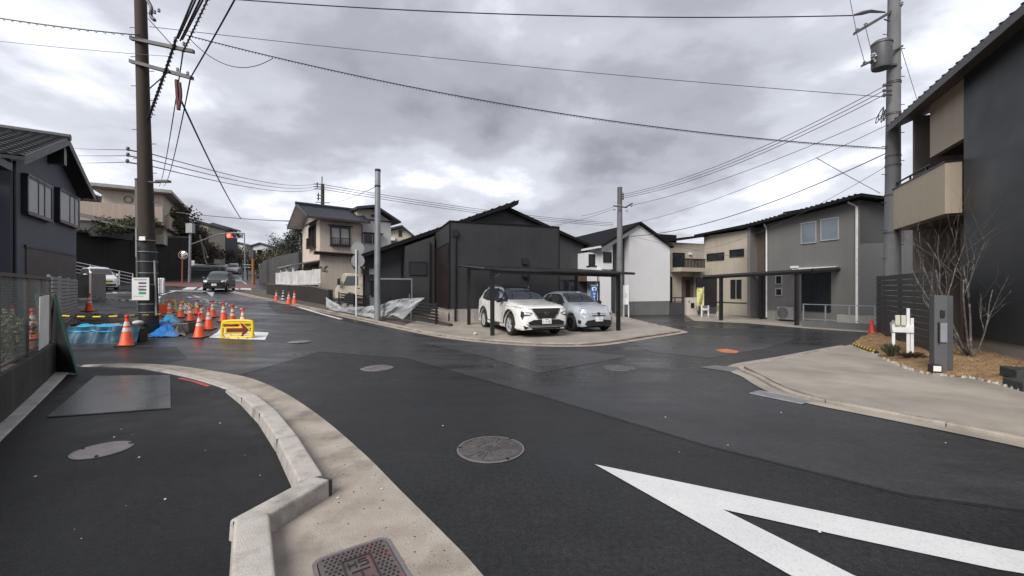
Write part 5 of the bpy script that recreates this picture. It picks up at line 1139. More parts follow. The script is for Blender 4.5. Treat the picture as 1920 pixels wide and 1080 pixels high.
fbe = Fr(fbf.p(0, .045, 0).xy, fbf.v, 0); part(t, 'board', M_WB, lambda b: fbe.box(b, 0, 1.6, -.0, .04, 1.95, 2.8))
part(t, 'ledge', M_WB, lambda b: fbf.box(b, u0, u1, -.12, -.003, 1.86, 1.94))
part(t, 'mesh_gate', M_LOUV, lambda b: [fbf.box(b, fbf.at(538)+i*.13, fbf.at(538)+i*.13+.05, -.2, -.16, 1.2, 1.84) for i in range(8)]+[fbf.box(b, fbf.at(538), fbf.at(538)+1.0, -.21, -.15, z, z+.05) for z in (1.2, 1.5, 1.8)])
for i, px in enumerate((547, 560, 572, 585, 596)): 
    u = fbf.at(px); p = fbf.p(u, .5, 2.15); leafbush('potted_plant', 'dark potted plant behind the white board fence, number %s from the street end' % ('one', 'two', 'three', 'four', 'five')[i], (p.x, p.y, 2.85), (.28, .2, .22), 120, (.02, .022, .015), 'plant', .1, False, 'plants behind the board fence', 240, None, 6)
# white guard rail at the parking on the left
M_GRW = mat('guard_white', (.66, .66, .67), .5, dirt=((.4, .36, .3), .3, 2))
a, c = W(140, 540, 33.0), W(249, 540, 36.5); a.z = 3.2; c.z = 1.75
t = thing('guard_rail', 'white pipe guard rail sloping behind the white parked car', 'guard rail', V((a.x, a.y, zg(a.x, a.y))))
for k in range(4):
    part(t, 'rail', M_GRW, lambda b: b.tube([a+V((0, 0, .55-.28*k)), c+V((0, 0, 1.15-.28*k))], .035, 6))
for k in range(5):
    p = a.lerp(c, k/4); part(t, 'post', M_GRW, lambda b: b.tube([V((p.x, p.y, p.z+(.6*(1-k/4)+1.2*k/4)))-V((0, 0, 0)), V((p.x, p.y, p.z-.5))], .045, 6))
for i, px in enumerate((302, 306.5, 298)):
    p = G(px, 549+i*.5); tag(part(None, 'guard_post', M_GRW, lambda b: b.lathe([(.09, -.05), (.09, 1.0), (.05, 1.08)], p, 8), origin=p), 'stubby white guard post behind the old pole, %s' % ('middle', 'right', 'left')[i], 'guard post', 'white guard posts')
# traffic signal with arm, curve mirror, brown pole, small signs
b0 = G(355, 530); 
t = thing('traffic_signal', 'grey signal pole with long arm carrying a red traffic light', 'traffic light', b0)
sY = b0.y; tp = W(357, 418, sY); part(t, 'pole', M_GREYM, lambda b: b.tube([b0, V((tp.x, tp.y, tp.z))], [.14, .10], 10), smooth=40)
e1_ = W(357, 459, sY); e2_ = W(410, 439, sY-2); e3_ = W(438, 436, sY-3); e4_ = W(458, 438, sY-3.5)
part(t, 'arm', M_GREYM, lambda b: b.tube([e1_, e2_, e3_, e4_], .06, 8), smooth=40)
part(t, 'control_box', mat('box_grey', (.32, .32, .33), .5), lambda b: b.box(W(357, 428, sY-.2), (.65, .4, .95)))
lp = W(430, 442, sY-3); hs_ = part(t, 'signal_head', mat('signal_grey', (.35, .36, .37), .5), lambda b: b.box(lp+V((.45, .12, 0)), (1.45, .16, .42)), bevel=.05)
part(hs_, 'red_lens', emis('signal_red', (1.0, .03, .015), 5.0), lambda b: b.lathe([(.001, .06), (.16, .04), (.18, 0)], lp+V((.02, -.12, 0)), 16, (0, -1, 0), cap=False))
for dx in (.45, .88): part(hs_, 'dark_lens', M_FRB, lambda b: b.lathe([(.001, .03), (.17, .02), (.19, 0)], lp+V((dx, .03, 0)), 16, (0, -1, 0), cap=False))
for dx in (.02, .45, .88): part(hs_, 'visor', mat('signal_grey', (.35, .36, .37), .5), lambda b: b.add([lp+V((dx+.2*math.cos(q), .03-d, .2*math.sin(q))) for d in (0, .2) for q in [math.pi*i/8 for i in range(9)]], [(i, i+1, i+10, i+9) for i in range(8)]))
part(t, 'drop_pole', M_GREYM, lambda b: b.tube([e4_, e4_+V((.1, 0, -4.2))], .05, 6))
part(t, 'notice', M_WHITEM, lambda b: b.box(W(362, 493, sY-.2), (.28, .05, .5)))
m0 = G(341.5, 531); mY = m0.y
t = thing('curve_mirror', 'round traffic mirror on an orange post by the retaining wall', 'mirror', m0)
part(t, 'post', mat('mirror_orange', (.34, .10, .045), .5), lambda b: b.tube([m0, W(342, 472, mY)], .055, 8), smooth=40)
part(t, 'rim', mat('mirror_rim', (.4, .2, .12), .5), lambda b: b.lathe([(.36, 0), (.42, .0), (.42, .08), (.36, .08)], W(344, 478, mY), 20, (.2, -1, 0), cap=False))
part(t, 'mirror_face', mat('mirror_glass', (.7, .7, .72), .05, 1.0), lambda b: b.lathe([(.001, .10), (.2, .08), (.37, .02)], W(344, 478, mY), 20, (.2, -1, 0), cap=False), smooth=True)
M_OCH = mat('ochre_paint', (.28, .13, .035), .6, var=.2)
p0 = G(475, 533); t = thing('ochre_pole', 'ochre painted pole at the crossing right of the street', 'pole', p0)
part(t, 'shaft', M_OCH, lambda b: b.tube([p0, W(474, 482, p0.y)], .14, 8)); part(t, 'head', M_GRD, lambda b: b.box(W(473, 476, p0.y), (.5, .4, .8)))
p0 = G(411, 520); t = thing('road_sign', 'small pale road sign board on thin post up the street', 'sign', p0)
part(t, 'post', M_GREYM, lambda b: b.tube([p0, W(411, 496, p0.y)], .05, 6)); part(t, 'board', M_WHITEM, lambda b: b.box(W(407, 490, p0.y), (.8, .05, .5)))
p0 = G(456, 524); t = thing('steel_gate', 'pale gate frame at the right of the far street', 'gate', p0)
for px in (455.5, 464): part(t, 'post', M_GREYM, lambda b: b.tube([G(px, 523), W(px, 488, p0.y)], .07, 6))
part(t, 'bar', M_GREYM, lambda b: (b.tube([W(455, 496, p0.y), W(470, 497, p0.y)], .06, 6), b.tube([W(455, 501, p0.y), W(470, 502, p0.y)], .06, 6)))
p0 = G(386, 530)
t = thing('broken_conduit', 'pale bent conduit pipe hanging down the roadside bank', 'pipe', W(385, 500, 50)); part(t, 'pipe', mat('pale_pipe', (.22, .20, .18), .7), lambda b: (b.tube(rescur([W(374, 440, 50), W(380, 465, 50), W(385, 490, 50), W(391, 497, 50)], 5), .10, 6), b.tube(rescur([W(381, 460, 50), W(386, 472, 50), W(388, 482, 50)], 5), .06, 6)))
part(t, 'lamp_disc', M_WHITEM, lambda b: b.lathe([(.001, .03), (.14, 0)], W(389, 482, 49.8), 12, (0, -1, 0), cap=False))
# ================================================================ vehicles
def lerpt(tab, x):
    tab = sorted(tab)
    if x <= tab[0][0]: return tab[0][1]
    for (a, va), (c, vc) in zip(tab, tab[1:]):
        if x <= c: 
            f = (x-a)/(c-a); f = f*f*(3-2*f)*.5+f*.5; return va+(vc-va)*f
    return tab[-1][1]
M_TYRE = mat('tyre_rubber', (.012, .012, .012), .8, var=.2); M_RIM = mat('alloy_silver', (.62, .62, .64), .35, .4); M_RIMB = mat('alloy_black', (.02, .02, .022), .35, .4)
M_CGL = mat('car_glass', (.035, .04, .044), .03, spec=.9, coat=.8); M_TRIM = mat('car_black_trim', (.014, .014, .015), .5); M_CHROME = mat('chrome', (.6, .6, .62), .15, 1.0)  # M_CGL: raised base colour paints in sky reflection on the glass
M_LAMP = mat('headlamp', (.62, .64, .66), .12, .15, coat=1); M_PLATE = mat('plate_white', (.75, .75, .74), .4); M_PLTX = mat('plate_green', (.02, .06, .035), .5)
M_UNDER = mat('underbody', (.008, .008, .008), .9)
class Car:
    def __init__(s, name, label, paint, L, wb, wr, top, belt, wid, roofw, zlow=.22, arch=.06, offs=0, ns=96):
        s.t = thing(name, label, 'car'); s.paint = paint; s.L, s.wb, s.wr = L, wb, wr; s.wx = (wb/2+offs, -wb/2+offs)
        X = [L/2-.0008-(L-.0016)*i/ns for i in range(ns+1)]; secs = []
        for x in X:
            w = lerpt(wid, x); zt = lerpt(top, x); zb = min(lerpt(belt, x), zt-.015); zl = zlow
            for k in s.wx:
                R = wr+arch; d = abs(x-k)
                if d < R: zl = max(zl, wr*.98+math.sqrt(R*R-d*d))
            zl = min(zl, zb-.06)
            e = max(0, (abs(x)-L/2+.22)/.22); zl += .04*e*e
            g = max(0, min(1, (zt-zb)/.42)); wr_ = w*.86+(roofw-w*.86)*g
            zm = zl+(zb-zl)*.45
            pts = [(w*.55, zl), (w*.93, zl), (w*.985, zl+min(.05, (zb-zl)*.2)), (w, zm), (w*.99, zl+(zb-zl)*.75), (w*.965, zb-.03*min(1, (zb-zl)*4)), (w*.93, zb),
                   (w*.90+(wr_-w*.90)*.35, zb+(zt-zb)*.35), (w*.90+(wr_-w*.90)*.75, zb+(zt-zb)*.72), (wr_, zt-(zt-zb)*.11-.004), (wr_*.82, zt-(zt-zb)*.03), (wr_*.4, zt-.002), (0, zt)]
            secs.append([(x, y, z) for y, z in pts])
        n = len(secs[0]); vs_ = []; b = MB()
        for sc in secs:
            vs_ += [V(p) for p in sc]+[V((p[0], -p[1], p[2])) for p in sc[-2::-1]]
        m = 2*n-1; fs = [(i*m+j, i*m+j+1, (i+1)*m+j+1, (i+1)*m+j) for i in range(ns) for j in range(m-1)]
        fs += [tuple(range(m)), tuple(range(ns*m+m-1, ns*m-1, -1))]
        b.add(vs_, fs); s.body = b.build('body', paint, s.t, smooth=38)
        bm = bmesh.new(); bm.from_mesh(s.body.data); s.bvh = BVHTree.FromBMesh(bm); bm.free()
        b = MB(); b.box((s.wx[0]/2+s.wx[1]/2, 0, zlow+.10), (L*.94, lerpt(wid, 0)*1.5, .26)); 
        for k in s.wx: b.box((k, 0, wr+.12), (wr*2.05, lerpt(wid, k)*1.80, wr*1.05))
        b.build('underbody', M_UNDER, s.t)
    def patch(s, name, m, poly, d, off=.006, cuts=4, mirror=False, par=None, thick=0):
        for sg in ((1, -1) if mirror else (1,)):
            bm = bmesh.new(); pv = []
            for (a, c) in poly: pv.append(bm.verts.new((a*(sg if d in 'FR' else 1), c*(sg if d == 'T' else 1), 0)))
            bm.faces.new(pv); bmesh.ops.triangulate(bm, faces=bm.faces)
            bmesh.ops.subdivide_edges(bm, edges=bm.edges, cuts=cuts, use_grid_fill=True); bmesh.ops.triangulate(bm, faces=bm.faces)
            bad = []
            for v in bm.verts:
                a, c = v.co.x, v.co.y
                if d == 'F': o, r = V((6, a, c)), V((-1, 0, 0))
                elif d == 'R': o, r = V((-6, a, c)), V((1, 0, 0))
                elif d == 'S': o, r = V((a, 6*sg, c)), V((0, -sg, 0))
                else: o, r = V((a, c, 6)), V((0, 0, -1))
                hit, nn, i, ds = s.bvh.ray_cast(o, r)
                if hit is None: bad.append(v); continue
                if nn.dot(r) > 0: nn = -nn
                v.co = hit+(nn*.5-r*.5).normalized()*off
            if bad: bmesh.ops.delete(bm, geom=bad, context='VERTS')
            if not bm.faces: bm.free(); continue
            bm.normal_update(); rr = {'F': V((1, 0, 0)), 'R': V((-1, 0, 0)), 'S': V((0, sg, 0)), 'T': V((0, 0, 1))}[d]
            for f in bm.faces:
                if f.normal.dot(rr) < 0: f.normal_flip()
            if not bm.verts: bm.free(); continue
            me = bpy.data.meshes.new(name); bm.to_mesh(me); bm.free(); me.materials.append(m); me.polygons.foreach_set('use_smooth', [True]*len(me.polygons))
            o_ = link(me, name, par or s.t)
        return o_
    def ring(s, name, m, k, r0, r1, off, a0=-5, a1=185):
        n = 22; poly = [(k+r1*math.cos(math.radians(a0+(a1-a0)*i/n)), s.wr+r1*math.sin(math.radians(a0+(a1-a0)*i/n))) for i in range(n+1)]+[(k+r0*math.cos(math.radians(a1-(a1-a0)*i/n)), s.wr+r0*math.sin(math.radians(a1-(a1-a0)*i/n))) for i in range(n+1)]
        s.patch(name, m, poly, 'S', off, 1, True)
    def wheels(s, track, w=.21, rimm=M_RIM, spokes=10, rimr=.68):
        for k in s.wx:
            for sg in (1, -1):
                c = V((k, sg*(track-w/2), s.wr)); ax = (0, sg, 0); r = s.wr
                wh = MB().lathe([(r*.55, -w/2), (r*.93, -w/2), (r, -w*.34), (r, w*.34), (r*.94, w*.47), (r*rimr*1.02, w/2), (r*rimr, w*.44), (r*rimr*.98, -.02)], c, 32, ax, cap=False).build('wheel', M_TYRE, s.t, smooth=35)
                MB().lathe([(r*rimr, w*.45), (r*rimr*.93, w*.47), (r*rimr*.9, w*.2)], c, 32, ax, cap=False).build('rim', rimm, wh, smooth=35)
                MB().lathe([(.001, w*.1), (r*rimr*.92, w*.1)], c, 24, ax, cap=False).build('brake_disc', M_UNDER, wh)
                b = MB(); e1 = V((1, 0, 0)); e3 = V((0, 0, 1)); nn = V(ax)
                for i in range(spokes):
                    a = 2*math.pi*i/spokes+(.12 if i % 2 else -.12); d = e1*math.cos(a)+e3*math.sin(a); q = d.cross(nn)
                    b.obox(c+d*r*.06-q*r*.035+nn*w*.28, d*r*(rimr*.94-.06), q*r*.07, nn*w*.14)
                b.lathe([(r*.14, w*.25), (r*.14, w*.46), (.001, w*.47)], c, 12, ax, cap=False)
                b.build('spokes', rimm, wh)
    def mirror(s, x, y, z, m):
        for sg in (1, -1):
            o = MB().lathe([(.001, -.10), (.06, -.09), (.085, -.03), (.085, .05), (.05, .09), (.001, .10)], (x, sg*(y+.12), z), 12, (0, sg, 0)).build('side_mirror', m, s.t, smooth=True)
            MB().tube([(x+.03, sg*(y-.02), z-.08), (x, sg*(y+.08), z-.03)], .022, 6).build('mirror_arm', M_TRIM, o)
    def plate(s, z, pat=True, m=M_PLATE, w=.33, off=.03, d='F', text=True):
        hit, nn, i, ds = s.bvh.ray_cast(V((6, 0, z)), V((-1, 0, 0))); x = hit.x+off
        o = MB().box((x, 0, z), (.012, w, w*.5)).build('number_plate', m, s.t)
        if text:
            b = MB(); 
            def st(y, zz, dy, dz): b.box((x+.0075, y, z+zz), (.003, dy, dz))
            st(-.12, -.02, .02, .03); st(-.05, -.02, .012, .012); st(-.01, -.02, .014, .06); st(.05, -.02, .012, .07); st(.10, .012, .04, .010); st(.085, -.02, .010, .07); st(.118, -.02, .010, .07); st(.10, -.05, .04, .010); st(.0, .05, .12, .014)
            b.build('plate_characters', M_PLTX, o)
        return o
    def place(s, p, yaw): s.t.location = p; s.t.rotation_euler = (0, 0, yaw)
YAW = lambda a: math.atan2(-math.cos(math.radians(a)), math.sin(math.radians(a)))
def paintm(name, col, metal=0.0, rough=.3): return mat(name, col, rough, metal, .03, 3, coat=1.0)
# ---- white and black SUV
P_W = paintm('pearl_white_paint', (.80, .79, .76))
c = Car('suv', 'white sport utility car with black roof parked under the carport', P_W, 4.68, 2.705, .365,
        [(2.34, .80), (2.30, .93), (2.2, 1.0), (1.9, 1.055), (1.4, 1.11), (1.0, 1.15), (.88, 1.18), (.3, 1.47), (-.05, 1.60), (-.4, 1.665), (-.9, 1.69), (-1.5, 1.665), (-1.9, 1.60), (-2.05, 1.53), (-2.22, 1.22), (-2.30, 1.10), (-2.34, .85)],
        [(2.34, .72), (2.2, .92), (1.8, 1.0), (1.0, 1.06), (0, 1.09), (-1, 1.12), (-2.0, 1.18), (-2.34, .80)],
        [(2.34, .66), (2.28, .76), (2.15, .85), (1.9, .90), (1.3, .92), (-1.6, .92), (-2.0, .90), (-2.25, .82), (-2.34, .72)], .60, .24, .075)
c.wheels(.915, .225); 
for k in c.wx: c.ring('arch_cladding', M_TRIM, k, c.wr+.09, c.wr+.16, .012, 2, 178)
c.patch('sill_cladding', M_TRIM, [(.92, .25), (.92, .36), (-.92, .38), (-.92, .25)], 'S', .012, 3, True); c.patch('sill_strip', M_CHROME, [(.85, .365), (.85, .395), (-.85, .415), (-.85, .385)], 'S', .018, 2, True)
c.patch('windscreen', M_CGL, [(-.70, 1.19), (.70, 1.19), (.60, 1.50), (.50, 1.585), (-.50, 1.585), (-.60, 1.50)], 'F', .014, 12)
c.patch('window', M_CGL, [(.62, 1.15), (.10, 1.49), (-.22, 1.565), (-.22, 1.15)], 'S', .010, 8, True)
c.patch('window', M_CGL, [(-.28, 1.15), (-.28, 1.57), (-1.02, 1.575), (-1.10, 1.17)], 'S', .010, 8, True)
c.patch('quarter_window', M_CGL, [(-1.17, 1.18), (-1.09, 1.57), (-1.45, 1.55), (-1.78, 1.38), (-1.60, 1.24)], 'S', .010, 8, True)
c.patch('window_surround', M_TRIM, [(.80, 1.12), (.06, 1.52), (-.3, 1.60), (-1.45, 1.585), (-1.86, 1.39), (-1.62, 1.19), (-1.0, 1.12)], 'S', .006, 10, True)
c.patch('a_pillar', M_TRIM, [(.92, 1.12), (.70, 1.14), (.12, 1.50), (-.1, 1.575), (-.05, 1.62), (.3, 1.47)], 'S', .009, 8, True)
c.patch('roof_skin', M_TRIM, [(-.02, .52), (-1.95, .52), (-1.95, -.52), (-.02, -.52)], 'T', .010, 14)
c.patch('rear_window', M_CGL, [(-.55, 1.2), (.55, 1.2), (.5, 1.52), (-.5, 1.52)], 'R', .012, 8)
for sg in (1, -1): MB().tube(rescur([V((-.25, sg*.57, 1.62)), V((-.5, sg*.565, 1.685)), V((-1.0, sg*.56, 1.71)), V((-1.6, sg*.555, 1.675)), V((-1.85, sg*.555, 1.58))], 4), .018, 6).build('roof_rail', M_CHROME, c.t, smooth=True)
c.patch('grille', M_TRIM, [(-.50, .94), (.50, .94), (.40, .76), (.27, .60), (-.27, .60), (-.40, .76)], 'F', .012, 9)
c.patch('grille_chrome', M_CHROME, [(.50, .93), (.53, .93), (.40, .70), (.30, .585), (.27, .60), (.38, .70)], 'F', .016, 2, True); c.patch('grille_chrome', M_CHROME, [(-.26, .615), (.26, .615), (.26, .60), (-.26, .60)], 'F', .018, 3)
c.patch('headlamp', M_LAMP, [(.50, .945), (.55, .965), (.80, 1.0), (.87, 1.0), (.80, .95), (.56, .905)], 'F', .012, 7, True)
c.patch('lamp_pod', M_TRIM, [(.50, .80), (.82, .86), (.84, .70), (.80, .58), (.76, .70), (.60, .72)], 'F', .012, 7, True); c.patch('lower_lamp', M_LAMP, [(.54, .79), (.76, .83), (.75, .75), (.60, .74)], 'F', .016, 3, True)
c.patch('lower_intake', M_TRIM, [(-.66, .50), (-.45, .58), (.45, .58), (.66, .50), (.60, .40), (-.60, .40)], 'F', .012, 9)
c.patch('skid_plate', M_CHROME, [(-.72, .47), (-.60, .41), (.60, .41), (.72, .47), (.62, .36), (-.62, .36)], 'F', .024, 9)
c.patch('lower_lip', M_TRIM, [(-.78, .40), (-.62, .34), (.62, .34), (.78, .40), (.74, .27), (-.74, .27)], 'F', .012, 4)
hit = c.bvh.ray_cast(V((6, 0, .80)), V((-1, 0, 0)))[0]; eb = MB().lathe([(.062, 0), (.078, 0), (.078, .012), (.062, .012)], hit+V((.014, 0, 0)), 24, (1, 0, 0), cap=False).build('emblem', M_CHROME, c.t); MB().box(hit+V((.024, 0, 0)), (.012, .19, .03)).build('emblem_bar', M_CHROME, eb)
c.mirror(.62, .88, 1.17, M_TRIM); c.plate(.53)
for x in (.72, -.28, -1.12): c.patch('door_seam', M_UNDER, [(x, .42), (x+.012, .42), (x+.012, 1.10), (x, 1.10)], 'S', .004, 9, True)
for x in (-.12, -.98): c.patch('door_handle', P_W, [(x, .98), (x-.16, .985), (x-.16, .955), (x, .95)], 'S', .022, 1, True)
c.patch('bonnet_seam', M_UNDER, [(.82, 1.0), (1.6, .99), (2.1, .945), (2.1, .935), (1.6, .98), (.82, .99)], 'S', .004, 6, True)
c.place((.22, 15.45, .05), YAW(22.5))
# ---- small grey hatchback
P_G = paintm('light_grey_paint', (.44, .47, .50), .1)
c = Car('hatchback', 'small pale grey round-lamped hatchback parked beside the white car', P_G, 3.66, 2.3, .31,
        [(1.83, .60), (1.80, .72), (1.70, .83), (1.45, .93), (1.15, .985), (.95, 1.02), (.80, 1.06), (.30, 1.36), (.10, 1.43), (-.2, 1.475), (-.6, 1.48), (-1.0, 1.44), (-1.30, 1.36), (-1.52, 1.15), (-1.70, .95), (-1.83, .62)],
        [(1.83, .55), (1.7, .76), (1.3, .87), (.8, .94), (0, .97), (-1.0, 1.0), (-1.5, .98), (-1.83, .58)],
        [(1.83, .50), (1.78, .60), (1.66, .70), (1.4, .785), (1.0, .815), (-1.2, .815), (-1.6, .74), (-1.83, .52)], .53, .20, .05)
c.wheels(.80, .20, M_RIMB, 10)
for k in c.wx: c.ring('arch_lip', P_G, k, c.wr+.065, c.wr+.09, .012, 4, 176)
c.patch('windscreen', M_CGL, [(-.64, 1.06), (.64, 1.06), (.53, 1.37), (.45, 1.40), (-.45, 1.40), (-.53, 1.37)], 'F', .014, 12)
c.patch('window', M_CGL, [(.60, 1.01), (.22, 1.28), (0, 1.36), (-.62, 1.375), (-.70, 1.03)], 'S', .010, 8, True); c.patch('quarter_window', M_CGL, [(-.77, 1.04), (-.69, 1.37), (-1.0, 1.34), (-1.22, 1.12), (-1.1, 1.05)], 'S', .010, 8, True)
c.patch('rear_window', M_CGL, [(-.5, 1.1), (.5, 1.1), (.42, 1.3), (-.42, 1.3)], 'R', .012, 8)
def disc(car, nm, m, y, z, r, off, mirror=True): 
    car.patch(nm, m, [(y+r*math.cos(2*math.pi*i/16), z+r*math.sin(2*math.pi*i/16)) for i in range(16)], 'F', off, 5, mirror)
disc(c, 'lamp_bezel', M_CHROME, .56, .76, .105, .010); disc(c, 'headlamp', M_LAMP, .56, .76, .09, .016); disc(c, 'fog_bezel', M_CHROME, .58, .575, .07, .010); disc(c, 'fog_lamp', M_LAMP, .58, .575, .056, .016)
c.patch('lower_intake', M_TRIM, [(-.58, .30), (-.50, .43), (-.2, .46), (.2, .46), (.50, .43), (.58, .30), (.5, .24), (-.5, .24)], 'F', .012, 9)
c.patch('upper_slot', M_TRIM, [(-.28, .62), (.28, .62), (.30, .59), (-.30, .59)], 'F', .010, 4); c.patch('badge_strip', M_CHROME, [(-.30, .685), (.30, .685), (.30, .675), (-.30, .675)], 'F', .012, 4)
c.patch('emblem', M_TRIM, [(-.06, .72), (.06, .72), (.055, .65), (0, .615), (-.055, .65)], 'F', .018, 2)
c.patch('side_vent', M_TRIM, [(.66, .42), (.72, .46), (.72, .34), (.68, .30)], 'F', .008, 2, True)
c.mirror(.55, .78, 1.03, M_TRIM); c.plate(.48, w=.31)
for x in (.62, -.72): c.patch('door_seam', M_UNDER, [(x, .36), (x+.011, .36), (x+.011, .98), (x, .98)], 'S', .002, 4, True)
c.patch('sill_strip', M_TRIM, [(.75, .2), (.75, .29), (-.75, .29), (-.75, .2)], 'S', .01, 2, True)
c.patch('door_handle', M_CHROME, [(-.45, .87), (-.62, .875), (-.62, .845), (-.45, .84)], 'S', .02, 1, True)
c.place((2.42, 16.5, .05), YAW(23))
# ---- black minicar on the crossing
def kei(name, lab, paint, L, Wd, Hh, nose, p, yaw, plate=M_PLATE, wr=.28):
    hl = L/2; w = Wd/2
    c = Car(name, lab, paint, L, L*.70, wr, [(hl, .66), (hl-.05, .80), (hl-.25, .92), (hl-nose, 1.02), (hl-nose-.12, 1.08), (hl-nose-.62, Hh-.16), (hl-nose-.85, Hh-.06), (0, Hh), (-hl+.5, Hh-.02), (-hl+.15, Hh-.16), (-hl+.04, 1.0), (-hl, .7)],
            [(hl, .6), (hl-.3, .84), (hl-nose, .92), (0, .95), (-hl+.2, .97), (-hl, .65)], [(hl, w*.76), (hl-.12, w*.9), (hl-.4, w), (-hl+.3, w), (-hl, w*.86)], w*.76, .2, .05, ns=64)
    c.wheels(w-.02, .165, M_RIM, 8)
    c.patch('windscreen', M_CGL, [(-w*.84, 1.07), (w*.84, 1.07), (w*.72, Hh-.14), (-w*.72, Hh-.14)], 'F', .014, 12)
    x0 = hl-nose-.30; c.patch('window', M_CGL, [(x0, 1.0), (x0-.45, Hh-.18), (-.1, Hh-.14), (-.1, 1.0)], 'S', .010, 8, True); c.patch('window', M_CGL, [(-.17, 1.0), (-.17, Hh-.14), (-hl+.42, Hh-.16), (-hl+.32, 1.02)], 'S', .010, 8, True)
    c.patch('rear_window', M_CGL, [(-w*.7, 1.05), (w*.7, 1.05), (w*.62, Hh-.2), (-w*.62, Hh-.2)], 'R', .012, 8)
    c.patch('headlamp', M_LAMP, [(w*.52, .80), (w*.88, .90), (w*.9, .74), (w*.6, .70)], 'F', .01, 3, True); c.patch('grille', M_TRIM, [(-w*.45, .66), (w*.45, .66), (w*.42, .58), (-w*.42, .58)], 'F', .01, 3); c.patch('lower_intake', M_TRIM, [(-w*.7, .42), (w*.7, .42), (w*.66, .28), (-w*.66, .28)], 'F', .01, 3)
    c.mirror(hl-nose-.35, w*.95, 1.05, paint); c.plate(.50, m=plate, text=plate is M_PLATE); c.place(p, yaw); return c
slope = math.atan(.05)
p = G(412, 545.5); c = kei('minivan', 'black minicar driving over the crossing with wet bonnet', paintm('black_paint', (.012, .012, .013)), 3.7, 1.66, 1.62, .85, p, YAW(24)); 
p = G(183, 540.5); M_PLY = mat('plate_yellow', (.62, .55, .08), .4); c = kei('kei_car', 'white boxy minicar parked behind the gate post at the left', paintm('white_paint', (.68, .68, .67)), 3.4, 1.48, 1.66, .62, V((-29.6, 29.4, zg(-29.6, 29.4)+.05)), YAW(58), M_PLY)
p = G(438, 514); c = kei('distant_suv', 'white car far up the street coming downhill', paintm('white_paint', (.68, .68, .67)), 4.4, 1.8, 1.72, 1.1, p, YAW(26), wr=.34)
# ---- dump truck beside the cream house
tp_ = W(628, 552, 23.5); tp_.z = .62
t = thing('small_truck', 'cream flatbed truck nosing out from behind the black house', 'truck', tp_)
ft = Fr(tp_.xy, (.96, .28), .62); M_TRK = mat('cream_truck', (.60, .54, .43), .5, var=.1, scale=3, dirt=((.2, .15, .09), .6, 2.5))
part(t, 'cab', M_TRK, lambda b: ft.prof(b, [(0, .45), (.02, .95), (.10, 1.12), (.42, 1.82), (.55, 1.88), (1.52, 1.88), (1.55, .45), (1.15, .42), (1.05, .66), (.82, .78), (.58, .66), (.48, .42)], 0, 1.65), bevel=.03)
part(t, 'cab_window', M_CGL, lambda b: ft.prof(b, [(.42, 1.18), (.64, 1.72), (1.25, 1.72), (1.25, 1.18)], -.012, -.002)); part(t, 'windscreen', M_CGL, lambda b: b.prism([ft.p(.085, .12, 1.16), ft.p(.085, 1.53, 1.16), ft.p(.40, 1.53, 1.80), ft.p(.40, .12, 1.80)], ft.U(-.012)))
part(t, 'mirror', M_TRIM, lambda b: (ft.box(b, .15, .3, -.22, -.12, 1.2, 1.55), b.tube([ft.p(.3, -.0, 1.6), ft.p(.22, -.17, 1.55)], .015, 6)))
part(t, 'flat_bed', mat('bed_grey', (.16, .16, .16), .6), lambda b: (ft.box(b, 1.62, 4.2, -.05, 1.7, .62, .72), ft.box(b, 1.62, 4.2, -.05, -.01, .722, 1.05), ft.box(b, 1.62, 1.67, 0, 1.7, .722, 1.5))); part(t, 'chassis', M_UNDER, lambda b: ft.box(b, .3, 4.1, .35, 1.3, .32, .44))
for u in (.82, 3.3):
    for v in (.1, 1.55): part(t, 'wheel', M_TYRE, lambda b: b.lathe([(.18, -.09), (.33, -.09), (.35, -.05), (.35, .05), (.33, .09), (.18, .09)], ft.p(u, v, .35), 20, (ft.v.x, ft.v.y, 0)))
part(t, 'door_handle', M_TRIM, lambda b: ft.box(b, 1.2, 1.34, -.02, -.002, 1.0, 1.04)); part(t, 'headlamp', M_LAMP, lambda b: ft.box(b, -.02, .06, .1, .35, .62, .8))
# ================================================================ traffic cones and the road works
M_CONE = mat('cone_orange', (.80, .085, .016), .5, var=.16, scale=4, dirt=((.30, .06, .03), .55, 7)); M_CONET = mat('cone_red_cap', (.55, .03, .03), .45); M_BAND = mat('cone_reflector', (.62, .60, .57), .35, var=.12, scale=20); M_CBASE = mat('cone_base', (.02, .02, .02), .7)
M_CONER = mat('cone_red', (.42, .03, .025), .5); M_CONEB = mat('cone_black', (.015, .015, .015), .5)
def cone_proto(cm, capm, bands=True, striped=False):
    t = bpy.data.objects.new('traffic_cone', None); COL.objects.link(t); WO[t.name] = V((0, 0, 0))
    b = MB(); b.box((0, 0, .015), (.38, .38, .03)); b.build('base', M_CBASE, t, bevel=.006, seg=1)
    R = lambda z: .145-.118*(z-.03)/.67
    MB().lathe([(R(.03)+.02, .03), (R(.05), .05), (R(.70), .70), (.001, .71)], (0, 0, 0), 20, cap=False).build('body', cm, t, smooth=40)
    if bands:
        for (a, c) in ((.36, .45), (.50, .60)): MB().lathe([(R(a)+.003, a), (R(c)+.003, c)], (0, 0, 0), 20, cap=False).build('reflective_band', M_BAND, t, smooth=40)
    if striped:
        for (a, c) in ((.05, .15), (.25, .35), (.45, .55), (.62, .69)): MB().lathe([(R(a)+.003, a), (R(c)+.003, c)], (0, 0, 0), 20, cap=False).build('stripe', M_BAND, t, smooth=40)
    if capm: MB().lathe([(.03, .69), (.045, .70), (.05, .74), (.03, .77), (.001, .775)], (0, 0, 0), 14, cap=False).build('cap', capm, t, smooth=40)
    return t
pc = cone_proto(M_CONE, M_CONET); prc = cone_proto(M_CONER, None, False); pbw = cone_proto(M_CONEB, None, False, True)
used = set()
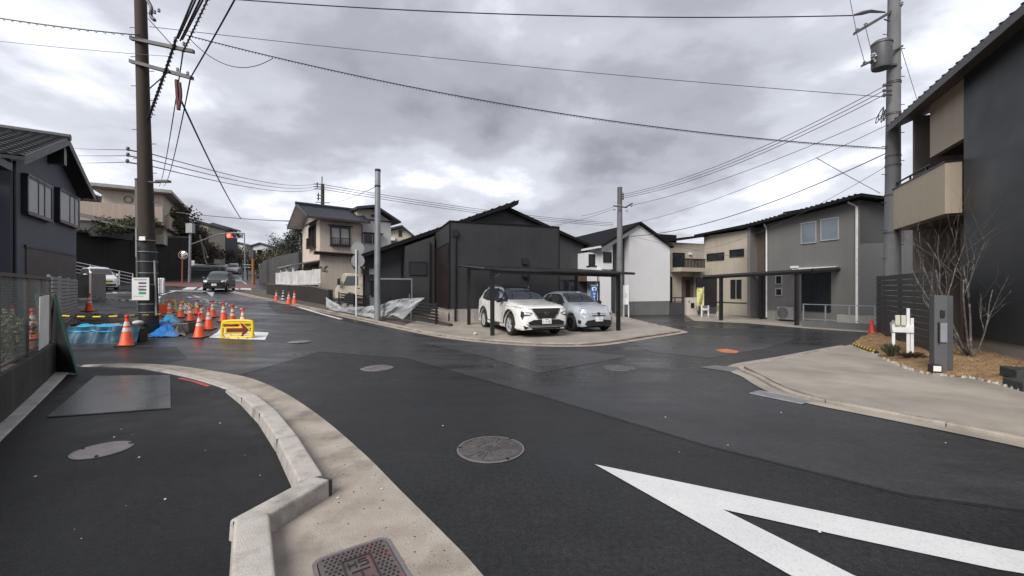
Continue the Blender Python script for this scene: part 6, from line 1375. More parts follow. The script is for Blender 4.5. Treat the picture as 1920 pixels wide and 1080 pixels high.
def cone(proto, px, py, top, label, group='orange cones around the road works', leanx=0):
    p = G(px, py); hgt = (py-top)/FPX*p.y; ref = .775 if proto is pc else .71
    if proto.name in used: o = copy_tree(proto)
    else: used.add(proto.name); o = proto
    o.location = p; s = max(.8, min(1.25, hgt/ref)); o.scale = (s, s, s); o.rotation_euler = (random.uniform(-.02, .02), leanx+random.uniform(-.02, .02), random.uniform(-.6, .6))
    tag(o, label, 'traffic cone', group); return V((p.x, p.y, p.z+ref*s*.97))
ct = {}
for k, (px, py, tp, lab) in {
    'front': (237, 648, 590, 'biggest orange cone, standing alone in front of the blue tarp strip'), 'alone': (167, 584, 550, 'orange cone at the left beside the louvre fence'),
    'f1': (62, 636, 578, 'orange cone seen through the chain link fence beside the white board'), 'f2': (22, 606, 572, 'orange cone seen through the chain link fence at the frame edge'),
    'c3': (373, 633, 586, 'frontmost orange cone left of the yellow arrow sign'), 'c4': (391, 618, 576, 'orange cone half behind the frontmost one beside the arrow sign'), 'c5': (357, 602, 569, 'orange cone behind the open box near the blue tarps'),
    'c6': (339, 595, 563, 'orange cone third from the old pole in the back row'), 'c7': (318, 593, 562, 'orange cone right beside the orange plastic sheet by the old pole'), 'c8': (369, 589, 561, 'farthest orange cone in the middle of the ring'), 'c13': (378, 601, 573, 'orange cone in the middle of the ring behind the frontmost cone'),
    'c9': (399, 595, 563, 'orange cone in the right row, farthest up the street'), 'c10': (419, 603, 566, 'orange cone second along the right row'), 'c11': (436, 611, 570, 'orange cone directly behind the yellow arrow sign'), 'c12': (455, 617, 577, 'last orange cone of the right row behind the arrow head')}.items():
    ct[k] = cone(pc, px, py, tp, lab)
for (px, py, tp, lab) in ((518, 565, 544, 'leftmost orange cone on the far kerb below the white board fence'), (541, 571, 547, 'front orange cone on the far kerb'), (552, 568.5, 545, 'rightmost orange cone on the far kerb')): cone(pc, px, py, tp, lab, 'orange cones on the far kerb')
cone(pbw, 531, 563, 544, 'black and white striped cone between the cones on the far kerb', None)
cone(prc, 1636, 636, 598, 'plain red cone beside the grey slat fence', None, -.12)
M_BB = (M_YEL, M_BLK)
pole_p = G(280, 624)
striped_bar(W(118, 592, 11.6), ct['front'], .02, 'striped bar running left from the biggest cone', 8, cols=M_BB, sag=.03)
striped_bar(ct['front'], ct['c13']-V((0, 0, .02)), .02, 'striped bar from the biggest cone past the old pole to the ring', 14, cols=M_BB, sag=.10)
striped_bar(ct['alone']+V((.2, 0, -.1)), V((pole_p.x-.2, pole_p.y, pole_p.z+1.05)), .015, 'thin striped rope from the left cone to the old pole', 14, cols=(M_BLK, M_BAND), sag=.10)
for a, c, n, lab in (('c6', 'c5', 5, 'striped bar linking the second and third back cones'), ('c8', 'c9', 5, 'striped bar between the farthest cone and the right row'), ('c9', 'c10', 5, 'striped bar at the far end of the right cone row'), ('c10', 'c11', 5, 'striped bar in the middle of the right cone row'), ('c11', 'c12', 4, 'striped bar at the near end of the right cone row'), ('c5', 'c4', 6, 'striped bar across the ring of cones'), ('c6', 'c13', 6, 'striped bar inside the ring of cones')):
    striped_bar(ct[a]-V((0, 0, .03)), ct[c]-V((0, 0, .03)), .014, lab, n, cols=M_BB if a in ('c6', 'c5') else (M_BLK, M_BAND), sag=.02)
# yellow arrow sign
pa = G(445, 634); fa = Fr((pa.x, pa.y), (.985, .17), pa.z+.01); s = pa.y/FPX
t = thing('arrow_sign', 'yellow plastic barrier sign with dark red arrow pointing right', 'sign', pa)
M_ARY = mat('sign_yellow', (.80, .55, .02), .45, var=.06); M_ARR = mat('arrow_maroon', (.13, .02, .02), .5)
w, hh = 51*s, 31*s; fr_ = []
part(t, 'frame', M_ARY, lambda b: b.tube(rescur([fa.p(-w/2+.06, 0, .02), fa.p(-w/2, 0, .09), fa.p(-w/2, .02, hh-.10), fa.p(-w/2+.09, .02, hh), fa.p(w/2-.09, .02, hh+.0), fa.p(w/2, .02, hh-.10), fa.p(w/2, 0, .09), fa.p(w/2-.06, 0, .02)], 5, True), .045, 8), smooth=True)
part(t, 'crossbar', M_ARY, lambda b: (fa.box(b, -w/2, w/2, -.02, .02, hh*.60, hh*.68), fa.box(b, -w/2, w/2, -.02, .02, hh*.22, hh*.30), fa.box(b, -w/2, w/2, -.02, .02, hh*.85, hh*.95)))
part(t, 'backing', M_ARY, lambda b: fa.prof(b, [(w*.16, hh*.92), (w*.46, hh*.5), (w*.16, hh*.08), (w*.16, hh*.3), (-w*.4, hh*.3), (-w*.4, hh*.64), (w*.16, hh*.64)], -.03, -.022))
part(t, 'arrow', M_ARR, lambda b: fa.prof(b, [(w*.18, hh*.88), (w*.40, hh*.48), (w*.18, hh*.10), (w*.14, hh*.10), (w*.2, hh*.36), (-w*.34, hh*.36), (-w*.34, hh*.59), (w*.2, hh*.59), (w*.12, hh*.88)], -.042, -.031))
part(t, 'label_bar', M_ARR, lambda b: fa.box(b, -w*.34, -.0, -.03, -.021, hh*.76, hh*.81))
for u in (-w*.32, 0, w*.3): part(t, 'foot', M_ARY, lambda b: fa.box(b, u-.05, u+.05, -.1, .12, -.005, .03))
part(t, 'rear_frame', M_ARY, lambda b: b.tube([fa.p(-w*.4, .05, hh*.9), fa.p(-w*.4, .35, .02), fa.p(w*.4, .35, .02), fa.p(w*.4, .05, hh*.9)], .02, 6))
tag(sheet('white_sheet', [G(392, 633).xy, G(408, 623).xy, G(414, 614.5).xy, G(427, 617).xy, G(470, 622).xy, G(504, 624).xy, G(497, 637.5).xy, G(440, 636).xy], .008, mat('white_plastic', (.66, .65, .64), .5, var=.08, scale=3), thick=.002, bottom=0, origin=G(445, 634)), 'white plastic sheet spread under the yellow arrow sign', 'sheet')
# tarps
M_TARP = mat('blue_tarp', (.02, .16, .46), .35, var=.2, scale=4); M_TARPL = mat('cyan_tarp', (.03, .33, .55), .4, var=.15, scale=4); M_TARPD = mat('teal_tarp', (.008, .055, .095), .5, var=.3, scale=3)
def crumple(name, lab, corners, m, amp, seed, n=22, hump=0, cat='tarp', sc=4):
    o = corners[0]
    def fn(a, s):
        p = corners[0].lerp(corners[1], a).lerp(corners[3].lerp(corners[2], a), s)
        q = V((p.x*sc, p.y*sc, seed)); d = amp*(noise.noise(q)+.6*abs(noise.noise(q*2.3))+.3*noise.noise(q*5)); hz = hump*math.sin(math.pi*a)*math.sin(math.pi*s)
        return p+V((amp*.4*noise.noise(q+V((9, 0, 0))), amp*.4*noise.noise(q+V((0, 9, 0))), max(d, -.0)*(.25+.75*min(1, 4*min(a, s, 1-a, 1-s)))+hz))
    b = MB(); b.grid(fn, n, n); return tag(b.build(name, m, origin=o, smooth=50), lab, cat)
crumple('blue_tarp', 'crumpled bright blue tarp on the ground right of the old pole', [G(278, 632, .02), G(336, 631, .02), G(342, 608, .02), G(292, 610, .02)], M_TARP, .2, 3, hump=.22)
crumple('blue_tarp', 'pale blue tarp heap behind the bright blue one', [G(297, 611, .03), G(338, 608, .03), G(338, 599, .03), G(300, 601, .03)], M_TARPL, .12, 8, hump=.22)
# strip of blue sheet hanging in front of the trench, planks on it
A_, B_ = G(128, 643, .02), G(262, 641, .02)
def hang(a, s): 
    p = A_.lerp(B_, a); wv = .05*math.sin(a*26)+.05*noise.noise(V((a*9, s*2, 1))); return p+V((.1*wv, -.12*(1-s)+wv*.6, .44*s*(1-.07*abs(math.sin(a*9)))))
b = MB(); b.grid(hang, 50, 10); tag(b.build('tarp_curtain', M_TARPD, origin=A_, smooth=50), 'dark teal tarp strip draped along the trench edge', 'tarp')
b = MB(); b.grid(lambda a, s: hang(a*.66+.02, .99)+V((0, -.05+.42*s, .035-.16*(1-s)*(1-s)+.02*noise.noise(V((a*14, s*3, 5))))), 40, 8); tag(b.build('tarp_fold', M_TARPL, origin=A_, smooth=50), 'cyan tarp fold lying over the trench edge', 'tarp')
for i, (pa_, pc_, col, lab) in enumerate((((132, 612, 12.4), (242, 608, 12.4), (.03, .026, .022), 'long dark timber lying across the trench'), ((196, 611, 12.2), (224, 609.5, 12.2), (.42, .30, .22), 'pale short plank resting on the dark timber'), ((150, 603, 12.9), (262, 600, 13.0), (.10, .085, .07), 'weathered brown board behind the dark timber'))):
    a, c = W(*pa_), W(*pc_); b = MB(); b.obox(a, c-a, V((0, .16, 0)), V((0, 0, .06 if i != 1 else .05))); tag(b.build('timber', mat('timber%d' % i, col, .8, var=.25, scale=8, bump=.3), origin=a), lab, 'timber', 'timbers at the trench')
b = MB(); b.add([G(128, 640, .01), G(285, 634, .01), G(285, 590, .01), G(150, 586, .01)], [(0, 1, 2, 3)]); 
tag(sheet('excavated_ground', [G(130, 640).xy, G(283, 632).xy, G(300, 600).xy, G(150, 590).xy], .006, mat('trench_soil', (.07, .06, .05), .95, var=.4, scale=3, bump=.6, bscale=20), kind='structure'), None)
tag(sheet('old_asphalt', [G(145, 588).xy, G(300, 598).xy, G(310, 560).xy, G(200, 556).xy], .005, M_OLD, kind='structure'), None)
b = MB(); random.seed(8)
for i in range(150):
    p = G(random.uniform(140, 275), random.uniform(590, 612), .0); r = random.uniform(.03, .11); b.lathe([(r, -.02), (r*.8, r*.5), (r*.3, r*.8), (.001, r*.85)], p, 5)
tag(b.build('rubble', mat('rubble_grey', (.16, .14, .12), .95, var=.5, scale=6), fix=False), 'broken soil and asphalt rubble behind the tarp strip', 'rubble', kind='stuff')
p = G(259, 628, .0); b = MB(); b.lathe([(.001, .0), (.10, .02), (.15, .07), (.10, .12), (.001, .14)], p+V((0, 0, .3)), 10); tag(b.build('sandbag', mat('white_bag', (.52, .50, .48), .7, bump=.2), origin=p, smooth=True), 'small white sandbag on the trench edge beside the pole', 'sandbag')
tag(part(None, 'crate_box', mat('dark_box', (.02, .02, .02), .7), lambda b: b.box(G(264, 640)+V((0, 0, .18)), (.16, .25, .36)), origin=G(264, 640)), 'small dark upright box behind the biggest cone', 'box')
p = G(350, 622); t = thing('work_box', 'open olive metal box among the cones beside the tarps', 'box', p); M_OLV = mat('olive_box', (.06, .06, .045), .7, var=.2)
part(t, 'case', M_OLV, lambda b: [b.box(p+V(q), d, .1) for q, d in (((0, -.22, .15), (.42, .03, .3)), ((0, .22, .15), (.42, .03, .3)), ((-.2, 0, .15), (.03, .41, .3)), ((.2, 0, .15), (.03, .41, .3)))]); part(t, 'rim', mat('rim_tan', (.2, .18, .13), .7), lambda b: b.box(p+V((0, -.245, .28)), (.44, .02, .04), .1))
p = G(300, 592); tag(crumple('orange_sheet', 'orange plastic sheet barrier behind the old pole', [W(292, 590, p.y), W(314, 590, p.y+.2), W(314, 571, p.y+.2), W(292, 571, p.y)], mat('orange_plastic', (.75, .09, .02), .5), .05, 4, 10, cat='barrier'), None)
p = G(312, 592); tag(part(None, 'yellow_stand', M_YEL, lambda b: b.tube([p+V((-.3, .1, .0)), p+V((-.2, .1, .62)), p+V((.25, .15, .64)), p+V((.3, .15, 0))], .03, 6), origin=p), 'yellow tube stand behind the orange sheet', 'stand')
crumple('debris_bags', 'grey debris and rope pile right of the blue tarp', [G(322, 628, .02), G(346, 631, .02), G(346, 617, .02), G(326, 615, .02)], mat('debris_grey', (.12, .105, .10), .85, var=.5, scale=9), .22, 15, 20, hump=.12, cat='debris', sc=7)
crumple('white_rope_heap', 'white rope and bag heap between the back cones', [G(338, 590, .02), G(362, 591, .02), G(362, 581, .02), G(340, 580, .02)], mat('white_bag', (.52, .5, .48), .7), .3, 19, 16, hump=.2, cat='debris', sc=6)
# ================================================================ far kerb: pale pole, round signs seen from behind, tarp and slat fence
p0 = V((KERB[4].x+.1, KERB[4].y+.45)); k = hitx(V((-5.3, 16.95)), D1, 707.5); p0 = V((-5.3, 16.95))+D1*k; b0 = P3(p0, zg(*p0)+.05)
t = thing('steel_pole', 'plain pale grey steel pole without wires arms beside the black house', 'pole', b0); tz = W(710.5, 322, b0.y).z
part(t, 'shaft', mat('galvanised_pole', (.27, .28, .295), .45, .35, .06, 3), lambda b: b.tube([b0, V((b0.x, b0.y, 2.5)), V((b0.x+.02, b0.y, tz))], [.135, .125, .11], 16), smooth=40)
part(t, 'cap', M_FRB, lambda b: b.lathe([(.12, 0), (.12, .1), (.001, .13)], (b0.x+.02, b0.y, tz+.002), 14)); part(t, 'collar', M_FRB, lambda b: b.lathe([(.122, 0), (.128, .0), (.128, .07), (.122, .07)], (b0.x+.01, b0.y, tz-.65), 14, cap=False)); part(t, 'joint_ring', M_GREYM, lambda b: b.lathe([(.128, 0), (.136, .0), (.136, .06), (.128, .06)], (b0.x, b0.y, 2.6), 14, cap=False))
k = hitx(V((-5.3, 16.95)), D1, 668); p1 = V((-5.3, 16.95))+D1*k; b1 = P3(p1, zg(*p1)+.05)
t = thing('sign_post', 'white post with two round road signs seen from behind', 'road sign', b1); M_SB = mat('sign_back', (.25, .25, .255), .5, .3)
part(t, 'post', M_WHITEM, lambda b: b.tube([b1, V((b1.x, b1.y, W(0, 468, b1.y).z))], .035, 10), smooth=40)
for z in (W(0, 466, b1.y).z, W(0, 489, b1.y).z): part(t, 'sign_disc', M_SB, lambda b: b.lathe([(.001, 0), (.30, 0), (.30, .02), (.001, .02)], (b1.x+.05, b1.y+.06, z), 28, (-.1, 1, 0), cap=False))
part(t, 'plate', M_SB, lambda b: b.box((b1.x+.06, b1.y+.05, W(0, 506, b1.y).z), (.2, .02, .4)))
fz = Fr(V((-3.45, 16.35)), D1, 0); u1 = fz.at(618)
t = thing('slat_fence', 'low dark horizontal slat fence behind the torn white sheet', 'fence', fz.p(u1/2, .5, .3)); M_SLD = mat('dark_slat', (.02, .02, .021), .55)
FH = lambda u: .25+.047*u*.9
fz2 = [(0, u1*.5), (u1*.5+.05, u1)]
for (ua_, ub_) in fz2:
    for k in range(6): part(t, 'slat', M_SLD, lambda b: b.obox(fz.p(ua_, -.62, FH(ua_)+k*.13), fz.p(ub_, -.62, FH(ub_))-fz.p(ua_, -.62, FH(ua_)), fz.Vv(.03), V((0, 0, .085))))
for k in range(6): 
    u = u1*k/5; part(t, 'post', M_GREYM if k in (1, 3) else M_SLD, lambda b: fz.box(b, u-.03, u+.03, -.55, -.49, .0, FH(u)+.8))
part(t, 'grey_panel', mat('panel_grey', (.13, .135, .14), .6), lambda b: b.box(fz.p(u1*.55, -.45, FH(u1*.55)+.42), (.55, .03, .6), math.atan2(D1.y, D1.x)))
part(t, 'plinth', mat('plinth_dark', (.05, .045, .042), .9, var=.3), lambda b: b.obox(fz.p(-.8, -.75, -.05), fz.p(u1, -.75, zg(*fz.p(u1, -.75, 0).xy))-fz.p(-.8, -.75, 0), fz.Vv(.2), V((0, 0, .28))))
# torn white sheet hung in front
fsx = Fr(V((-3.45, 16.35)), D1, 0)
def onl(px, py, v): 
    o = fsx.o+fsx.v*v; u = hitx(o, fsx.u, px); q = fsx.p(u, v, 0); return V((q.x, q.y, CH+(540-py)/FPX*q.y))
topc = [(611, 557), (625, 566), (640, 573), (660, 575.5), (680, 575), (700, 573), (715, 571), (735, 563), (755, 560), (775, 559), (796, 558)]
botc = [(612, 590), (624, 592), (636, 595), (650, 598), (665, 600), (680, 601.5), (697, 602), (716, 600), (736, 590), (755, 599), (793, 562)]
def shf(a, s):
    k = a*(len(topc)-1); i = min(int(k), len(topc)-2); f = k-i
    tx, ty = (topc[i][j]+(topc[i+1][j]-topc[i][j])*f for j in (0, 1)); bx_, by_ = (botc[i][j]+(botc[i+1][j]-botc[i][j])*f for j in (0, 1))
    px, py = bx_+(tx-bx_)*s, by_+(ty-by_)*s
    v = .52+.07*math.sin(a*13+s*3)*(1-.3*s)+.12*noise.noise(V((a*9, s*3, 2)))+.05*noise.noise(V((a*30, s*9, 7)))
    q = onl(px, py, v); q.z = max(q.z, zg(q.x, q.y)+.055); return q
M_SHEET = mat('white_film', (.46, .475, .49), .4, var=.1, scale=3, alpha=.72)
b = MB(); b.grid(shf, 120, 16); tag(b.build('torn_sheet', M_SHEET, origin=shf(0, 0), smooth=True), 'torn white plastic sheet sagging along the fence of the black house', 'plastic sheet')
for i, px in enumerate((618, 630, 648, 662)):
    p = onl(px, 590+i*3.2, -.55); p.z = zg(p.x, p.y)+.05; b = MB(); b.box(p+V((0, 0, .12)), (.35, .2, .22), 2.3+.2*i); tag(b.build('concrete_block', mat('block_grey', (.22, .21, .19), .9, var=.2, bump=.3), origin=p, bevel=.01, seg=1), ['hollow concrete block at the left end of the torn sheet', 'concrete block second from the left by the torn sheet', 'concrete block left of the sign post foot', 'concrete block nearest the sign post foot'][i], 'concrete block', 'blocks along the kerb')
p = G(891, 631); b = MB(); b.lathe([(.05, 0), (.08, .04), (.06, .09), (.001, .11)], p+V((0, 0, .05)), 7); tag(b.build('stone', M_CONC_L, origin=p, smooth=60), 'single pale stone on the slab left of the carport post', 'stone')
# ================================================================ flags and stands
def flag(name, lab, px, pbase, ptop, wpx, col, marks, Y=None):
    b0 = G(px+wpx/2, pbase); Y = b0.y; s = Y/FPX; t = thing(name, lab, 'banner', b0)
    ztop = CH+(540-ptop)*s; part(t, 'pole', M_WHITEM, lambda b: b.tube([b0, V((b0.x, b0.y, ztop+.1))], .015, 6))
    part(t, 'top_rod', M_WHITEM, lambda b: b.tube([V((b0.x, b0.y, ztop+.03)), V((b0.x-wpx*s, b0.y, ztop+.03))], .01, 6))
    zb = ztop-(1.3 if name == 'blue_banner' else 1.0)
    fl = lambda a, q: V((b0.x-wpx*s*a, b0.y-.02+.05*math.sin(a*5+q*4), zb+(ztop-zb)*q+.03*a*math.sin(q*9)))
    b = MB(); b.grid(fl, 8, 14); part_ = b.build('cloth', mat(name+'_cloth', col, .7, var=.08), t, smooth=True)
    b = MB()
    for (a, q, da, dq) in marks:
        p = [fl(a, q), fl(a+da, q), fl(a+da, q+dq), fl(a, q+dq)]; b.poly([v-V((0, .012, 0)) for v in p])
    b.build('lettering', mat(name+'_ink', (.66, .68, .70) if name == 'blue_banner' else (.30, .33, .12), .6), part_, fix=False)
    part(t, 'base', mat('flag_base', (.2, .2, .2), .6), lambda b: b.lathe([(.2, 0), (.2, .05), (.05, .10), (.03, .2)], b0, 12))
rm = random.Random(4); mk = [(.25, .80, .5, .05), (.2, .84, .12, .08), (.68, .84, .12, .08), (.3, .91, .4, .03)]
for i in range(6):
    q = .70-i*.115; mk += [(.38, q, .3, .02), (.38+.1*(i % 2), q-.05, .06, .07), (.42, q-.05, .2, .015)]
flag('blue_banner', 'blue vertical banner with white lettering at the white house porch', 1114, 600, 536, 13, (.03, .10, .28), mk)
flag('yellow_banner', 'pale yellow vertical banner before the black screen wall', 1313, 594, 541, 13, (.55, .52, .20), [(.2, .15, .5, .06), (.25, .35, .4, .1), (.3, .55, .3, .12), (.2, .8, .6, .08)])
p = G(1321, 594.5); t = thing('white_stand', 'white H shaped meter stand below the yellow banner', 'stand', p); s = p.y/FPX
for dx in (-5.5, 7): part(t, 'leg', M_WHITEM, lambda b: b.box(p+V((dx*s, 0, 11*s)), (.07, .06, 22*s)))
part(t, 'board', M_WHITEM, lambda b: b.box(p+V((.7*s, -.05, 15*s)), (13*s, .03, 4.5*s)));  part(t, 'meter', M_GREYM, lambda b: b.box(p+V((0, -.05, 19.5*s)), (6*s, .1, 4*s)))
p = G(1349, 596); t = thing('easel_sign', 'small easel sign with green panel left of the carport post', 'sign', p); s = p.y/FPX
part(t, 'leg', M_WHITEM, lambda b: [b.tube([p+V((dx*s, 0, 0)), p+V((dx*s*.6, .1, 24*s))], .015, 6) for dx in (-4, 4)]+[b.tube([p+V((0, .45, 0)), p+V((0, .1, 24*s))], .015, 6)]); part(t, 'panel', mat('easel_panel', (.3, .32, .2), .6), lambda b: b.box(p+V((0, .05, 17*s)), (8*s, .03, 12*s)))
p = G(1311, 592); leafbush('dry_shrub', 'small dry shrub in front of the beige gate wall', p+V((-.1, -.1, .3)), (.35, .3, .32), 160, (.10, .075, .05), 'shrub', .07, True, None, 300, None, 8)
p = V((8.0, 23.3, .0)); p = G(1174, 595); s = p.y/FPX
t = thing('site_board', 'tall white notice board standing before the white house', 'notice board', p)
part(t, 'board', M_WHITEM, lambda b: b.box(p+V((-.02, 0, 42*s)), (11*s, .05, 36*s))); part(t, 'side', mat('board_dark', (.05, .05, .05), .6), lambda b: b.add([p+V((6*s, .03, 52*s)), p+V((9*s, .4, 20*s)), p+V((6*s, .03, 20*s)), p+V((6*s, .06, 52*s)), p+V((9*s, .43, 20*s)), p+V((6*s, .06, 20*s))], [(0, 1, 2), (5, 4, 3), (0, 1, 4, 3), (1, 2, 5, 4), (2, 0, 3, 5)])); part(t, 'leg', M_WHITEM, lambda b: [b.box(p+V((dx*s, 0, 12*s)), (.05, .05, 24*s)) for dx in (-4.5, 4.5)]); part(t, 'lettering', M_GREYM, lambda b: [b.box(p+V((-.0+dx*s, -.028, z*s)), (.6*s, .004, 10*s)) for dx, z in ((-1.5, 42), (.8, 41))])
p = G(1165, 595); t = thing('hoarding_box', 'low white boxed panel behind the right carport post', 'panel', p); part(t, 'panel', M_WHITEM, lambda b: b.box(p+V((0, .25, 19*s)), (14*s, .08, 34*s))); part(t, 'foot', M_FRB, lambda b: b.box(p+V((0, .25, 1*s)), (14*s, .2, 2*s)))
# ================================================================ utility poles
M_OLDP = mat('old_pole', (.042, .031, .024), .85, var=.3, scale=3, streak=.25, bump=.2); M_PC = mat('concrete_pole', (.155, .155, .162), .75, var=.15, scale=2, streak=.2, bump=.15); M_ARM = mat('arm_steel', (.10, .095, .095), .55, .3)
M_INS = mat('porcelain', (.30, .30, .32), .3); M_SLEEVE = mat('black_sleeve', (.010, .010, .011), .5, var=.2); M_MAR = mat('maroon_sleeve', (.09, .02, .03), .5)
pl = G(280, 624); YL = pl.y
tl_ = W(262, -60, YL)
t = thing('utility_pole', 'old dark leaning utility pole at the left with black sleeve and crossarms', 'utility pole', pl)
axis = lambda z: pl.lerp(tl_, (z-pl.z)/(tl_.z-pl.z))
part(t, 'shaft', M_OLDP, lambda b: b.tube([pl-V((0, 0, .2)), axis(3), axis(7), tl_], [.235, .21, .17, .148], 18), smooth=40)
part(t, 'sleeve', M_SLEEVE, lambda b: b.tube([axis(.3), axis(2.9)], [.25, .228], 18), smooth=40)
for z in (.9, 1.15, 1.75, 2.1, 2.45, 2.75, 3.1): part(t, 'strap', M_GREYM, lambda b: b.lathe([(.225, 0), (.256, 0), (.256, .022), (.225, .022)], axis(z), 18, cap=False))
sgp = axis(1.62)+V((.04, -.30, 0)); sb_ = part(t, 'notice_sign', mat('notice_white', (.60, .60, .58), .5, var=.06), lambda b: b.box(sgp, (.50, .02, .68), .05), bevel=.004, seg=1)
for (dx, dz, w_, h_, col) in ((.06, .18, .22, .05, (.06, .07, .12)), (.06, .08, .22, .035, (.09, .03, .05)), (.06, -.02, .22, .05, (.05, .06, .09)), (.06, -.12, .2, .07, (.03, .25, .13)), (0, .28, .36, .02, (.15, .15, .15)), (-.16, .12, .07, .14, (.35, .36, .35)), (-.05, -.22, .3, .015, (.3, .3, .3)), (.0, .03, .2, .015, (.5, .2, .22))):
    part(sb_, 'print', mat('print_%d' % int(col[0]*1000+col[1]*100+h_*1000), col, .6), lambda b: b.box(sgp+V((dx, -.0125, dz)), (w_, .004, h_), .05))
part(t, 'side_conduit', mat('conduit_pale', (.3, .3, .3), .6), lambda b: (b.tube([axis(.8)+V((.27, -.05, 0)), axis(2.5)+V((.26, -.05, 0))], .025, 6), b.tube([axis(2.6)+V((-.24, -.1, 0)), axis(3.5)+V((-.22, -.1, 0))], .03, 6)))
part(t, 'tag', M_WHITEM, lambda b: b.box(axis(3.15)+V((.1, -.27, 0)), (.18, .02, .12)))
lampz = W(0, 341, YL).z; part(t, 'lamp_arm', M_ARM, lambda b: (b.tube([axis(lampz), W(298, 342, YL-.3)], .03, 6), b.box(W(306, 340, YL-.35), (.38, .14, .06), .0)))
for z in [4.3+.45*i for i in range(14)]: part(t, 'step_bolt', M_ARM, lambda b: b.tube([axis(z)+V((-.2 if int(z*2) % 2 else .2, 0, 0)), axis(z)+V((-.36 if int(z*2) % 2 else .36, 0, 0))], .012, 5))
for (xa, ya, xb, yb) in ((242, 70, 361, 95), (241, 113, 359, 145)):
    a, c = W(xa, ya, YL-.22), W(xb, yb, YL-.3); part(t, 'crossarm', M_ARM, lambda b: b.obox(a-V((0, 0, .05)), c-a, V((0, .1, 0)), V((0, 0, .1))))
part(t, 'arm_brace', M_ARM, lambda b: b.tube([W(279, 167, YL-.2), W(318, 133, YL-.3)], .018, 5)); part(t, 'arm_brace', M_ARM, lambda b: b.tube([W(278, 35, YL-.2), W(323, 85, YL-.28)], .015, 5))
for (x, y) in ((329, 78), (345, 88), (333, 136), (352, 143), (290, 28), (298, 25)): part(t, 'insulator', M_INS, lambda b: b.lathe([(.02, -.05), (.045, -.03), (.03, 0), (.045, .03), (.02, .07)], W(x, y-5, YL-.28), 8))
part(t, 'cable_box', M_ARM, lambda b: b.tube(rescur([W(276, 0, YL-.2), W(284, 15, YL-.3), W(283, 30, YL-.25), W(290, 38, YL-.3)], 4), .05, 6)); part(t, 'splice_sleeve', M_MAR, lambda b: (b.tube(rescur([W(331, 150, YL-.35), W(333, 180, YL-.35), W(335, 206, YL-.35)], 4), [.05]*9, 8), b.tube(rescur([W(337, 155, YL-.35), W(339, 180, YL-.35), W(335, 205, YL-.35)], 4), .04, 8)))
for (x, y) in ((240, 281), (240, 292), (239, 304)): part(t, 'side_bracket', M_ARM, lambda b: (b.tube([W(x, y, YL), W(262, y+4, YL)], .025, 5), b.lathe([(.03, -.06), (.05, 0), (.03, .06)], W(x, y-2, YL), 8)))
p2 = G(262, 610); t = thing('slim_pole', 'slim grey steel pole standing close behind the old utility pole', 'pole', p2); part(t, 'shaft', mat('dull_grey_pole', (.12, .125, .12), .6), lambda b: b.tube([p2, W(258, 338, p2.y)], [.09, .075], 10), smooth=40); part(t, 'cap', M_ARM, lambda b: b.lathe([(.085, 0), (.085, .05), (.001, .07)], W(258, 338, p2.y), 10))
# right pole
YR = 13.2; pr = W(1672, 540, YR); pr.z = 0; tr_ = W(1677, -70, YR)
t = thing('utility_pole', 'tall concrete utility pole with transformer beside the near right house', 'utility pole', pr); ax2 = lambda z: pr.lerp(tr_, z/tr_.z)
part(t, 'shaft', M_PC, lambda b: b.tube([pr, ax2(3), tr_], [.235, .21, .155], 18), smooth=40)
for z in [2.6+.45*i for i in range(17)]: part(t, 'step_bolt', M_ARM, lambda b: b.tube([ax2(z)+V((-.2 if int(z*2.2) % 2 else .2, 0, 0)), ax2(z)+V((-.36 if int(z*2.2) % 2 else .36, 0, 0))], .012, 5))
for z in (3.4, 4.6, 5.55, 5.85, 7.2, 8.2): part(t, 'band', M_ARM, lambda b: b.lathe([(.2, 0), (.25-.008*z, 0), (.25-.008*z, .06), (.2, .06)], ax2(z), 16, cap=False))
tc_ = W(1653, 104, YR-.25)
tf = part(t, 'transformer', mat('transformer_grey', (.10, .10, .108), .5, .2), lambda b: b.lathe([(.001, -.42), (.24, -.42), (.26, -.38), (.26, .32), (.28, .33), (.28, .38), (.22, .44), (.001, .46)], tc_, 20, cap=False), smooth=40)
for dx in (-.12, .05): part(tf, 'bushing', M_INS, lambda b: b.lathe([(.02, 0), (.045, .03), (.025, .06), (.045, .09), (.02, .16)], tc_+V((-.26+dx*.2, -.1, -.15+dx)), 8, (-.6, 0, .8)))
part(t, 'transformer_bracket', M_ARM, lambda b: (b.tube([W(1632, 118, YR-.3), W(1692, 86, YR-.2)], .035, 6), b.box(W(1665, 122, YR-.15), (.5, .12, .06))))
a, c = W(1604, 64, YR-.6), W(1692, 12, YR+.1); part(t, 'crossarm', M_ARM, lambda b: b.obox(a, c-a, V((0, .09, 0)), V((0, 0, .09)))); part(t, 'arm_brace', M_ARM, lambda b: b.tube([W(1658, 36, YR-.2), W(1668, 40, YR-.1)], .02, 5))
a, c = W(1618, 124, YR-.5), W(1640, 114, YR-.3); part(t, 'lower_arm', M_ARM, lambda b: b.obox(a, c-a, V((0, .08, 0)), V((0, 0, .07))))
for (x, y) in ((1607, 60), (1623, 50), (1621, 122), (1636, 108), (1690, 10)): part(t, 'insulator', M_INS, lambda b: b.lathe([(.02, -.06), (.055, -.03), (.03, 0), (.055, .03), (.02, .08)], W(x, y-3, YR-.45), 8))
part(t, 'dead_end', M_ARM, lambda b: b.tube([W(1602, 28, YR-.2), W(1618, 24, YR-.2), W(1632, 21, YR-.2), W(1660, 23, YR-.1)], [.03, .06, .05, .02], 6))
for (x, y) in ((1664, 160), (1664, 170), (1664, 178)): part(t, 'rack', M_ARM, lambda b: (b.tube([W(1658, y, YR-.2), W(1672, y, YR-.2)], .03, 5), b.lathe([(.03, -.05), (.05, 0), (.03, .05)], W(1658, y, YR-.22), 8)))
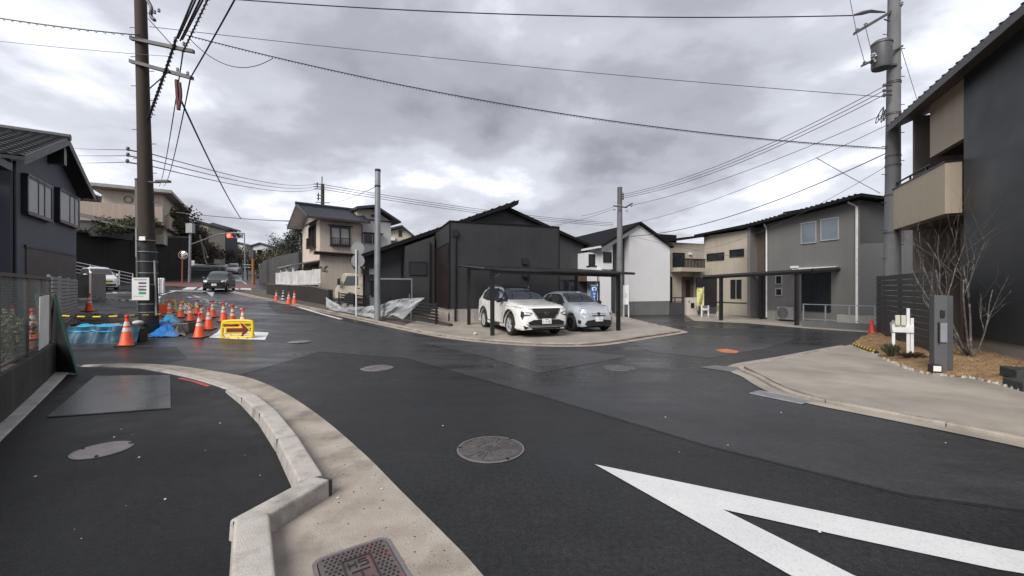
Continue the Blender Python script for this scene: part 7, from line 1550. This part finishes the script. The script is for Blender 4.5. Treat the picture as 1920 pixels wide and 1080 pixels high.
r = random.Random(2)
part(t, 'cable_loops', M_CABLE, lambda b: [b.tube(rescur([W(1657, 200, YR-.25), W(1645+i*4, 215+r.uniform(-4, 4), YR-.3), W(1642+i*5, 226+r.uniform(-2, 6), YR-.3), W(1650+i*3, 222, YR-.3), W(1660, 205, YR-.25)], 5), .012, 5) for i in range(4)]+[b.tube(rescur([W(1684, 128, YR), W(1691, 126, YR), W(1686, 134, YR)], 4), .012, 5)])
# mid pole by the white house, far pole behind the cream house
pm_ = W(1160, 540, 22.6); pm_.z = 0; t = thing('utility_pole', 'concrete utility pole rising behind the carport right post', 'utility pole', pm_); tm = W(1162, 352, 22.6)
part(t, 'shaft', M_PC, lambda b: b.tube([pm_, V((tm.x, tm.y, 4)), tm], [.19, .16, .12], 14), smooth=40)
part(t, 'cap', M_ARM, lambda b: b.tube([V((tm.x, tm.y, tm.z-.9)), tm+V((0, 0, .02))], .135, 12))
part(t, 'crossarm', M_ARM, lambda b: (b.tube([W(1150, 386, 22.3), W(1176, 389, 22.3)], .04, 6), b.tube([W(1174, 388, 22.3), W(1186, 381, 22.0)], .035, 6)))
for (x, y) in ((1152, 392), (1175, 394), (1184, 385), (1168, 364), (1168, 368), (1168, 372)): part(t, 'insulator', M_INS if y > 375 else M_ARM, lambda b: b.lathe([(.03, -.08), (.06, 0), (.03, .08)], W(x, y, 22.3), 8))
pf = W(604, 540, 50); pf.z = 2; t = thing('utility_pole', 'far dark utility pole standing behind the cream house roof', 'utility pole', pf); tf_ = W(605, 345, 50)
part(t, 'shaft', M_OLDP, lambda b: b.tube([pf, tf_], [.22, .2], 10)); part(t, 'top_rod', M_ARM, lambda b: b.tube([W(603.5, 350, 50), W(604, 331, 50)], .06, 6))
for (xa, xb, y) in ((588, 606, 345), (588, 606, 350), (590, 606, 354), (594, 606, 366), (594, 606, 372), (592, 606, 379), (605, 618, 380)): part(t, 'crossarm', M_ARM, lambda b: b.tube([W(xa, y, 49.8), W(xb, y+.5, 49.8)], .06, 5))
part(t, 'rack', M_ARM, lambda b: (b.tube([W(595, 342, 49.8), W(595, 352, 49.8)], .08, 5), b.tube([W(597, 362, 49.8), W(597, 376, 49.8)], .08, 5)))
# ================================================================ wires
def wire(a, c, sag, r, lab, m=M_CABLE, n=24, spiral=0, grp=None):
    a, c = V(a), V(c); pts = [a.lerp(c, i/n)-V((0, 0, sag*4*(i/n)*(1-i/n))) for i in range(n+1)]
    b = MB(); b.tube(pts, r, 5)
    if spiral:
        d = (c-a).normalized(); s1 = d.cross(V((0, 0, 1))).normalized(); L = (c-a).length; k = int(L/spiral)*8; q = []
        for i in range(k+1):
            f = i/k; p = a.lerp(c, f)-V((0, 0, sag*4*f*(1-f))); w = f*L/spiral*2*math.pi; q.append(p+s1*math.cos(w)*r*1.9+V((0, 0, math.sin(w)*r*1.9-r*1.2)))
        b.tube(q, r*.5, 3, cap=False)
    return tag(b.build('overhead_wire', m, origin=a, fix=False, smooth=True), lab, 'wire', grp)
WL = lambda x, y, d=-.3: W(x, y, YL+d); WR = lambda x, y, d=-.25: W(x, y, YR+d)
wire(WL(280, 50), WR(1660, 182), .12, .010, 'thin straight wire between the two near poles, second highest', M_CABLE_G)
wire(WL(262, -16), WR(1602, 29), .32, .017, 'highest wire of the picture from the left pole to the transformer pole')
wire(WL(350, 66), WR(1662, 278), .55, .014, 'heavy wrapped cable sagging across the middle of the sky', M_CABLE, 40, .10)
wire(WL(355, 72), WL(512, 109, .2), .55, .011, 'slack loop cable leaving the left pole arm under the heavy cable')
wire(W(-420, -60, YL+1), WL(262, 66), .30, .016, 'wrapped cable entering from the left to the upper crossarm', M_CABLE, 24, .3)
wire(W(-420, 20, YL+1), WL(320, 106), .15, .007, 'thin wire entering from the left to the lower crossarm', M_CABLE_G)
d3 = lambda k: V((D1.x*k, D1.y*k, .0))
A1_, A2_, A3_ = WL(330, 74), WL(343, 98), WL(357, 146)
cb = thing('cable_bundle', 'thick black cable bundle passing overhead from the left pole', 'cable', A1_)
for i in range(4):
    a, c = A1_+V((.04*i, .03*i, .05*(i % 2))), A1_-d3(30)+V((.25*i, .1*i, .35+.12*i)); part(cb, 'strand', M_CABLE, lambda b: b.tube([a.lerp(c, k/30)-V((0, 0, 2*(k/30)*(1-k/30))) for k in range(31)], .022, 6), fix=False)
wire(A2_, A2_-d3(30)+V((0, 0, .5)), .5, .018, 'wrapped cable passing overhead beside the thick bundle', M_CABLE, 30, .25)
wire(A3_, A3_-d3(30)+V((0, 0, .9)), .6, .018, 'outer cable passing overhead from the lower crossarm tip', M_CABLE, 30)
FP = lambda x, y: W(x, y, 46)
wire(A2_, FP(298, 350), .8, .02, 'cable from the crossarm up the street, left one', M_CABLE, 24); wire(A3_, FP(306, 348), .9, .02, 'cable from the crossarm up the street, right one', M_CABLE, 24)
wire(A1_, W(277, 225, YL-.25), .05, .03, 'thick cable leading down from the arm to the left pole', M_CABLE, 12, .12)
wire(WL(338, 185), W(452, 410, 33), .25, .028, 'heavy black cable slanting down from the left pole to the street junction', M_CABLE); wire(W(330, 398, 36), W(600, 417, 36), .15, .03, 'span wire over the street behind the signal', M_CABLE_G); wire(W(452, 410, 33), W(600, 412, 36), .12, .02, 'cable continuing from the junction towards the cream house', M_CABLE_G)
for i, y in enumerate((281, 292, 304)):
    wire(W(100, y-6+3*i, 60), WL(240, y, 0), .08, .012, 'low left wire reaching the side bracket, %s' % ('top', 'middle', 'bottom')[i], M_CABLE_G); wire(WL(285, y+8, .2), W(590, 345+5*i, 49.8), .5, .016, 'wire from the left pole to the far pole, %s' % ('top', 'middle', 'bottom')[i], M_CABLE_G)
    wire(W(606, 346+4.5*i, 49.8), W(1150, 418+3*i, 75), .6, .035, 'wire from the far pole towards the right, %s' % ('top', 'middle', 'bottom')[i], M_CABLE_G)
wire(W(618, 380, 49.8), V((b0.x, b0.y, tz-.6)), .2, .012, 'thin stay wire between the far pole and the plain steel pole', M_CABLE_G)
for i in range(3): wire(WR(1659, 161+8*i), W(1170, 364+3.5*i, 22.3), .45, .013, 'service wire from the transformer pole to the mid pole, %s' % ('top', 'middle', 'bottom')[i], M_CABLE_G)
wire(WR(1652, 216), W(1180, 386, 22.1), .3, .011, 'cable from the loop bundle to the mid pole crossarm', M_CABLE_G)
wire(WR(1660, 236), W(1190, 418, 24.5), .35, .010, 'upper service drop to the white house gable', M_CABLE_G); wire(WR(1660, 288), W(1182, 443, 24.2), .55, .016, 'lower service drop to the white house gable', M_CABLE); wire(WR(1665, 310), W(1300, 470, 26), .5, .008, 'faint service wire to the beige house', M_CABLE_G)
wa_, wc_ = WR(1660, 236), W(1190, 418, 24.5); jt = min((abs(960+FPX*q.x/q.y-1530), q) for q in [wa_.lerp(wc_, i/60)-V((0, 0, .35*4*(i/60)*(1-i/60))) for i in range(61)] if True)[1] if False else min([wa_.lerp(wc_, i/60)-V((0, 0, .35*4*(i/60)*(1-i/60))) for i in range(61)], key=lambda q: abs(960+FPX*q.x/q.y-1530))
wire(jt, W(1650, 362, 17.8), .02, .012, 'short drop wire to the grey house roof', M_CABLE_G); wire(W(1020, 426, 24), W(1150, 392, 22.3), .12, .010, 'wire from the black house roof to the mid pole, lower', M_CABLE_G); wire(W(1090, 405, 24), W(1150, 388, 22.3), .05, .010, 'wire from the black house roof to the mid pole, upper', M_CABLE_G)
wire(W(1182, 442, 24.2), W(1420, 487, 23.2), .12, .008, 'thin cable drooping across the beige house front', M_CABLE_G)
wire(WR(1582, -60, -.3), WR(1606, 60, -.6), 0, .010, 'vertical lead dropping to the transformer pole arm', M_CABLE_G); wire(WR(1606, 62, -.6), WR(1622, 120, -.5), 0, .009, 'jumper lead between the transformer arms, left', M_CABLE_G); wire(WR(1623, 52, -.5), WR(1636, 104, -.4), 0, .009, 'jumper lead between the transformer arms, right', M_CABLE_G); wire(WR(1690, 92, .1), WR(1725, 205, 3.5), 0, .008, 'stay wire running down behind the near right roof', M_CABLE_G)
